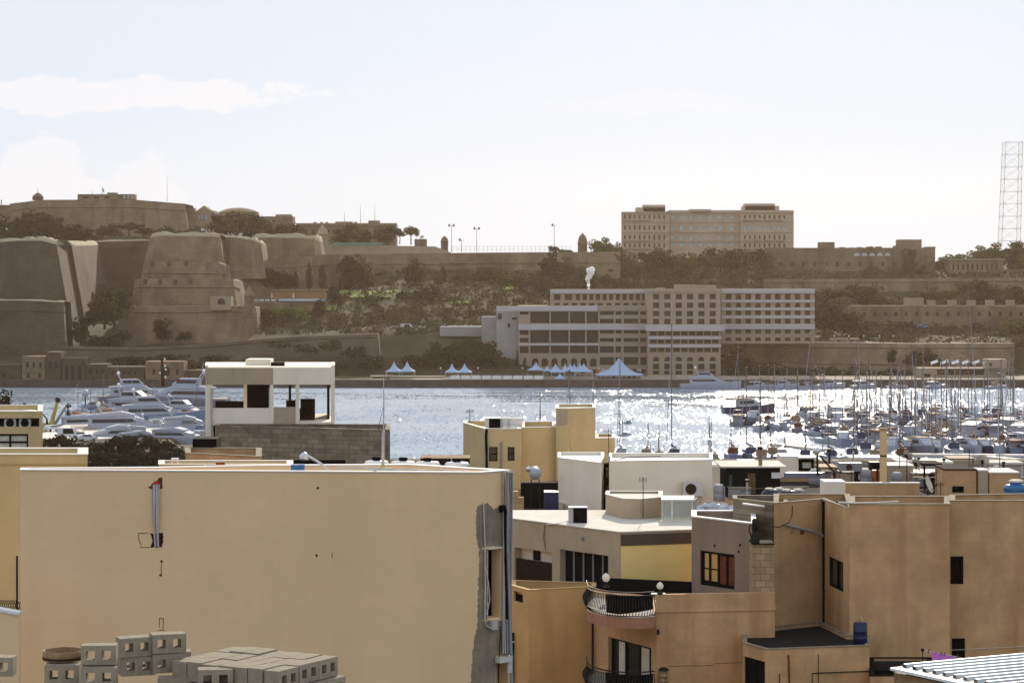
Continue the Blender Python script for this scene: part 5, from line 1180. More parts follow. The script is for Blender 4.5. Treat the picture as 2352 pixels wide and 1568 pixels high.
clump('hugging the roofs at the near left shore', 'bushes hugging the roofs at the near left shore', [(190+26*k, 1098-(k%2)*3, 60, 50+6*(k%3), 'round', D) for k in range(10)], 'fringe', 404)
rn = random.Random(91)
for k, (u, v, L, kd) in enumerate(((185,952,9,'sail'),(212,940,8,'motor'),(258,948,8,'motor'),(300,968,7,'motor'),(345,962,9,'sail'),(388,980,8,'motor'),(455,958,9,'sail'),(398,952,8,'motor'),(318,985,7,'motor'),(352,1012,7,'motor'),(280,1008,7,'motor'),(450,1020,8,'motor'),(240,1012,7,'motor'),(268,940,9,'sail'))):
    boat(kd, rn.choice(HULLS), rn.choice(CANV), lb(u, v), L, R(rn.uniform(0, 180)), '%s small boat squeezed between the left-hand yachts, from the left' % ordw(sorted([185,212,258,300,345,388,455,398,318,352,280,450,240,268]).index(u)), 'small boats between the left-hand yachts', rn.uniform(860, 885) if kd == 'sail' else None)
for k, (u, v0, v1, m) in enumerate(((366,978,990,'red'),(388,1008,1019,'red'),(404,868,880,'canvas_red'),(253,1003,1012,'orange'))):
    Y = 36*F/(1000-650); t = thing('ensign', '%s red flag from the left among the left-hand yachts' % ORD[(1,2,3,0)[k]], 'flag', P(u,v1+6,Y), 'red flags on the yachts')
    mb = MB(); mb.tube([P(u,v1+8,Y), P(u,v0-1,Y)], .04, 4); mb.build('staff', M['mast'], t); mb = MB(); mb.grid([[P(u+1+9*i/5, v0+2*i/5*2+j*7+sin(i*1.4), Y+.1*sin(i*1.6)) for i in range(6)] for j in range(2)]); mb.build('cloth', M[m], t)
M['old_cope'] = mat('old_cope', (.30,.24,.17), .95, .25, 2)
# ------------------------------------------------------------------ near buildings
def inset(poly, d):
    n_ = len(poly); out = []
    for i in range(n_):
        a, b, c = poly[i-1], poly[i], poly[(i+1) % n_]
        e1, e2 = (b-a).normalized(), (c-b).normalized(); n1, n2 = Vector((-e1.y, e1.x)), Vector((-e2.y, e2.x))
        k = 1+n1.dot(n2); out.append(b+(n1+n2)*(d/max(k, .35)))
    return out
def bld(t, front, back, zt, zb, m='plaster_beige', ops=None, th=.2, drop=.35, roof_m='roof_screed', cope='coping', wname='wall', depth=.2, cth=.03):
    """front corners (u,Y) left to right, back corners (u,Y) right to left; returns the wall lines"""
    fr = [C(*p) for p in front]; bk = [C(*p) for p in back]; poly = fr+bk; n_ = len(poly); ops = ops or {}
    mb = MB(); ws = []
    for i in range(n_):
        a, b = poly[i], poly[(i+1) % n_]
        if i < len(front)-1: ws.append(Wl(front[i], front[i+1])); o = [ws[-1].op(*q) for q in ops.get(i, [])]; facade(mb, a, b, zb, zt, o, depth)
        else: facade(mb, a, b, zb, zt, [], .1)
    if drop > 0:
        inn = inset(poly, th)
        for i in range(n_):
            j = (i+1) % n_; mb.face([(inn[j].x,inn[j].y,zt-drop),(inn[i].x,inn[i].y,zt-drop),(inn[i].x,inn[i].y,zt),(inn[j].x,inn[j].y,zt)])
        mb.build(wname, M[m], t)
        k = MB(); o2, i2 = inset(poly, -.025), inset(poly, th+.025)
        for i in range(n_):
            j = (i+1) % n_
            def q(p, z): return (p.x, p.y, z)
            k.face([q(o2[i],zt+cth),q(o2[j],zt+cth),q(i2[j],zt+cth),q(i2[i],zt+cth)]); k.face([q(o2[i],zt+.003),q(o2[j],zt+.003),q(o2[j],zt+cth),q(o2[i],zt+cth)])
            k.face([q(i2[j],zt+.003),q(i2[i],zt+.003),q(i2[i],zt+cth),q(i2[j],zt+cth)]); k.face([q(o2[j],zt+.003),q(o2[i],zt+.003),q(i2[i],zt+.003),q(i2[j],zt+.003)])
        k.build('coping', M[cope], t)
        r = MB(); r.face([(p.x,p.y,zt-drop) for p in inn]); r.build('roof', M[roof_m], t)
    else:
        mb.build(wname, M[m], t); r = MB(); o2 = inset(poly, -.04); r.prism([(p.x,p.y) for p in o2], zt+.003, zt+.05); r.build('roof', M[roof_m], t)
    return ws
def pipe(parent, pts, r, m, name='pipe', n=7): mb = MB(); mb.tube(pts, r, n); return mb.build(name, M[m], parent)
def bx(parent, name, m, u0, u1, v0, v1, Y, d, out=0):
    mb = MB(); mb.box(P(u0,0,Y).x, P(u1,0,Y).x, Y, Y+d, Z(v1,Y), Z(v0,Y)); return mb.build(name, M[m], parent)
def base(u, v, Y): return P(u, v, Y)

# --- the big blank-walled house
t = thing('blank_walled_house', 'big house with one huge blank tan plaster wall filling the lower left', 'house', P(600,1568,60))
ws = bld(t, [(47,60.0),(1104,59.2),(1170,59.9)], [(943,61.9),(588,61.6),(360,60.9),(50,60.6)], 31.13, 10, 'plaster_tan', {1:[(1121,1151,1259,1418),(1140,1168,1508,1600)]}, .16, .42, 'roof_white', 'roof_white', depth=.5)
w0, w1 = ws
for o in [w1.op(1121,1151,1259,1418), w1.op(1140,1168,1508,1600)]:
    fr = window(t, w1, o, .42, 1, 0, .03, 'black', 'black', 'window')
mb = MB(); o = w1.op(1119,1153,1256.5,1259.5); mb.obox(w1.pt((o[0]+o[1])/2,(o[2]+o[3])/2,.01), w1.d.to_3d()*((o[1]-o[0])/2), w1.n.to_3d()*.05, (0,0,.02)); mb.build('lintel', M['coping'], t)
def ragged(parent, w, pts, m, out, name, amp=.02, seed=1):
    rn = random.Random(seed); q = [w.at(u, v, out) for u, v in pts]; r = []
    for i in range(len(q)):
        a, b = q[i], q[(i+1) % len(q)]; nseg = max(1, int((b-a).length/.045))
        for k in range(nseg): p = a.lerp(b, k/nseg); r.append(p+w.d.to_3d()*rn.uniform(-amp, amp)+Vector((0,0,rn.uniform(-amp, amp))))
    mb = MB(); mb.face(r); mb.face([p-w.n.to_3d()*(out+.02) for p in r][::-1])
    for i in range(len(r)): j = (i+1) % len(r); mb.face([r[i]-w.n.to_3d()*(out+.02), r[j]-w.n.to_3d()*(out+.02), r[j], r[i]])
    return mb.build(name, M[m], parent)
ragged(t, w0, [(1096,1162),(1103,1158),(1103,1420),(1103,1600),(1080,1600),(1083,1530),(1088,1470),(1096,1440),(1097,1400),(1099,1340),(1101,1262),(1094,1240),(1092,1190)], 'cement', .004, 'cement_patch', .02, 4)
ragged(t, w1, [(1104.5,1158),(1110,1162),(1118,1152),(1135,1170),(1150,1160),(1169.5,1165),(1169.5,1255),(1104.5,1255)], 'cement', .004, 'cement_patch', .03, 5)
ragged(t, w1, [(1104.5,1262),(1119.5,1262),(1119.5,1422),(1104.5,1422)], 'cement', .004, 'cement_patch', .012, 6)
ragged(t, w1, [(1104.5,1424),(1169.5,1424),(1169.5,1504),(1140,1504),(1138,1600),(1104.5,1600)], 'cement', .004, 'cement_patch', .012, 7)
mb = MB(); mb.tube([w0.at(1103.9,1160,-.01), w0.at(1103.9,1260,-.01), w0.at(1103.9,1600,-.01)], .035, 6); mb.build('cement_patch', M['cement'], t)
# hole with the cable bundle
ragged(t, w0, [(340,1119),(347,1116),(350,1109),(358,1108),(366,1096),(373,1095),(374,1121),(366,1123),(346,1122)], 'rust', .004, 'chipped_hole', .012, 8)
ragged(t, w0, [(352,1107),(362,1103),(367,1110),(362,1118),(352,1118)], 'red', .008, 'red_patch', .01, 9)
ragged(t, w0, [(345,1222),(352,1226),(374,1222),(375,1235),(372,1256),(346,1256),(350,1240)], 'wood_dark', .004, 'chipped_hole', .015, 10)
rn = random.Random(4)
for k in range(8):
    u = 352+2.1*k; pts = []
    for j in range(9):
        s = j/8; pts.append(w0.at(u+2.0*sin(3.2*s+k*1.3)*s+(364-u)*.45*s**3, 1112+142*s, .04+.05*sin(pi*s)))
    pipe(t, pts, .014, 'cable_white' if k % 3 else 'pvc_grey', 'cable', 5)
mb = MB()
for a, b in (((318,1224),(340,1223)),((318,1224),(319,1238)),((319,1238),(324,1252)),((322,1256),(346,1256)),((371,1286),(371,1300)),((369,1286),(374,1288)),((366,1319),(372,1321)),((370,1300),(371,1320)),((366,1418),(376,1420)),((376,1420),(374,1445)),((366,1418),(366,1440)),((363,1446),(378,1446)),((763,1268),(763,1281))):
    p, q_ = w0.at(*a, .005), w0.at(*b, .005); mb.tube([p, q_], .007, 4)
mb.build('scratch', M['wood_dark'], t)
for k, (u, v) in enumerate(((730,1120),(727,1275),(371,1288),(369,1320))):
    mb = MB(); mb.lathe((0,0,0), [(.001,0),(.035,.001),(.03,.012),(.001,.012)], 9); mb.v = [tuple(w0.at(u, v, .0)+w0.d.to_3d()*x+Vector((0,0,y))+w0.n.to_3d()*z) for x,y,z in mb.v]; mb.build('anchor_hole', M['rust'], t)
# conduits hanging down the chamfered corner
rn = random.Random(9)
for k in range(9):
    u = 1152+2.6*k; dv = rn.uniform(-2, 2); pts = []
    for j in range(13):
        s = j/12; pts.append(w1.at(min(u, 1168)+1.2*sin(5*s+k)+(1160-u)*.5*(max(0, s-.3))**1.5*0.5, 1083+dv+(1500-1083)*s, .06+.03*(k % 3)))
    pipe(t, pts, .017 if k % 2 else .024, ('pvc','cable_white','pvc_grey')[k % 3], 'conduit', 6)
pipe(t, [w1.at(1153,1100,.16), w1.at(1158,1300,.16), w1.at(1166,1600,.18)], .04, 'pvc_grey', 'conduit')
pipe(t, [w1.at(1148,1173,.05), w1.at(1143,1163,.12), w1.at(1147,1161,.16), w1.at(1153,1172,.14), w1.at(1156,1260,.1), w1.at(1157,1420,.1)], .05, 'black', 'downpipe', 8)
pipe(t, [w1.at(1108,1152,.04), w1.at(1111,1250,.05), w1.at(1111,1330,.06), w1.at(1110,1420,.06), w1.at(1113,1435,.06), w1.at(1122,1441,.08), w1.at(1132,1436,.08)], .018, 'cable_white', 'cable')
pipe(t, [w1.at(1111,1300,.08), w1.at(1116,1340,.10), w1.at(1119,1375,.10), w1.at(1113,1410,.08)], .013, 'cable_white', 'cable')
pipe(t, [w1.at(1132,1436,.08), w1.at(1144,1438,.08), w1.at(1145,1460,.07), w1.at(1142,1510,.07), w1.at(1140,1600,.07)], .015, 'wood_dark', 'cable')
mb = MB(); c = w1.at(1131,1434,.06); mb.obox(c, w1.d.to_3d()*.10, w1.n.to_3d()*.05, (0,0,.12)); mb.build('junction_box', M['pvc'], t)
mb = MB(); mb.obox(w1.at(1150,1512,.12), w1.d.to_3d()*.22, w1.n.to_3d()*.09, (0,0,.07)); mb.build('pipe_elbow', M['cable_white'], t)
pipe(t, [w1.at(1163,1504,.12), w1.at(1163,1542,.12)], .09, 'cable_white', 'pipe_socket')
# roof fittings of the big house
for k, (u, v) in enumerate(((865,1075),(926,1076),(982,1077),(1050,1078.5))):
    Y = DY(v, 30.9)-.1; p = P(u, v, Y); p.z = 30.75; tt = thing('roof_vent', '%s flat black-topped roof vent from the left behind the blank wall' % ORD[k], 'roof vent', p, 'roof vents')
    mb = MB(); mb.lathe(p, [(.10,0),(.10,.22),(.36,.27),(.30,.36),(.001,.38)], 12); mb.build('cowl', M['white_paint'], tt)
    mb = MB(); mb.lathe(p+Vector((0,0,.385)), [(.13,0),(.12,.08),(.001,.09)], 10); mb.build('cap', M['black'], tt)
for k, (u0, u1, v) in enumerate(((772,900,1077),(850,1000,1081),(960,1075,1082.5))):
    Y = 60.4-.2*k; mb = MB(); mb.tube([P(u0,v-2,Y), P((u0+u1)/2,v-3.0,Y), P(u1,v,Y)], .035, 6); single('roof_pipe', mb, M['pvc'], '%s pale pipe lying on the roof edge behind the blank wall' % ('leftmost','middle','rightmost')[k], 'pipe', P(u0,v,Y), 'pipes on the white roof')
tt = thing('spotlight_arm', 'silver spotlight on a slanting arm leaning over the blank wall roof', 'spotlight', P(755,1080,60.6)); Y = 60.6
pipe(tt, [P(755,1080,Y), P(735,1063,Y), P(706,1046,Y)], .035, 'steel', 'arm'); mb = MB(); mb.lathe(P(699,1048,Y)-Vector((0,0,.1)), [(.001,0),(.12,.02),(.14,.12),(.06,.2),(.001,.22)], 10); mb.build('lamp_head', M['steel'], tt)
pipe(tt, [P(706,1046,Y), P(701,1040,Y), P(696,1042,Y)], .02, 'black', 'bracket')
mb = MB(); c = P(684,1074,60.5); mb.obox(c, (.17,0,0), (0,.15,0), (0,0,.09)); mb.obox(c-Vector((0,0,.13)), (.34,0,0), (0,.2,0), (0,0,.025)); single('blue_box', mb, M['blue_tank'], 'small bright blue box on the roof edge above the blank wall', 'box', c)
tt = thing('flag_pole', 'thin pale pole with wire stays rising from behind the blank wall', 'pole', P(879,1086,60.7)); Y = 60.7
pipe(tt, [P(879,1090,Y), P(880,1000,Y), P(881,988,Y)], [.045,.042,.04], 'pvc', 'pole'); pipe(tt, [P(881,988,Y), P(881.5,930,Y), P(881,866,Y)], [.02,.016,.008], 'pvc', 'aerial')
pipe(tt, [P(880,935,Y), P(868,990,Y)], .006, 'iron', 'stay', 4); pipe(tt, [P(885,972,Y), P(893,986,Y), P(876,988,Y)], .008, 'iron', 'hook', 4)
pipe(tt, [P(879,1089,Y-.05), P(879,1068,Y-.05)], .05, 'yellow_paint', 'sleeve')
# --- left neighbours
t = thing('ledge_roof_house', 'tan house with a flat ledge roof behind the left end of the blank wall', 'house', P(100,1300,75))
ws = bld(t, [(-80,75),(201,75)], [(201,78),(-80,78)], 30.42, 10, 'plaster_beige', {}, .3, .15, 'roof_screed')
mb = MB(); mb.obox(ws[0].at(60,1063,.03), ws[0].d.to_3d()*1.99, ws[0].n.to_3d()*.03, (0,0,.03)); mb.build('string_course', M['plaster_beige'], t)
t = thing('air_conditioned_house', 'sand-coloured house with fans in a roof niche and a black-framed window', 'house', P(30,1035,150))
ws = bld(t, [(-80,150),(98,150)], [(98,158),(-80,158)], 27.65, 10, 'plaster_beige', {0:[(-60,90,960,980),(-62,65,996,1034)]}, .3, .3, 'roof_screed', depth=1.0)
window(t, ws[0], ws[0].op(-62,65,996,1034), .15, 3, 1, .12, 'black', 'curtain')
for k, u in enumerate((22,56)):
    tt = thing('air_conditioner', '%s round fan unit in the niche of the sand-coloured house' % ('left','right')[k], 'air conditioner', P(u,980,150.6), 'fan units in the roof niche')
    bx(tt, 'casing', 'alu', u-12, u+14, 962, 979.5, 150.35, .35); mb = MB(); mb.lathe((0,0,0), [(.001,.0),(.24,.01),(.27,.03),(.27,-.02)], 16); c = P(u+1,971,150.34); mb.v = [(c.x+x, c.y-z, c.z+y) for x,y,z in mb.v]; mb.build('fan', M['black'], tt)
mb = MB(); mb.lathe(P(66,950,152), [(.62,0),(.62,.12),(.5,.2),(.2,.26),(.001,.27)], 18); single('oval_hatch', mb, M['white_paint'], 'oval white lid on the roof of the sand-coloured house', 'lid', P(66,950,152))
t = thing('corner_wall', 'pale wall piece with a sloping white coping at the lower left edge', 'wall', P(10,1500,57))
mb = MB(); a, b = C(-60,57.5), C(43,57); mb.prism([(a.x,a.y),(b.x,b.y),(b.x,b.y+.3),(a.x,a.y+.3)], 10, [Z(1392,57.5),Z(1412,57),Z(1412,57),Z(1392,57.5)]); mb.build('wall', M['plaster_tan'], t)
mb = MB(); mb.obox((P(-60,1391.5,57.5)+P(43,1411,57))/2+Vector((0,.15,.02)), (P(43,1411,57)-P(-60,1391.5,57.5))/2, (0,.19,0), (0,0,.035)); mb.build('coping', M['roof_white'], t)
t = thing('wire_fence', 'dark chain fence with a tall thin post at the lower left edge', 'fence', P(20,1400,58)); Y = 58
pipe(t, [P(39,1412,Y), P(39,1276,Y)], .025, 'iron', 'post')
mb = MB()
for k in range(12): 
    mb.tube([P(-12+5*k,1400,Y), P(-8+5*k,1381,Y)], .008, 4); mb.tube([P(-7+5*k,1400,Y), P(-12+5*k,1381,Y)], .008, 4)
mb.build('mesh', M['iron'], t); pipe(t, [P(-20,1379,Y), P(39,1379,Y)], .012, 'iron', 'rail')
# --- unfinished white frame house
t = thing('frame_house', 'open white concrete frame upper storey of a house, looking through to the water', 'house', P(620,985,140)); Y = 140
def fb(nm, m, u0, u1, v0, v1, y0, y1):
    mb = MB(); mb.prism([(P(u0,0,y0).x,y0),(P(u1,0,y0).x,y0),(P(u1,0,y1).x,y1),(P(u0,0,y1).x,y1)], Z(v1,Y), Z(v0,Y)); return mb.build(nm, M[m], t)
fb('fascia', 'plaster_grey', 471, 627, 845, 883, 140, 140.3); fb('fascia', 'plaster_white', 627.3, 769, 844, 883, 140, 140.3)
fb('roof_slab', 'plaster_white', 472, 768, 843, 852, 140.31, 149); fb('edge_beam', 'plaster_white', 471, 478, 838.5, 843, 140.1, 143); fb('edge_beam', 'plaster_white', 762, 769, 838.5, 843, 140.1, 146)
for a, b in ((471.5,489),(620,628),(679,687.5),(760,769)): fb('column', 'plaster_white', a, b, 883.2, 1012, 140.02, 140.4)
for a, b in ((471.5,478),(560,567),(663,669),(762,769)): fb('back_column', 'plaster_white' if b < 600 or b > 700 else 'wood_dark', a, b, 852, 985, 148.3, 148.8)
fb('parapet', 'plaster_white', 489.2, 619.8, 937, 977, 140.05, 140.3); fb('parapet', 'plaster_grey', 628.2, 678.8, 935, 978, 140.05, 140.3)
fb('floor_slab', 'plaster_white', 472, 768, 969, 976, 140.31, 149); fb('floor_beam', 'plaster_white', 687.7, 759.8, 969, 976.5, 140.06, 140.3)
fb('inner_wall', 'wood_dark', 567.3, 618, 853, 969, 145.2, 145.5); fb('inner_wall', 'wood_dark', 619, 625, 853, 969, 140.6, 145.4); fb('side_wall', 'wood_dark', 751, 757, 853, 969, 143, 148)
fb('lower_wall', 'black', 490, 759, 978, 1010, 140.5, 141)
bx(t, 'roof_box', 'plaster_white', 564, 620, 825, 843, 143, 2.2); fb('roof_clutter', 'wood_dark', 622, 654, 835, 843, 142, 143)
pipe(t, [P(486,1010,139.9), P(486,894,139.9), P(486,892,139.9)], .06, 'pvc', 'downpipe')
Y = 141.2
for lb_, u0, u1, v0, v1, nm in (('dark sofa back seen through the left bay of the white frame',492,556,922,936,'sofa'),('dark armchair seen through the right bay of the white frame',688,721,917,962,'armchair'),('small dark cabinet seen between the two right columns',655,679,920,936,'cabinet')):
    mb = MB(); y0 = 142; a, b = P(u0,0,y0).x, P(u1,0,y0).x; zt_, zb_ = Z(v0,y0), Z(969,140.3)
    mb.box(a, b, y0+.6, y0+.85, zb_, zt_); mb.box(a, b, y0, y0+.59, zb_, zb_+.45); mb.box(a, a+.15, y0, y0+.58, zb_+.46, zb_+.75); mb.box(b-.15, b, y0, y0+.58, zb_+.46, zb_+.75)
    single(nm, mb, M['wood_dark'], lb_, nm, ((a+b)/2, y0, zb_))
t = thing('masonry_house', 'low house with a rough brown block parapet below the white frame', 'house', P(690,1060,136))
ws = bld(t, [(494,138),(896,133.9)], [(896,139.6),(494,139.7)], 27.46, 10, 'masonry', {}, .25, .5, 'roof_dark', 'masonry')
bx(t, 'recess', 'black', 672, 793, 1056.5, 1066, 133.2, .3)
# --- clutter roof between
t = thing('stained_roof_house', 'low roof house with rust-streaked parapet behind the blank wall', 'house', P(500,1078,95))
ws = bld(t, [(426,96),(600,94)], [(600,99),(426,99)], Z(1045,95), 10, 'old_wall_b', {}, .2, .3, 'roof_dark', 'old_cope')
t2 = thing('low_parapet_house', 'low beige parapet just above the top edge of the blank wall', 'house', P(420,1078,88))
bld(t2, [(365,88),(672,88)], [(672,90),(365,90)], Z(1067,88), 10, 'plaster_beige', {}, .2, .3, 'roof_screed')
mb = MB(); mb.box(P(431,0,98).x, P(487,0,98).x, 99.5, 101, Z(1046,98)-.5, Z(1013,98)); single('dark_tank', mb, M['black'], 'big dark square tank beside the brown block parapet', 'tank', P(460,1046,98))
zr = Z(1067,88)-.3
t = thing('stool', 'small white stool on the roof above the blank wall', 'stool', P(402,1068,89)); c = P(402,1060,89)
mb = MB(); mb.box(c.x-.13, c.x+.13, c.y-.12, c.y+.12, c.z+.1, c.z+.14); mb.build('seat', M['white_paint'], t)
for sx in (-1,1):
    for sy in (-1,1): mb = MB(); mb.tube([(c.x+.11*sx, c.y+.1*sy, zr), (c.x+.11*sx, c.y+.1*sy, c.z+.1)], .012, 5); mb.build('leg', M['white_paint'], t)
t = thing('orange_bin', 'rust-orange bin with a pale lid behind the blank wall', 'bin', P(506,1078,87)); c = P(506,1082,87)
mb = MB(); mb.lathe(c, [(.15,-.2),(.17,.30),(.18,.36)], 14); mb.build('body', M['orange'], t); mb = MB(); mb.lathe(c, [(.20,.36),(.20,.41),(.001,.43)], 14); mb.build('lid', M['coping'], t)
mb = MB(); c = P(481,1070,87.2); mb.lathe(c-Vector((0,0,.2)), [(.20,0),(.23,.2),(.20,.22),(.16,.12),(.001,.1)], 16); single('green_tub', mb, M['teal_plastic'], 'dark green tub beside the rust-orange bin', 'tub', c)
mb = MB(); c = P(378,1068,89); mb.tube([c-Vector((0,0,.35)), c, c+Vector((.12,0,.08)), c+Vector((.25,0,-.02))], .03, 6); single('bent_pipe', mb, M['pvc'], 'short bent pale pipe left of the small white stool', 'pipe', c)
# --- beige stepped house at the water (centre)
t = thing('stepped_house', 'beige house with a raised stair tower and two small dark windows in the centre', 'house', P(1230,1100,130))
z0 = 27.86
ws = bld(t, [(1064,134.4),(1113,128.8),(1196,128.8)], [(1196,135.4),(1066,136.5)], z0, 10, 'plaster_beige', {1:[(1122,1143,1026,1059),(1166,1182,1026,1058)]}, .2, .25, 'roof_screed')
for o in ((1122,1143,1026,1059),(1166,1182,1026,1058)): window(t, ws[1], ws[1].op(*o), .15, 1, 1, .05, 'black', 'glass')
bld(t, [(1196.2,130),(1277,130.2)], [(1277,135.5),(1196.2,135.4)], z0, 10, 'plaster_beige', {}, .2, .25, 'roof_screed', wname='middle_wall')
bld(t, [(1277,129.6),(1305,129.3),(1367.5,130.2)], [(1367.5,134),(1277,133.6)], Z(937,130), 10, 'plaster_beige', {}, .15, .12, 'roof_screed', wname='tower_wall')
bld(t, [(1367.7,130.2),(1412,130.6)], [(1412,134),(1367.7,134)], Z(1007.5,130), 10, 'plaster_beige', {}, .15, .12, 'roof_screed', wname='side_wall')
ragged(t, Wl((1277,129.6),(1305,129.3)), [(1279,942),(1303,941),(1303,976),(1279,977)], 'plaster_grey', .006, 'stain_panel', .02, 3)
w = Wl((1305,129.3),(1367.5,130.2)); mb = MB(); mb.tube([w.at(1306,985,.005), w.at(1310,1005,.005), w.at(1307,1020,.005), w.at(1314,1035,.005), w.at(1317,1055,.005)], .022, 4); mb.build('crack', M['ochre_wall'], t)
w = ws[1]; pipe(t, [w.at(1118,984,.1), w.at(1116,1000,.12), w.at(1118,1060,.12), w.at(1117,1110,.12)], .07, 'black', 'downpipe'); pipe(t, [w.at(1121.5,990,.08), w.at(1121.5,1075,.08)], .035, 'pvc', 'conduit'); pipe(t, [w.at(1151.5,1014,.06), w.at(1151.5,1116,.06)], .05, 'pvc_grey', 'downpipe')
def ac(label, u0, u1, v0, v1, Y, d=.35, face='front', group='air conditioners', m='alu', dark=False):
    tt = thing('air_conditioner', label, 'air conditioner', P((u0+u1)/2, v1, Y), group); bx(tt, 'casing', m, u0, u1, v0, v1, Y, d)
    x0, x1, za, zb_ = P(u0,0,Y).x, P(u1,0,Y).x, Z(v1,Y), Z(v0,Y); h = zb_-za
    if dark: 
        mb = MB(); mb.box(x0+(x1-x0)*.25, x1-.02, Y-.012, Y-.002, za+.03, zb_-.05); mb.build('grille', M['black'], tt)
    else:
        r = h*.38; cx_ = x0+(x1-x0)*.42; mb = MB(); rows = []
        for rr, o_ in ((r,-.02),(r,-.035),(r*.96,-.035),(r*.96,-.012),(.001,-.012)): rows.append([(cx_+rr*cos(2*pi*k/20), Y+o_, za+h/2+rr*sin(2*pi*k/20)) for k in range(20)])
        mb.grid(rows, False, True); mb.build('fan', M['dark'], tt)
        mb = MB()
        for k in range(-4, 5):
            xx = cx_+r*k/4.6; hh = math.sqrt(max(0, r*r-(xx-cx_)**2))*.95; mb.tube([(xx, Y-.03, za+h/2-hh), (xx, Y-.03, za+h/2+hh)], .006, 4)
        mb.build('grille', M['wood'], tt)
    mb = MB(); mb.box(x0+.06, x0+.12, Y+.02, Y+d, za-.05, za); mb.box(x1-.12, x1-.06, Y+.02, Y+d, za-.05, za); mb.build('bracket', M['iron'], tt)
    return tt
ac('black-faced cooling unit on the roof of the beige stepped house', 1114, 1150, 959, 985, 131.0, .8, dark=True)
for k, u in enumerate((1161,1185)):
    tt = thing('water_drum', '%s white drum on the roof of the beige stepped house' % ('left','right')[k], 'drum', P(u,985,131.5-.4*k), 'white drums'); c = P(u,986,131.5-.4*k); c.z = z0-.25
    mb = MB(); mb.lathe(c, [(.34,0),(.38,.3),(.34,.33),(.38,.36),(.40,.62)], 16); mb.build('body', M['white_paint'], tt); mb = MB(); mb.lathe(c, [(.42,.62),(.42,.68),(.3,.74),(.001,.76)], 16); mb.build('lid', M['coping'], tt)
def aerial(label, u, v0, v1, Y, kind='yagi', group='television aerials', w_=14):
    tt = thing('tv_aerial', label, 'aerial', P(u,v1,Y), group); pipe(tt, [P(u,v1,Y), P(u,v0,Y)], .02, 'iron', 'pole', 5); mb = MB()
    if kind == 'yagi':
        mb.tube([P(u-w_,v0+6,Y), P(u+w_,v0+6,Y)], .012, 4)
        for k in range(7): x = u-w_+w_*2*k/6; mb.tube([P(x,v0+1.5,Y-.0), P(x,v0+10.5,Y)], .008, 4)
    else:
        for k in range(4): mb.tube([P(u-w_,v0+3*k,Y), P(u+w_,v0+3*k+1,Y)], .008, 4)
        mb.tube([P(u-w_,v0,Y), P(u-w_,v0+10,Y)], .008, 4); mb.tube([P(u+w_,v0,Y), P(u+w_,v0+10,Y)], .008, 4)
    mb.build('rods', M['iron'], tt); return tt
aerial('faint aerial at the left end of the beige stepped house roof', 1079, 938, 1000, 134, 'yagi', w_=9)
# recess between with heater
t = thing('well_roof', 'dark low roof between the beige stepped house and the white block', 'house', P(1230,1180,113))
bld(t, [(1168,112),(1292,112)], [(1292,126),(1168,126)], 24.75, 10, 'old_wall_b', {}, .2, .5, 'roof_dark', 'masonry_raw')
t = thing('water_heater', 'round white water heater on a stand in the dark gap beside the white block', 'water heater', P(1228,1150,118)); c = P(1229,1087,118)
mb = MB(); rows = [[(c.x+r*cos(a*pi/8), c.y+y, c.z+r*sin(a*pi/8)) for a in range(16)] for r, y in ((.001,-.34),(.22,-.30),(.31,-.15),(.31,1.0),(.001,1.05))]; mb.grid(rows, True, True); mb.build('cylinder', M['boat_white'], t)
for x in (-.25,.25):
    mb = MB(); mb.tube([(c.x+x,118,24.25),(c.x+x*.8,118,c.z-.28)], .03, 5); mb.build('leg', M['iron'], t)
mb = MB(); mb.ico(P(1290/1,0,0)*0+P(1214,1077,118), .15); mb.build('valve', M['steel'], t)
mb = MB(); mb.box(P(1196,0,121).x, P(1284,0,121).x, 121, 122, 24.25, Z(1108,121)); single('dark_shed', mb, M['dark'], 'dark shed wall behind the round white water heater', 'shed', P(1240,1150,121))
mb = MB(); mb.box(P(1250,0,114).x, P(1283,0,114).x, 114, 115.2, 24.25, Z(1130,114)); single('blue_crate', mb, M['blue_plastic'], 'dark blue topped crate beside the left white block', 'crate', P(1266,1170,114))
mb = MB(); mb.box(P(1172,0,112.5).x, P(1190,0,112.5).x, 112.4, 113, 24.25, Z(1128,112.5)); mb.box(P(1190,0,112.5).x, P(1203,0,112.5).x, 112.4, 113, 24.25, Z(1142,112.5)); single('block_pier', mb, M['masonry_raw'], 'short stepped block pier by the hanging conduits', 'pier', P(1180,1180,112.5))
# --- white blocks with the air conditioner
t = thing('white_block_house', 'pair of plain white rooftop blocks with a dark slot between them', 'house', P(1460,1180,116))
bld(t, [(1282,118.4),(1379.5,115),(1386.5,119)], [(1386.5,122),(1282,122)], 27.04, 10, 'plaster_white', {}, .12, .12, 'roof_white', 'roof_white', wname='left_block')
w4 = bld(t, [(1399,116),(1636,117)], [(1636,121.5),(1399,121.5)], 27.04, 10, 'plaster_white', {}, .12, .2, 'roof_white', 'roof_white', wname='right_block')
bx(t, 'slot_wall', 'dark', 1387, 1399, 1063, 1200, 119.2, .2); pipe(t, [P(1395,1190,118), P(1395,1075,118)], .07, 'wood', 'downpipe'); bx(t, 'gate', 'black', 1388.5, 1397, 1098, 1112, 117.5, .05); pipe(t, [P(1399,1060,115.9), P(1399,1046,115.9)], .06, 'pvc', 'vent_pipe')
ac('air conditioner with a round fan on the white block wall', 1569, 1612, 1106, 1139, 115.9-.35+.9*.8, .35)
pipe(t, [P(1612,1139,116.7), P(1609,1150,116.7), P(1604,1158,116.8)], .02, 'pvc', 'cable')
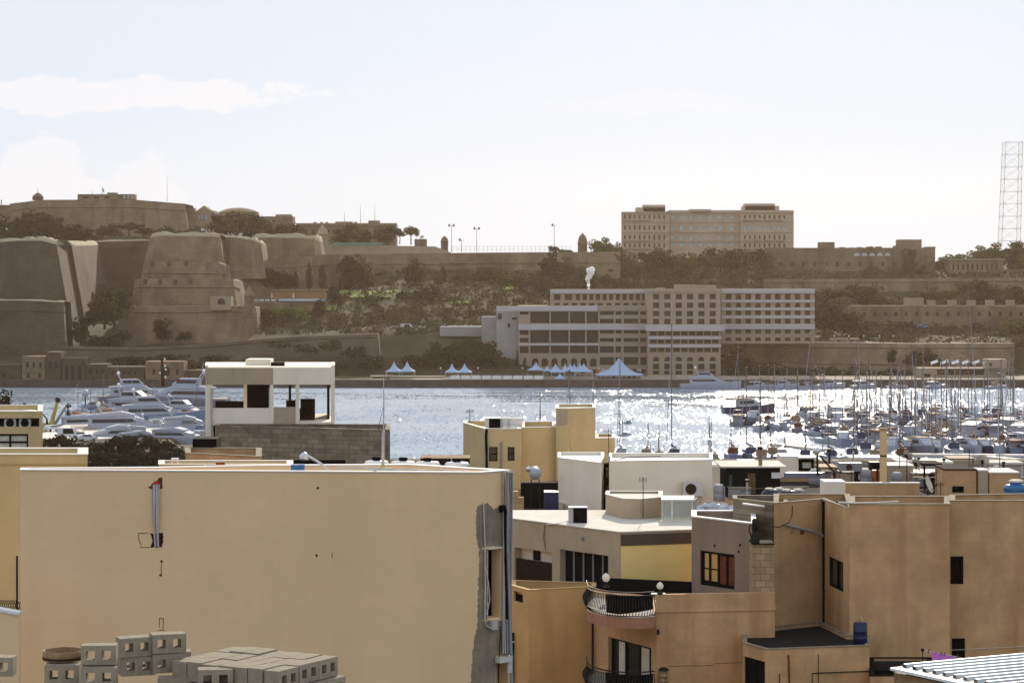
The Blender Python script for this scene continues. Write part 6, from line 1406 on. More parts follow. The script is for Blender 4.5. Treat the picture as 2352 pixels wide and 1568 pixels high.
# --- grey house with the bright roof and the yellow wall
t = thing('yellow_wall_house', 'grey house with a bright flat roof, a brown band and one glowing yellow wall', 'house', P(1424,1350,100))
z5 = 36-10.81
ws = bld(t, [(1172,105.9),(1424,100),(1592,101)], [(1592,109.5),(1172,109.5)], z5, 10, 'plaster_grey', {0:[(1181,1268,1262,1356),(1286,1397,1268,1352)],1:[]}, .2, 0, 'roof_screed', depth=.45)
wA, wB = ws
o = wA.op(1286,1397,1268,1352); fr = window(t, wA, o, .3, 5, 0, .05, 'pvc_grey', 'black', 'sliding_window')
o = wA.op(1181,1268,1262,1356); mb = MB(); mb.obox(wA.pt((o[0]+o[1])/2,(o[2]+o[3])/2,-.47), wA.d.to_3d()*((o[1]-o[0])/2), wA.n.to_3d()*.01, (0,0,(o[3]-o[2])/2)); mb.build('recess_wall', M['plaster_white'], t)
o = wA.op(1183,1268,1287,1356); mb = MB(); mb.obox(wA.pt((o[0]+o[1])/2,(o[2]+o[3])/2,-.1), wA.d.to_3d()*((o[1]-o[0])/2), wA.n.to_3d()*.03, (0,0,(o[3]-o[2])/2)); mb.build('shutter', M['wood_dark'], t)
o = wA.op(1210,1224,1263,1287); mb = MB(); mb.obox(wA.pt((o[0]+o[1])/2,(o[2]+o[3])/2,-.4), wA.d.to_3d()*((o[1]-o[0])/2), wA.n.to_3d()*.03, (0,0,(o[3]-o[2])/2)); mb.build('window', M['dark'], t)
o = wB.op(1426,1587,1224.5,1250); mb = MB(); mb.obox(wB.pt((o[0]+o[1])/2,(o[2]+o[3])/2,.02), wB.d.to_3d()*((o[1]-o[0])/2), wB.n.to_3d()*.02, (0,0,(o[3]-o[2])/2)); mb.build('fascia_band', M['fascia_brown'], t)
o = wB.op(1426,1588,1250.5,1400); mb = MB(); mb.obox(wB.pt((o[0]+o[1])/2,(o[2]+o[3])/2,.008), wB.d.to_3d()*((o[1]-o[0])/2), wB.n.to_3d()*.008, (0,0,(o[3]-o[2])/2)); mb.build('yellow_wall', M['plaster_yellow'], t)
mb = MB(); mb.lathe((0,0,0), [(.05,0),(.07,.02),(.10,.06),(.10,.08),(.04,.08)], 10); c = wA.at(1339,1235,.0); mb.v = [tuple(c+wA.d.to_3d()*x+Vector((0,0,y))+wA.n.to_3d()*z) for x,y,z in mb.v]; mb.build('wall_vent', M['pvc_grey'], t)
pipe(t, [wA.at(1252,1205,.03), wA.at(1250,1235,.04), wA.at(1254,1262,.03)], .022, 'wood', 'cable')
pipe(t, [wA.at(1258,1203,.05), P(1275,1203,103), P(1297,1199,104), P(1312,1194,104.2)], .03, 'coping', 'roof_cable')
ac('black-faced cooling unit casting a shadow on the bright roof', 1306, 1349, 1164, 1203, 103.6, .5, dark=True, m='pvc')
t = thing('stair_box', 'low beige curved stair box on the bright roof', 'stair box', P(1450,1195,106))
bld(t, [(1391,107.6),(1432,105.4),(1470,105.2),(1521,106.2)], [(1521,109.2),(1393,109.3)], 26.15, z5+.05, 'plaster_grey', {}, .15, .08, 'roof_screed')
t = thing('glass_shelter', 'pale frosted glass box with a white lid beside the stair box', 'shelter', P(1560,1192,105)); Y = 104.6
zt_, zb_ = Z(1150,Y), z5+.06
for a, b in ((1521,1543),(1544,1590)):
    mb = MB(); mb.box(P(a,0,Y).x+.03, P(b,0,Y).x-.03, Y, Y+.02, zb_, zt_); mb.build('glass_panel', M['glass_pale'], t)
mb = MB(); a, b = P(1590,0,Y), P(1600,0,Y+1.6); mb.obox(((a.x+b.x)/2,Y+.8,(zb_+zt_)/2), ((b.x-a.x)/2,.78,0), (.01,0,0), (0,0,(zt_-zb_)/2)); mb.build('glass_panel', M['glass_pale'], t)
for u in (1521,1543.5,1590): mb = MB(); x = P(u,0,Y).x; mb.box(x-.03, x+.03, Y-.03, Y+.04, zb_, zt_); mb.build('frame_post', M['coping'], t)
mb = MB(); mb.prism([(P(1519,0,Y).x,Y-.08),(P(1592,0,Y).x,Y-.08),(P(1602,0,Y).x,Y+1.7),(P(1523,0,Y).x,Y+1.7)], zt_+.004, zt_+.09); mb.build('lid', M['roof_white'], t)
aerial('slim television aerial with a red base standing before the stair box', 1477, 1096, 1188, 104.8, 'grid', w_=8)
mb = MB(); rn = random.Random(6)
for k in range(26):
    u = rn.uniform(1600,1682); v = 1186-rn.uniform(0, 30)*(1-abs(u-1640)/90); mb.ico(P(u, v, 111+rn.uniform(0,1.2)), rn.uniform(.14,.32), .25, 1.4, 1, .8, rn, 8, 5)
single('plastic_sheeting', mb, mat('plastic_sheet', (.62,.66,.76), .15, .2, 3), 'heap of shiny crumpled plastic sheeting beside the glass box', 'plastic sheeting', P(1640,1186,111.5))
t = thing('sheeted_roof', 'low roof carrying the shiny plastic sheeting', 'house', P(1640,1190,111)); bld(t, [(1596,110),(1690,110)], [(1690,114),(1596,114)], Z(1189,110), 10, 'plaster_white', {}, .15, .1, 'roof_white')
# --- ochre lower house
t = thing('ochre_house', 'plain ochre wall house right of the hanging conduits', 'house', P(1290,1500,92))
ws = bld(t, [(1176,99.6),(1214,98.2),(1368,99.3)], [(1368,100.6),(1176,101.4)], 36-705*98.2/5300, 10, 'ochre_wall', {0:[(1180,1201,1358,1382)]}, .15, .3, 'roof_dark', 'ochre_wall')
window(t, ws[0], ws[0].op(1180,1201,1358,1382), .15, 1, 0, .02, 'black', 'black', 'vent_opening'); pipe(t, [ws[0].at(1181,1452,.1), ws[0].at(1181,1600,.1)], .08, 'black', 'downpipe'); pipe(t, [ws[0].at(1177,1476,.3), ws[0].at(1196,1472,.3)], .02, 'white_paint', 'bracket')
# --- terrace wall, coloured near-black in place of its shade
t = thing('terrace_parapet', 'shaded, near-black terrace parapet under the glowing yellow wall', 'parapet', P(1500,1360,96)); mb = MB(); w = Wl((1378,98.6),(1592,97.2)); 
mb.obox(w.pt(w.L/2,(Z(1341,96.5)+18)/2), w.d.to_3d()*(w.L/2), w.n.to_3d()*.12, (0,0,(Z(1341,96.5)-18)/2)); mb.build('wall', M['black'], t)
# --- balcony house
KB = 1.095
t = thing('balcony_house', 'weathered beige house with rounded balconies and bulging iron railings', 'house', P(1510,1568,84))
ws = bld(t, [(1366,88*KB),(1508,84*KB),(1780,84.6*KB)], [(1780,94.2),(1640,94.4),(1366,98.4)], 36-11.98*KB, 10, 'old_wall', {0:[(1397,1496,1474,1580)]}, .2, 0, 'old_wall', depth=.3)
wA, wB = ws
o = wB.op(1509,1779,1364,1366); w = wB; mb = MB(); mb.obox(w.pt(w.L/2,36-11.655*KB,-.12), w.d.to_3d()*(w.L/2), w.n.to_3d()*.12, (0,0,.325*KB)); mb.build('terrace_parapet', M['old_wall'], t)
window(t, wA, wA.op(1397,1496,1474,1580), .22, 3, 0, .09, 'black', 'glass', 'balcony_door')
o = wA.op(1397,1496,1474,1580)
for k, (f0, f1) in enumerate(((.16,.30),(.68,.86))):
    mb = MB(); mb.obox(wA.pt(lerp(o[0],o[1],(f0+f1)/2),(o[2]+o[3])/2,-.2), wA.d.to_3d()*((o[1]-o[0])*(f1-f0)/2), wA.n.to_3d()*.006, (0,0,(o[3]-o[2])/2-.12)); mb.build('curtain', M['curtain'], t)
def balcony(zs, label, rail_label):
    cs = [C(1347,85.6*KB), C(1352,84.0*KB), C(1380,82.9*KB), C(1420,82.35*KB), C(1465,82.2*KB), C(1503,82.5*KB)]
    fine = []
    for i in range(len(cs)-1):
        for k in range(6):
            s = k/6; p0, p1, p2, p3 = cs[max(i-1,0)], cs[i], cs[i+1], cs[min(i+2,len(cs)-1)]
            fine.append(.5*((2*p1)+(-p0+p2)*s+(2*p0-5*p1+4*p2-p3)*s*s+(-p0+3*p1-3*p2+p3)*s**3))
    fine.append(cs[-1]); bk = [C(1508,83.9*KB), C(1366,87.9*KB)]
    mb = MB(); mb.prism([(p.x,p.y) for p in fine+bk], zs-.42, zs); sl = mb.build('balcony_slab', M['terracotta'], t)
    if label: sl['label'] = label
    fl = inset([Vector((p.x,p.y)) for p in fine+bk], .05); mb = MB(); mb.prism([(p.x,p.y) for p in fl], zs+.003, zs+.02); mb.build('floor', M['concrete_flat'], sl)
    mb = MB(); sc_ = [C(1392,83.1*KB), C(1420,82.65*KB), C(1440,82.55*KB), C(1470,82.45*KB), C(1500,82.75*KB)]; zl = [.08,.08,.12,.2,.26]
    for k in range(4): a, b = sc_[k], sc_[k+1]; mb.face([(a.x,a.y,zs+zl[k]),(b.x,b.y,zs+zl[k+1]),(b.x,b.y,zs+.84),(a.x,a.y,zs+.84)])
    mb.build('dark_backing', M['black'], sl)  # black sheet added behind the railing to darken what shows through
    rl = thing('balcony_railing', rail_label, 'railing', (fine[len(fine)//2].x, fine[len(fine)//2].y, zs), 'bulging iron balcony railings')
    cx = sum((p.x for p in fine))/len(fine); ctr = C(1430,86*KB)
    for nm, z, r in (('bottom_rail',zs+.06,.02),('top_rail',zs+.98,.028),('middle_rail',zs+.86,.016)):
        pipe(rl, [(p.x,p.y,z) for p in fine], r, 'iron', nm, 6)
    tot = [0]
    for a, b in zip(fine, fine[1:]): tot.append(tot[-1]+(b-a).length)
    N_ = 46
    for k in range(N_+1):
        d = tot[-1]*k/N_; i = max(j for j in range(len(tot)) if tot[j] <= d+1e-6); i = min(i, len(fine)-2)
        p = fine[i].lerp(fine[i+1], (d-tot[i])/max(1e-6, tot[i+1]-tot[i])); out = (p-ctr).normalized()
        pts = []
        for j in range(8):
            s = j/7; b_ = .17*sin(pi*min(1, s*1.5))*(1 if s < .67 else .0)-.03*sin(pi*max(0,(s-.67)/.33)); pts.append((p.x+out.x*b_, p.y+out.y*b_, zs+.06+.80*s))
        pipe(rl, pts, .017, 'iron', 'baluster', 5)
M['terracotta'] = mat('terracotta', (.42,.21,.13), .9, .14, 1.5, bump=.15, streak=.25)
balcony(36-11.92*KB, 'pinkish rounded balcony slab with a sunlit floor', 'bulging black railing of the upper rounded balcony between two globe lamps')
balcony(36-11.92*KB-3.1, None, 'bulging black railing of the lower balcony at the bottom edge')
def globe(label, u, v0, v1, Y):
    tt = thing('globe_lamp', label, 'lamp', P(u,v1,Y), 'globe lamps on the balcony'); r = (v1-v0)*.30*Y/F; c = P(u, v0, Y)-Vector((0,0,r))
    mb = MB(); mb.lathe(c, [(.001,-r*1.05),(r*.5,-r*.95),(r*.95,-r*.3),(r,.1*r),(r*.75,r*.7),(r*.3,r*1.05),(.001,r*1.25)], 14); mb.build('globe', M['globe'], tt)
    mb = MB(); mb.lathe(P(u,v1,Y), [(.14,0),(.12,.05),(.05,.09),(.04,.2),(.09,.24),(.001,.26)], 10); mb.build('base', M['iron'], tt)
globe('left globe lamp above the balcony railing', 1392, 1317, 1348, 86.5*KB); globe('right globe lamp on the terrace parapet corner', 1516, 1337, 1364, 84.1*KB)
mb = MB(); mb.obox(P(1512,1363,84.2*KB), (.28,0,0), (0,.2,0), (0,0,.02)); single('lamp_plinth', mb, M['coping'], 'thin slab under the right globe lamp', 'slab', P(1512,1365,84.2*KB))
pipe(t, [wA.at(1367,1428,.12), wA.at(1367,1600,.12)], .05, 'iron', 'downpipe'); mb = MB(); mb.obox(wB.at(1511,1450,.06), (.05,0,0), (0,.05,0), (0,0,.1)); mb.build('wall_lamp', M['iron'], t)
mb = MB()
for k in range(3): mb.lathe(wB.at(1522,1560,.2)+Vector((0,0,.2*k-.2)), [(.14,0),(.14,.16),(.17,.17),(.17,.2)], 12)
tt = tag(mb.build('chimney_pots', M['masonry_raw'], t)); mb = MB(); mb.lathe(wB.at(1522,1560,.2)+Vector((0,0,.4)), [(.2,0),(.2,.06),(.1,.12),(.001,.13)], 12); mb.build('cowl', M['iron'], t)
mb = MB(); mb.tube([wB.at(1535,1529,.004), wB.at(1640,1527,.004)], .008, 4); mb.tube([wB.at(1640,1523,.004), wB.at(1710,1520,.004)], .008, 4); mb.build('crack', M['wood_dark'], t)
# --- mauve house with the amber window, block pillar
t = thing('mauve_house', 'mauve-grey rooftop room with a dark window having amber panes on one side', 'house', P(1660,1365,95))
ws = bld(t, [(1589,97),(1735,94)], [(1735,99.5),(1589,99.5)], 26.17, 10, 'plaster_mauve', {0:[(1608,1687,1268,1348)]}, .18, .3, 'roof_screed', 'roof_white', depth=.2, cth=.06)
o = ws[0].op(1608,1687,1268,1348); fr = window(t, ws[0], o, .12, 4, 0, .09, 'black', 'black', 'window')
mb = MB(); mb.obox(ws[0].pt(lerp(o[0],o[1],.27),(o[2]+o[3])/2+.05,-.125), ws[0].d.to_3d()*((o[1]-o[0])*.19), ws[0].n.to_3d()*.004, (0,0,(o[3]-o[2])/2-.16)); mb.build('amber_pane', M['amber_glass'], t)  # flat amber panel across the left panes
mb = MB(); mb.obox(ws[0].pt(lerp(o[0],o[1],.27),(o[2]+o[3])/2-.02,-.115), ws[0].d.to_3d()*((o[1]-o[0])*.19), ws[0].n.to_3d()*.004, (0,0,.03)); mb.build('glazing_bar', M['black'], t)
mb = MB(); mb.obox(ws[0].pt(lerp(o[0],o[1],.72),(o[2]+o[3])/2,-.125), ws[0].d.to_3d()*((o[1]-o[0])*.2), ws[0].n.to_3d()*.004, (0,0,(o[3]-o[2])/2-.14)); mb.build('curtain', M['rust'], t)
for u, v in ((1642,1252),(1700,1251),(1697,1266)): mb = MB(); mb.obox(ws[0].at(u,v,.01), ws[0].d.to_3d()*.03, ws[0].n.to_3d()*.02, (0,0,.05)); mb.build('wall_hole', M['black'], t)
t = thing('block_pillar', 'reddish stacked block pillar beside the mauve room, with a black slab top', 'pillar', P(1752,1480,92)); bx(t, 'shaft', 'masonry_raw', 1728, 1778, 1250, 1600, 93.0, 1.1); bx(t, 'slab', 'black', 1727, 1779, 1247, 1249.8, 92.9, 1.2)
t = thing('chimney_cowl', 'black chimney cowl with a bent flue beside the mauve roof', 'chimney', P(1734,1247,91.8)); c = P(1734,1246.5,93.4); h = 1.0
mb = MB(); mb.lathe(c, [(.19,0),(.19,.32),(.12,.42),(.11,.55),(.13,.56),(.12,.95),(.05,1.0),(.001,1.0)], 12); mb.build('body', M['iron'], t); pipe(t, [c+Vector((-.15,0,.3)), c+Vector((-.24,0,.5)), c+Vector((-.2,0,.72)), c+Vector((0,0,.78))], .03, 'iron', 'flue')
t = thing('block_wall_hut', 'dim patchwork block hut behind the mauve room', 'house', P(1745,1199,98)); bld(t, [(1684,99),(1808,96.5)], [(1808,100.5),(1684,100.5)], 26.75, 10, 'masonry', {}, .15, .15, 'roof_dark', 'masonry')
mb = MB(); mb.obox((P(1706,1156,98)+P(1756,1162,97.3))/2, (P(1756,1162,97.3)-P(1706,1156,98))/2, (0,.12,0), (0,0,.03)); single('sunlit_ledge', mb, M['roof_white'], 'thin bright ledge along the dim block hut', 'ledge', P(1730,1160,97.6))
# --- recessed house, drain pipe, broad houses to the right
t = thing('recess_house', 'brown plastered house set back in a shady corner with one dark window', 'house', P(1850,1480,96))
ws = bld(t, [(1778,94.8),(1889,96.6),(1951,92.5)], [(1951,99),(1778,99)], 26.95, 10, 'old_wall_b', {1:[(1901,1937,1283,1352)]}, .2, .3, 'roof_dark', 'old_cope')
window(t, ws[1], ws[1].op(1901,1937,1283,1352), .14, 2, 0, .08, 'black', 'glass'); w = ws[0]
pipe(t, [ws[0].at(1884,1150,.25), ws[0].at(1885,1300,.25), ws[0].at(1886,1600,.25)], .12, 'black', 'drain_pipe', 9)
pipe(t, [ws[0].at(1884,1232,.25), ws[0].at(1872,1222,.15), ws[0].at(1800,1204,.1)], .06, 'pvc_grey', 'branch_pipe'); pipe(t, [P(1820,1160,94.9), P(1819,1185,94.9), P(1812,1200,94.8), P(1790,1210,94.6), P(1768,1208,94.2), P(1750,1202,93.8)], .02, 'wood_dark', 'cable')
for k, u in enumerate((1818,1842)): mb = MB(); mb.obox(w.at(u,1222,.01), w.d.to_3d()*.1, w.n.to_3d()*.01, (0,0,.08)); mb.build('patch', M['rust' if k else 'masonry_raw'], t)
t = thing('broad_house', 'broad plain brown house wall between the drain pipe and the paired windows', 'house', P(2060,1568,92))
ws = bld(t, [(1951.3,92.5),(2181,92.5)], [(2181,96),(1951.3,96)], 27.13, 10, 'old_wall_b', {}, .2, .4, 'roof_dark', 'old_cope')
pipe(t, [P(1925,1153,92.2), P(1960,1155,92.1), P(2010,1154,92.1), P(2065,1151,92.1)], .035, 'coping', 'roof_cable')
t = thing('paired_window_house', 'weathered brown house with two dark windows one above the other at the right edge', 'house', P(2270,1568,93.5))
ws = bld(t, [(2181.3,93.5),(2460,93.5)], [(2460,97),(2181.3,96)], 27.18, 10, 'old_wall', {0:[(2183,2213,1277,1341),(2186,2217,1465,1514)]}, .2, .4, 'roof_dark', 'old_cope')
for o in ((2183,2213,1277,1341),(2186,2217,1465,1514)): window(t, ws[0], ws[0].op(*o), .16, 1, 0, .05, 'black', 'black')
pipe(t, [ws[0].at(2181,1492,.03), ws[0].at(2420,1480,.03)], .01, 'coping', 'cable')
t = thing('dark_upstand', 'long black roof upstand behind the broad brown house', 'wall', P(2100,1150,104)); mb = MB(); w = Wl((1895,104.6),(2460,104.6)); mb.obox(w.pt(w.L/2,(Z(1139,104.6)+24)/2), w.d.to_3d()*(w.L/2), w.n.to_3d()*.12, (0,0,(Z(1139,104.6)-24)/2)); mb.build('wall', M['fascia_brown'], t)
# --- low front house with barrel
t = thing('low_front_house', 'low tan house with old pipes on its wall and a flat dark roof, bottom right', 'house', P(1850,1568,80))
ws = bld(t, [(1706,90.4),(1760,88.8),(1997,89.7)], [(1997,92.3),(1951,92.3),(1885,96),(1779,94.6),(1706,93)], 36-841*88.8/5300, 10, 'old_wall', {0:[(1707.5,1757,1512,1600)]}, .15, .12, 'roof_dark', 'old_cope')
window(t, ws[0], ws[0].op(1707.5,1757,1512,1600), .14, 2, 0, .08, 'black', 'black'); w = ws[1]
pipe(t, [w.at(1810,1503,.04), w.at(1811,1515,.04), w.at(1813,1600,.04)], .035, 'rust', 'pipe'); pipe(t, [w.at(1879,1501,.03), w.at(1879,1600,.03)], .014, 'wood_dark', 'pipe'); pipe(t, [w.at(1865,1600,.03), w.at(1865,1545,.03), w.at(1995,1540,.03)], .022, 'iron', 'pipe'); pipe(t, [w.at(1790,1545,.03), w.at(1790,1600,.03)], .016, 'wood_dark', 'pipe')
t = thing('blue_barrel', 'dark blue plastic barrel on the dark roof corner', 'barrel', P(1976,1484,91)); c = P(1976,1484,90.4); c.z = 36-841*88.8/5300-.12
mb = MB(); mb.lathe(c, [(.24,0),(.27,.05),(.275,.3),(.285,.31),(.275,.33),(.275,.58),(.285,.59),(.275,.61),(.27,.86),(.25,.9)], 18); mb.build('body', M['blue_plastic'], t); mb = MB(); mb.lathe(c, [(.265,.9),(.265,.93),(.2,.94),(.001,.94)], 18); mb.build('lid', M['blue_plastic'], t); pipe(t, [c+Vector((.1,0,.94)), c+Vector((.06,0,1.1)), c+Vector((0,0,1.18))], .015, 'coping', 'hose')
t = thing('dark_ledge_house', 'low wall with a dark ledge between the tan house and the corrugated roof', 'house', P(2060,1568,82)); ws = bld(t, [(1997.5,88),(2140,88)], [(2140,92.3),(1997.5,92.3)], Z(1552,88), 10, 'old_wall_b', {}, .15, .1, 'roof_dark', 'black'); bx(t, 'ledge', 'black', 2004, 2110, 1538, 1548, 89, .6); pipe(t, [P(2001,1517,87.9), P(2012,1530,87.9), P(2022,1538,87.9)], .015, 'iron', 'cable')
# --- corrugated roof
t = thing('corrugated_roof', 'sunlit grey corrugated metal roof at the bottom right corner', 'roof', P(2250,1568,26))
zc = 31.7; A = G0 = None
def onz(u, v, z): Y = DY(v, z); q = P(u, v, Y); return Vector((q.x, q.y, z))
p0, p1, p2 = onz(2068,1529,zc), onz(2360,1502.5,zc), onz(2255,1569,zc)
dx, dy = (p1-p0), (p2-p0); mb = MB(); rows = []
NR = 60
for j in range(NR+1):
    s = j/NR; ph = j % 6; hz = (0,.0,.045,.045,.0,.0)[ph]*.8; rows.append([p0+dy*s*1.25+dx*(-.0)+Vector((0,0,hz)), p0+dy*s*1.25+dx*1.6+Vector((0,0,hz))])
mb.grid(rows, False); mb.build('sheet', M['zinc'], t)
a = p0-dx*.04-Vector((0,0,.02)); b = p0+dy*1.25-dx*.04-Vector((0,0,.02)); mb = MB(); mb.obox((a+b)/2, (b-a)/2, dx.normalized()*.07, (0,0,.015)); mb.build('flashing', M['white_paint'], t)
mb = MB(); mb.obox((a+b)/2+Vector((.02,.05,-.11)), (b-a)/2, dx.normalized()*.03, (0,0,.06)); mb.build('beam', M['wood'], t)
for k, s in enumerate((.28,.62,1.0)):
    q = p0+dy*s+dx*.05; mb = MB(); mb.box(q.x-.03, q.x+.03, q.y-.03, q.y+.03, 29.8, zc-.16); mb.build('post', M['iron'], t)
mb = MB(); q0, q1 = p0+dy*.32+dx*.06, p0+dy*.58+dx*.06; mb.obox((q0+q1)/2-Vector((0,0,.75)), (q1-q0)/2, dx.normalized()*.01, (0,0,.55)); mb.build('glass_panel', M['glass_pale'], t)
# --- washing line with a purple cloth
t = thing('washing_line', 'thin washing line with pegs above the corrugated roof', 'washing line', P(2150,1510,60)); Y = 60
pipe(t, [P(2119,1492,Y), P(2150,1498,Y), P(2230,1514,Y)], .008, 'cable_white', 'line', 4); mb = MB(); mb.ico(P(2119,1491.5,Y), .05); mb.build('hook', M['iron'], t); pipe(t, [P(2119,1491,Y), P(2118,1560,Y)], .012, 'wood_dark', 'post', 5)
for u, v in ((2133,1494),(2162,1499.5),(2169,1501),(2199,1508)): mb = MB(); mb.obox(P(u,v,Y), (.012,0,.004), (0,.012,0), (.01,0,.045)); mb.build('peg', M['rust'], t)
mb = MB(); rows = []
for j in range(7):
    rows.append([P(2132+6+62*i/12*(1-.0*j)+(.8*j if i < 3 else 0), 1494.5+13.5*i/12+j*5.5+1.2*sin(i*1.7+j*.4), Y+.04*sin(i*1.9+.5*j)) for i in range(13)])
mb.grid(rows, True); single('purple_cloth', mb, M['purple_cloth'], 'purple cloth pegged on the washing line above the corrugated roof', 'cloth', P(2165,1500,Y))
# ------------------------------------------------------------------ roofs and clutter on the right
ZR = 25.3
t = thing('clutter_roof_house', 'wide flat-roofed house crowded with tanks and dishes, above the broad brown wall', 'house', P(2030,1150,112))
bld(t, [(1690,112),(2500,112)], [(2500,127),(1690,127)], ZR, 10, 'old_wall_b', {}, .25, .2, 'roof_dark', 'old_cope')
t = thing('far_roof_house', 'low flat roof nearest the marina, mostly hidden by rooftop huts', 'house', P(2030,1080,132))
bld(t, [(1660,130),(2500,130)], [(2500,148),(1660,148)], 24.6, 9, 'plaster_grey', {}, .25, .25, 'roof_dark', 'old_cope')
def hut(name, label, cat, u0, u1, v0, v1, m, depth=2.0, z=None, roof='coping', group=None, wins=(), Y=None, pane='glass', over=.12):
    z = ZR-.2 if z is None else z; Y = Y or DY(v1, z); t = thing(name, label, cat, P((u0+u1)/2, v1, Y), group); w = Wl((u0,Y),(u1,Y)); ops = [w.op(*o) for o in wins]
    mb = MB(); zt_ = Z(v0,Y); facade(mb, w.A, w.B, z, zt_, ops, .12); shell(mb, w, z, zt_, depth); mb.build('wall', M[m], t)
    for o in ops: window(t, w, o, .08, 1, 0, .05, 'black', pane)
    if roof: mb = MB(); mb.box(w.A.x-over, w.B.x+over, Y-over, Y+depth+over, zt_+.004, zt_+.07); mb.build('roof', M[roof], t)
    return t, w
hut('glazed_hut', 'long dark rooftop room with a pale slab roof, louvres and a green pane', 'roof room', 1668, 1792, 1073, 1142, 'dark', 3.5, 25.1, 'roof_screed', None, [(1672,1684,1088,1134)], None, 'glass_green', .3)
Y = DY(1142, 25.1)-.05; t = thing('louvre_panel', 'brown louvred panel on the long dark rooftop room', 'louvre panel', P(1726,1133,Y)); mb = MB()
for k in range(14): x0, x1 = P(1717,0,Y).x, P(1735,0,Y).x; z = Z(1132-3.3*k, Y); mb.box(x0, x1, Y-.05, Y-.02, z, z+.04)
mb.build('slats', M['wood'], t)
t = thing('flue_pipe', 'tall gold-brown metal flue with a black cap', 'flue', P(1746,1086,118)); pipe(t, [P(1747,1090,118), P(1746,1032,118)], .10, 'wood', 'tube', 10); pipe(t, [P(1746,1032,118), P(1746,1025,118)], .13, 'iron', 'cap', 10); pipe(t, [P(1747,1110,118), P(1747,1086,118)], .15, 'iron', 'sleeve', 10)
mb = MB(); Y = DY(1142,25.1)-.12; mb.box(P(1772,0,Y).x, P(1794,0,Y).x, Y-.04, Y, Z(1098,Y), Z(1084.5,Y)); single('white_board', mb, M['white_paint'], 'small blank bright white board beside the white rooftop block', 'board', P(1783,1098,Y))
hut('white_block', 'plain white rooftop block beside a black-framed pane', 'roof block', 1794, 1834, 1050, 1104, 'plaster_white', 2.2, None, 'roof_white', None, (), None, 'glass', 0)
hut('framed_hut', 'black-framed box with a sandy pane right of the white rooftop block', 'roof block', 1835, 1870, 1053, 1104, 'black', 1.6, None, 'coping', None, [(1841,1866,1059,1077)], None, 'curtain')
mb = MB(); Y = 117; a, b = P(1800,1098,Y), P(1898,1094,Y); mb.prism([(a.x,Y),(b.x-.3,Y-.1),(b.x,Y+.5),(a.x+.3,Y+.6)], a.z, a.z+.28); single('upturned_dinghy', mb, M['boat_grey'], 'long grey slab like an upturned dinghy in front of the framed box', 'slab', P(1850,1098,Y))
t = thing('flood_lamp', 'ball-headed floodlight on a slanting strut above the framed box', 'floodlight', P(1878,1090,116)); Y = 116; pipe(t, [P(1878,1092,Y), P(1877,1044,Y)], .06, 'iron', 'pole'); pipe(t, [P(1882,1045,Y), P(1916,1083,Y), P(1918,1100,Y)], .05, 'wood_dark', 'strut'); mb = MB(); mb.ico(P(1875,1037,Y), .19, 0, 1, 1, .9); mb.build('head', M['dish'], t); mb = MB(); mb.lathe(P(1875,1035,Y), [(.2,0),(.17,.12),(.08,.2),(.001,.21)], 12); mb.build('hood', M['steel'], t)
# solar heater
for k, (u0, u1, v, Y) in enumerate(((1757,1800,1140,103.6),(1793,1846,1143,101.6))):
    t = thing('navy_tank', '%s navy cylinder tank lying on the roof edge over the dim block hut' % ('rear','front')[k], 'water tank', P(u0,v+18,Y), 'navy cylinder tanks'); a, b = P(u0,v,Y), P(u1,v-2,Y+1.2); d = (b-a).normalized(); r = .32
    mb = MB(); mb.tube([a-d*.0, a+d*.04, a+d*.14, b-d*.1, b], [.08,.2,r,r,.2], 18); mb.build('cylinder', M['navy'], t)
    for s in (.25,.75):
        q = a.lerp(b,s); mb = MB(); mb.lathe(q+Vector((0,0,r-.03)), [(.2,0),(.22,.07),(.12,.1),(.001,.11)], 12); mb.build('cap', M['coping'], t); mb = MB(); mb.box(q.x-.04, q.x+.04, q.y-.2, q.y+.2, 26.0, q.z-r+.05); mb.build('foot', M['iron'], t)
mb = MB()
for k in range(4): mb.tube([P(1846,1140+3*k,102), P(1890,1136+3*k,103.5)], .03, 6)
single('solar_tubes', mb, M['steel'], 'bundle of thin bright tubes right of the navy tanks', 'solar tubes', P(1870,1150,102.5))
mb = MB(); mb.prism([(P(1745,0,100).x,101.2),(P(1895,0,100).x,101.2),(P(1895,0,100).x,105.5),(P(1745,0,100).x,105.5)], 25.85, 26.0); single('tank_slab', mb, M['roof_dark'], 'dark slab carrying the navy tanks', 'slab', P(1820,1160,101.2))
hut('white_cube', 'square white box with slanting pipes before it, behind the black upstand', 'roof block', 1893, 1942, 1109, 1160, 'plaster_white', 1.5, 25, 'roof_white', None, (), 107, 'glass', 0)
hut('stained_wall', 'long rust-stained pinkish parapet behind the black upstand', 'parapet', 1943, 2112, 1111, 1160, 'old_wall_b', .3, 25, 'coping', None, (), 107.5, 'glass', .03)
t, w = hut('chimney', 'tall square beige chimney stack standing against the marina', 'chimney', 2023, 2037, 986, 1108, 'plaster_beige', .3, None, None, None, (), 110); mb = MB(); mb.box(w.A.x-.04, w.B.x+.04, 109.95, 110.35, Z(988,110), Z(983,110)); mb.build('cap', M['masonry_raw'], t)
mb = MB(); mb.box(w.A.x-.02, w.B.x+.02, 109.97, 110.33, Z(1048,110), Z(1045,110)); mb.build('band', M['iron'], t)
ac('grey twin cooling unit on the roof left of the chimney stack', 1929, 1980, 1063, 1082, 120, .7, m='pvc_grey'); ac('black box unit touching the chimney stack', 1998, 2022, 1061, 1078, 121, .7, dark=True, m='iron')
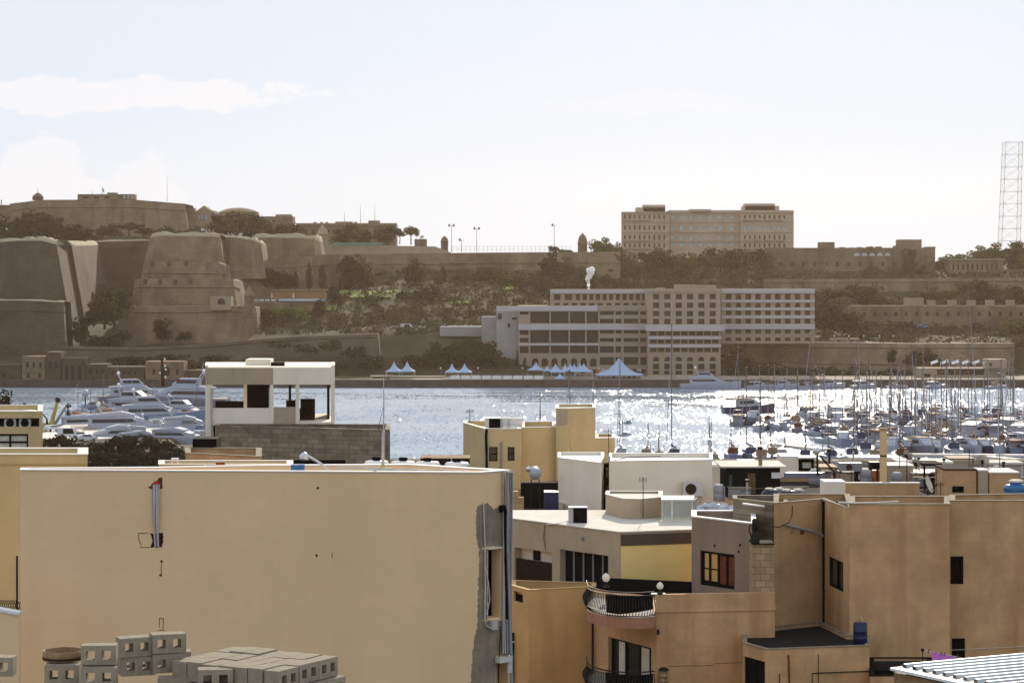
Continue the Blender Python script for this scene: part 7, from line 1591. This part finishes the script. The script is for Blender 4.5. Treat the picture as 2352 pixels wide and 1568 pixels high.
hut('framed_hut', 'small black-framed box with a sandy pane left of the chimney stack', 'roof block', 1964, 2000, 1082, 1107, 'black', 1.2, None, 'iron', None, [(1969,1996,1086,1103)], None, 'curtain', .03); hut('grey_box', 'low grey box left of the small framed box', 'roof block', 1930, 1962, 1086, 1107, 'plaster_grey', 1.2, None, 'iron', None, (), None, 'glass', .02); hut('orange_box', 'rusty box under the black unit by the chimney stack', 'roof block', 2001, 2021, 1080, 1109, 'orange', .8, None, None)
hut('plaster_hut', 'pale square hut right of the chimney stack, with dishes above it', 'roof block', 2041, 2098, 1071, 1112, 'plaster_grey', 2.2, None, 'coping', None, (), None, 'glass', .05); hut('low_hut', 'low grey hut with a bright flat slab between the dishes', 'roof block', 2099, 2162, 1088, 1114, 'plaster_grey', 2.2, None, 'roof_white'); hut('tan_hut', 'tan rooftop wall with a small black window', 'roof block', 2170, 2242, 1080, 1160, 'old_wall_b', 2.5, 25, 'roof_dark', None, [(2187,2214,1116,1131)], 107.5, 'black', .03)
hut('grey_pier', 'narrow grey pier between two dark slots right of the tan wall', 'roof block', 2247, 2270, 1082, 1160, 'plaster_grey', 1.2, 25, 'coping', None, (), 107.6, 'glass', .02); hut('pink_hut', 'pinkish rooftop wall with a sloping top beside the blue tank', 'roof block', 2273, 2340, 1087, 1160, 'old_wall_b', 2.4, 25, 'coping', None, (), 107.5, 'glass', .03)
def dish(label, u, v, rpx, Y, az, el, vb, m='dish'):
    t = thing('satellite_dish', label, 'satellite dish', P(u,vb,Y), 'satellite dishes'); r = rpx*Y/F; c = P(u,v,Y); nv = Vector((sin(R(az))*cos(R(el)), cos(R(az))*cos(R(el)), sin(R(el)))); a = nv.cross(Vector((0,0,1))).normalized(); b = a.cross(nv)
    mb = MB(); rows = []
    for k in range(6):
        s = k/5; rows.append([c+(a*cos(2*pi*j/22)+b*sin(2*pi*j/22)*1.08)*r*max(s,.001)+nv*(.22*r*s*s) for j in range(22)])
    mb.grid(rows, True, True); mb.grid([[q-nv*.015 for q in rows[-1]], [q-nv*.015 for q in rows[0]]], True, True); mb.build('reflector', M[m], t)
    pipe(t, [P(u,vb,Y-.08), P(u,v+rpx*.2,Y-.08)], .025, 'iron', 'pole'); mb = MB(); mb.tube([c-b*r*.9, c+nv*r*1.1-b*r*.35], .014, 5); mb.ico(c+nv*r*1.1-b*r*.3, .05); mb.build('arm', M['iron'], t)
    mb = MB(); mb.obox(c-nv*.07, a*.06, b*.09, nv*.05); mb.build('mount', M['iron'], t); return t
dish('tan satellite dish high above the pale square hut', 2083, 1046, 12.5, 116, 60, 25, 1106); dish('smaller satellite dish just right of the high tan dish', 2104, 1064, 10, 117, 40, 25, 1088); dish('big pale satellite dish on a black stand before the tan wall', 2131, 1113, 18, 100, 120, 20, 1152); dish('big round grey satellite dish on the mast between two slots', 2257, 1059, 15, 110, 20, 30, 1085)
t = thing('blue_tank', 'large ribbed bright blue water tank at the right edge', 'water tank', P(2332,1140,101)); c = P(2334,1140,101); c.z = 26.65
mb = MB(); mb.lathe(c, [(.50,0),(.55,.08),(.55,.22),(.52,.25),(.55,.28),(.54,.42),(.46,.52),(.30,.56)], 24); mb.build('body', M['blue_tank'], t); mb = MB(); mb.lathe(c, [(.28,.56),(.25,.60),(.25,.66)], 20); mb.build('neck', M['blue_tank'], t); mb = MB(); mb.lathe(c, [(.32,.66),(.33,.72),(.2,.76),(.001,.77)], 20); mb.build('lid', M['coping'], t)
rn = random.Random(31)
for k, (u, v0, v1, Y, kd) in enumerate(((1661,1075,1140,112,'grid'),(1914,1080,1135,108,'yagi'),(1956,1082,1110,112,'yagi'),(2006,1095,1130,108,'grid'),(2066,1040,1075,116,'yagi'),(2150,1076,1135,106,'grid'),(2160,1106,1150,103,'yagi'),(2226,1030,1085,110,'grid'),(2296,1040,1090,110,'yagi'),(1430,965,1010,131,'yagi'),(1398,985,1062,119,'yagi'))):
    aerial('%s thin aerial from the left over the crowded right-hand roofs' % ordw(k) if k < 9 else ('comb aerial at the right end of the beige stepped house','comb aerial above the dark slot of the white blocks')[k-9], u, v0, v1, Y, kd, w_=rn.uniform(7, 13))
for k, (u0, u1, v0, v1, Y, m) in enumerate(((1700,1740,1060,1070,138,'roof_white'),(1952,2074,1050,1058,140,'roof_white'),(2110,2190,1060,1072,136,'plaster_white'),(2180,2240,1052,1070,140,'canvas_tan'),(2272,2352,1062,1078,136,'roof_screed'),(1880,1925,1072,1084,125,'wood'),(2120,2165,1064,1072,122,'roof_dark'),(1600,1665,1066,1074,128,'roof_white'),(2060,2095,1058,1064,134,'coping'))):
    mb = MB(); x0, x1 = P(u0,0,Y).x, P(u1,0,Y).x; zt_ = Z(v0,Y); mb.box(x0, x1, Y, Y+2.2, zt_-.12, zt_)
    for x in (x0+.1, x1-.1): mb.box(x-.05, x+.05, Y+.1, Y+.2, 24.4, zt_-.13)
    single('flat_awning', mb, M[m], '%s low flat awning slab from the left among the far right-hand roofs' % ordw(k), 'awning', P(u0,v1,Y), 'awning slabs')
# small roof clutter: drums, boxes, vent stacks
rn = random.Random(77)
spots = [(1652,1150,.0),(1700,1148,1),(1716,1152,2),(1905,1094,2),(1918,1090,0),(1948,1104,1),(2060,1120,0),(2110,1106,2),(2120,1118,1),(2145,1120,0),(2168,1112,2),(2225,1112,1),(2290,1104,0),(2305,1098,2),(2318,1106,1),(1960,1092,2),(1988,1112,0),(2015,1112,2),(1885,1104,1),(1870,1112,0)]
DK = ['squat drum','small grey box','short vent stack']
cnt = [0,0,0]
for u, v, kd in spots:
    kd = int(kd); z = ZR-.2; Y = DY(v, z) if DY(v, z) > 112.4 else 113+rn.uniform(0, 6); p = P(u, v, Y); p.z = z
    lab_ = '%s %s from the left among the crowded right-hand roofs' % (ordw(cnt[kd]), DK[kd]); cnt[kd] += 1
    t = thing(('drum','roof_box','vent_stack')[kd], lab_, ('drum','box','vent')[kd], p, ('drums on the right-hand roofs','small boxes on the right-hand roofs','vent stacks on the right-hand roofs')[kd])
    if kd == 0:
        mb = MB(); mb.lathe(p, [(.26,0),(.30,.05),(.30,.34),(.28,.37),(.30,.4),(.29,.72),(.2,.78)], 14); mb.build('body', M['dark' if u % 2 else 'pvc_grey'], t); mb = MB(); mb.lathe(p, [(.2,.78),(.2,.84),(.001,.85)], 12); mb.build('cap', M['coping'], t)
    elif kd == 1:
        w_, h_ = rn.uniform(.3,.6), rn.uniform(.4,.9); mb = MB(); mb.box(p.x-w_, p.x+w_, Y, Y+.7, z, z+h_); mb.build('casing', M['pvc_grey'], t); mb = MB(); mb.box(p.x-w_-.04, p.x+w_+.04, Y-.04, Y+.74, z+h_+.003, z+h_+.05); mb.build('lid', M['old_cope'], t)
    else:
        h_ = rn.uniform(.8,1.6); pipe(t, [p, p+Vector((0,0,h_))], .06, 'iron' if u % 2 else 'pvc', 'stack'); pipe(t, [p+Vector((0,0,h_)), p+Vector((0,0,h_+.12))], .10, 'iron', 'cap')
for k, (pts, m, lab_) in enumerate(((((1700,1128),(1760,1120),(1830,1124),(1893,1112)),'iron','drooping black cable strung over the navy tanks'),(((1945,1112),(2010,1106),(2060,1110),(2110,1104)),'iron','drooping black cable strung past the chimney stack'),(((2110,1100),(2170,1092),(2244,1082)),'pvc','thin pale cable running to the tan rooftop wall'),(((1398,1060),(1440,1050),(1518,1047)),'iron','black cable lying on the right white block roof'))):
    Yc = 118.2 if k == 3 else 109; mb = MB(); mb.tube([P(u, v, Yc) for u, v in pts], .02, 4); single('cable', mb, M[m], lab_, 'cable', P(*pts[0], Yc))
# dark roof boxes left of the stepped house
t = thing('dark_bench_roof', 'two dark low boxes with bright rims at the water left of the stepped house', 'roof block', P(1020,1062,125)); bx(t, 'box', 'wood_dark', 966, 1034, 1053, 1075, 125, 2); bx(t, 'box', 'wood_dark', 1038, 1078, 1055, 1075, 125.5, 2); bx(t, 'rim', 'masonry_raw', 965, 1079, 1051.5, 1053, 124.9, 2.2)
# ------------------------------------------------------------------ building blocks in front
def block_mesh(L=.44, D=.235, H=.245, holes=True):
    mb = MB(); hw, hh = L*.245, H*.40; a, b = Vector((-L/2,-D/2)), Vector((L/2,-D/2)); ops = [(L*.27-hw/2*1.0, L*.27+hw/2, H/2-hh/2*1.15, H/2+hh/2*1.15), (L*.73-hw/2, L*.73+hw/2, H/2-hh/2*1.15, H/2+hh/2*1.15)] if holes else []
    facade(mb, a, b, 0, H, ops, D); facade(mb, Vector((L/2,D/2)), Vector((-L/2,D/2)), 0, H, [(L-o[1], L-o[0], o[2], o[3]) for o in ops], .001)
    facade(mb, Vector((L/2,-D/2)), Vector((L/2,D/2)), 0, H, []); facade(mb, Vector((-L/2,D/2)), Vector((-L/2,-D/2)), 0, H, [])
    mb.face([(-L/2,-D/2,H),(L/2,-D/2,H),(L/2,D/2,H),(-L/2,D/2,H)]); mb.face([(-L/2,D/2,0),(L/2,D/2,0),(L/2,-D/2,0),(-L/2,-D/2,0)])
    me = bpy.data.meshes.new('concrete_block'); me.from_pydata(mb.v, [], mb.f); me.materials.append(M['concrete']); me.update(); return me
BM = block_mesh(); BM2 = block_mesh(.44, .225, .245)
def block(p, rot, label, me=None, group='hollow concrete blocks'):
    o = bpy.data.objects.new('concrete_block', me or BM); COL.objects.link(o); o.location = p; o.rotation_euler = (R(rn.uniform(-.5,.5)), R(rn.uniform(-.5,.5)), R(rot)); return tag(o, label, 'concrete block', group)
def bpos(u, v, z): Y = DY(v, z); q = P(u, v, Y); return (q.x, q.y)
L1, L2, L3, L4 = 30.63, 30.88, 31.13, 31.38
def stk(u, vtop, zt_, rot, label, off=.117):
    x, y = bpos(u, vtop, zt_); return block((x, y+off, zt_-.245), rot, label)
stk(225, 1482, L4+.03, 3, 'upper hollow block of the stack right of the sieve')
stk(225, 1532, L3+.02, 3, 'lower hollow block of the stack right of the sieve'); 
stk(141, 1527, L3, 2, 'hollow block carrying the round wooden sieve'); x, y = bpos(141,1527,L3); block((x, y+.12, L2-.245), 2, 'hollow block under the one carrying the sieve', BM)
x, y = bpos(225,1532,L3+.02); block((x, y+.12, L2-.245), 3, 'hollow block at the foot of the stack right of the sieve')
stk(306, 1464, L4+.03, 24, 'turned hollow block high behind the stack, second from the top right'); x, y = bpos(306,1464,L4+.03); 
block((x+.02, y+.14, L3-.215), 22, 'hollow block directly beneath the turned block', BM)
stk(382, 1456, L4+.06, 20, 'topmost far block with light showing through its hole'); x, y = bpos(382,1456,L4+.06); block((x, y+.13, L3-.19), 20, 'block directly beneath the topmost far block', BM)
for k, (u, v) in enumerate(((300,1502),(350,1500),(395,1499))):
    x, y = bpos(u, v, L3-.02); block((x, y+.2, L3-.265-.245*0), 10, '%s block in the shaded row behind the pallet, from the left' % ORD[k])
near = Vector((*bpos(640,1541,L3), 0)); e1 = Vector((-.872,.489,0)); e2 = Vector((.489,.872,0)); ang = math.degrees(math.atan2(e2.y, e2.x))
for i in range(7):
    for j in range(3):
        if (i, j) in ((6,2),(5,2),(2,1)): pass
        c = near+e1*(.118+.24*i)+e2*(.225+.45*j)+Vector((rn.uniform(-.008,.008), rn.uniform(-.008,.008), 0)); dz = 0.02 if (i, j) in ((4,2),(5,2)) else rn.uniform(-.006,.006)
        block((c.x, c.y, L3-.245+dz), ang+rn.uniform(-.8,.8), 'block of the flat pallet layer, %s row from the lone front block, %s along it' % (('first','middle','far')[j], ORD[i]), BM2, 'blocks of the flat pallet layer')
for i in range(8):
    for j in range(3):
        if not (j == 0 or i == 0): continue
        c = near+e1*(.03+.24*i)+e2*(.28+.45*j); block((c.x, c.y, L2-.247+rn.uniform(-.003,.003)), ang, 'block showing only its rim under the pallet top, %s course, %s along' % (ORD[j], ORD[i]), BM2, 'blocks beneath the pallet top')
stk(492, 1537, L3-.02, 8, 'lone hollow block standing in front of the pallet layer'); x, y = bpos(492,1537,L3-.02); block((x, y+.12, L2-.27), 8, 'block under the lone front block')
x, y = bpos(400,1556,L2+.05); block((x, y+.12, L2-.2), 4, 'low block left of the lone front block'); x, y = bpos(-10,1510,L3+.05); block((x, y+.12, L3-.19), 0, 'block cut off by the left edge of the picture')
t = thing('wooden_sieve', 'round shallow wooden sieve resting on the block pile', 'sieve', (0,0,0)); x, y = bpos(139,1519,L3+.01); c = Vector((x, y+.16, L3+.012)); t.location = c
mb = MB(); mb.lathe(c, [(.245,0),(.255,.0),(.258,.125),(.246,.125),(.243,0)], 30); mb.build('hoop', M['wood'], t); mb = MB(); mb.lathe(c, [(.243,.012),(.243,.016),(.001,.017)], 30); mb.build('mesh', M['wood_dark'], t)
mb = MB(); mb.lathe(c, [(.262,.02),(.262,.045),(.257,.045),(.257,.02)], 30); mb.build('band', M['wood_dark'], t)
t = thing('block_terrace', 'flat concrete terrace under the block pile', 'terrace', (-3.5,28,29)); mb = MB(); mb.box(-9, .5, 20, 31.6, 20, 30.385); mb.build('slab', M['concrete_flat'], t)
# ------------------------------------------------------------------ haze
mh = bpy.data.materials.new('haze'); mh.use_nodes = True
n, l = mh.node_tree.nodes, mh.node_tree.links
n.clear(); ov = n.new('ShaderNodeOutputMaterial'); pv = n.new('ShaderNodeVolumePrincipled')
pv.inputs['Density'].default_value = 0.000045; pv.inputs['Color'].default_value = (.98,.76,.56,1); pv.inputs['Anisotropy'].default_value = .72
l.new(pv.outputs[0], ov.inputs['Volume'])
mb = MB(); mb.box(-1600, 1600, -300, 2600, -6, 150)
tag(mb.build('haze', mh), None, None, None, 'stuff')
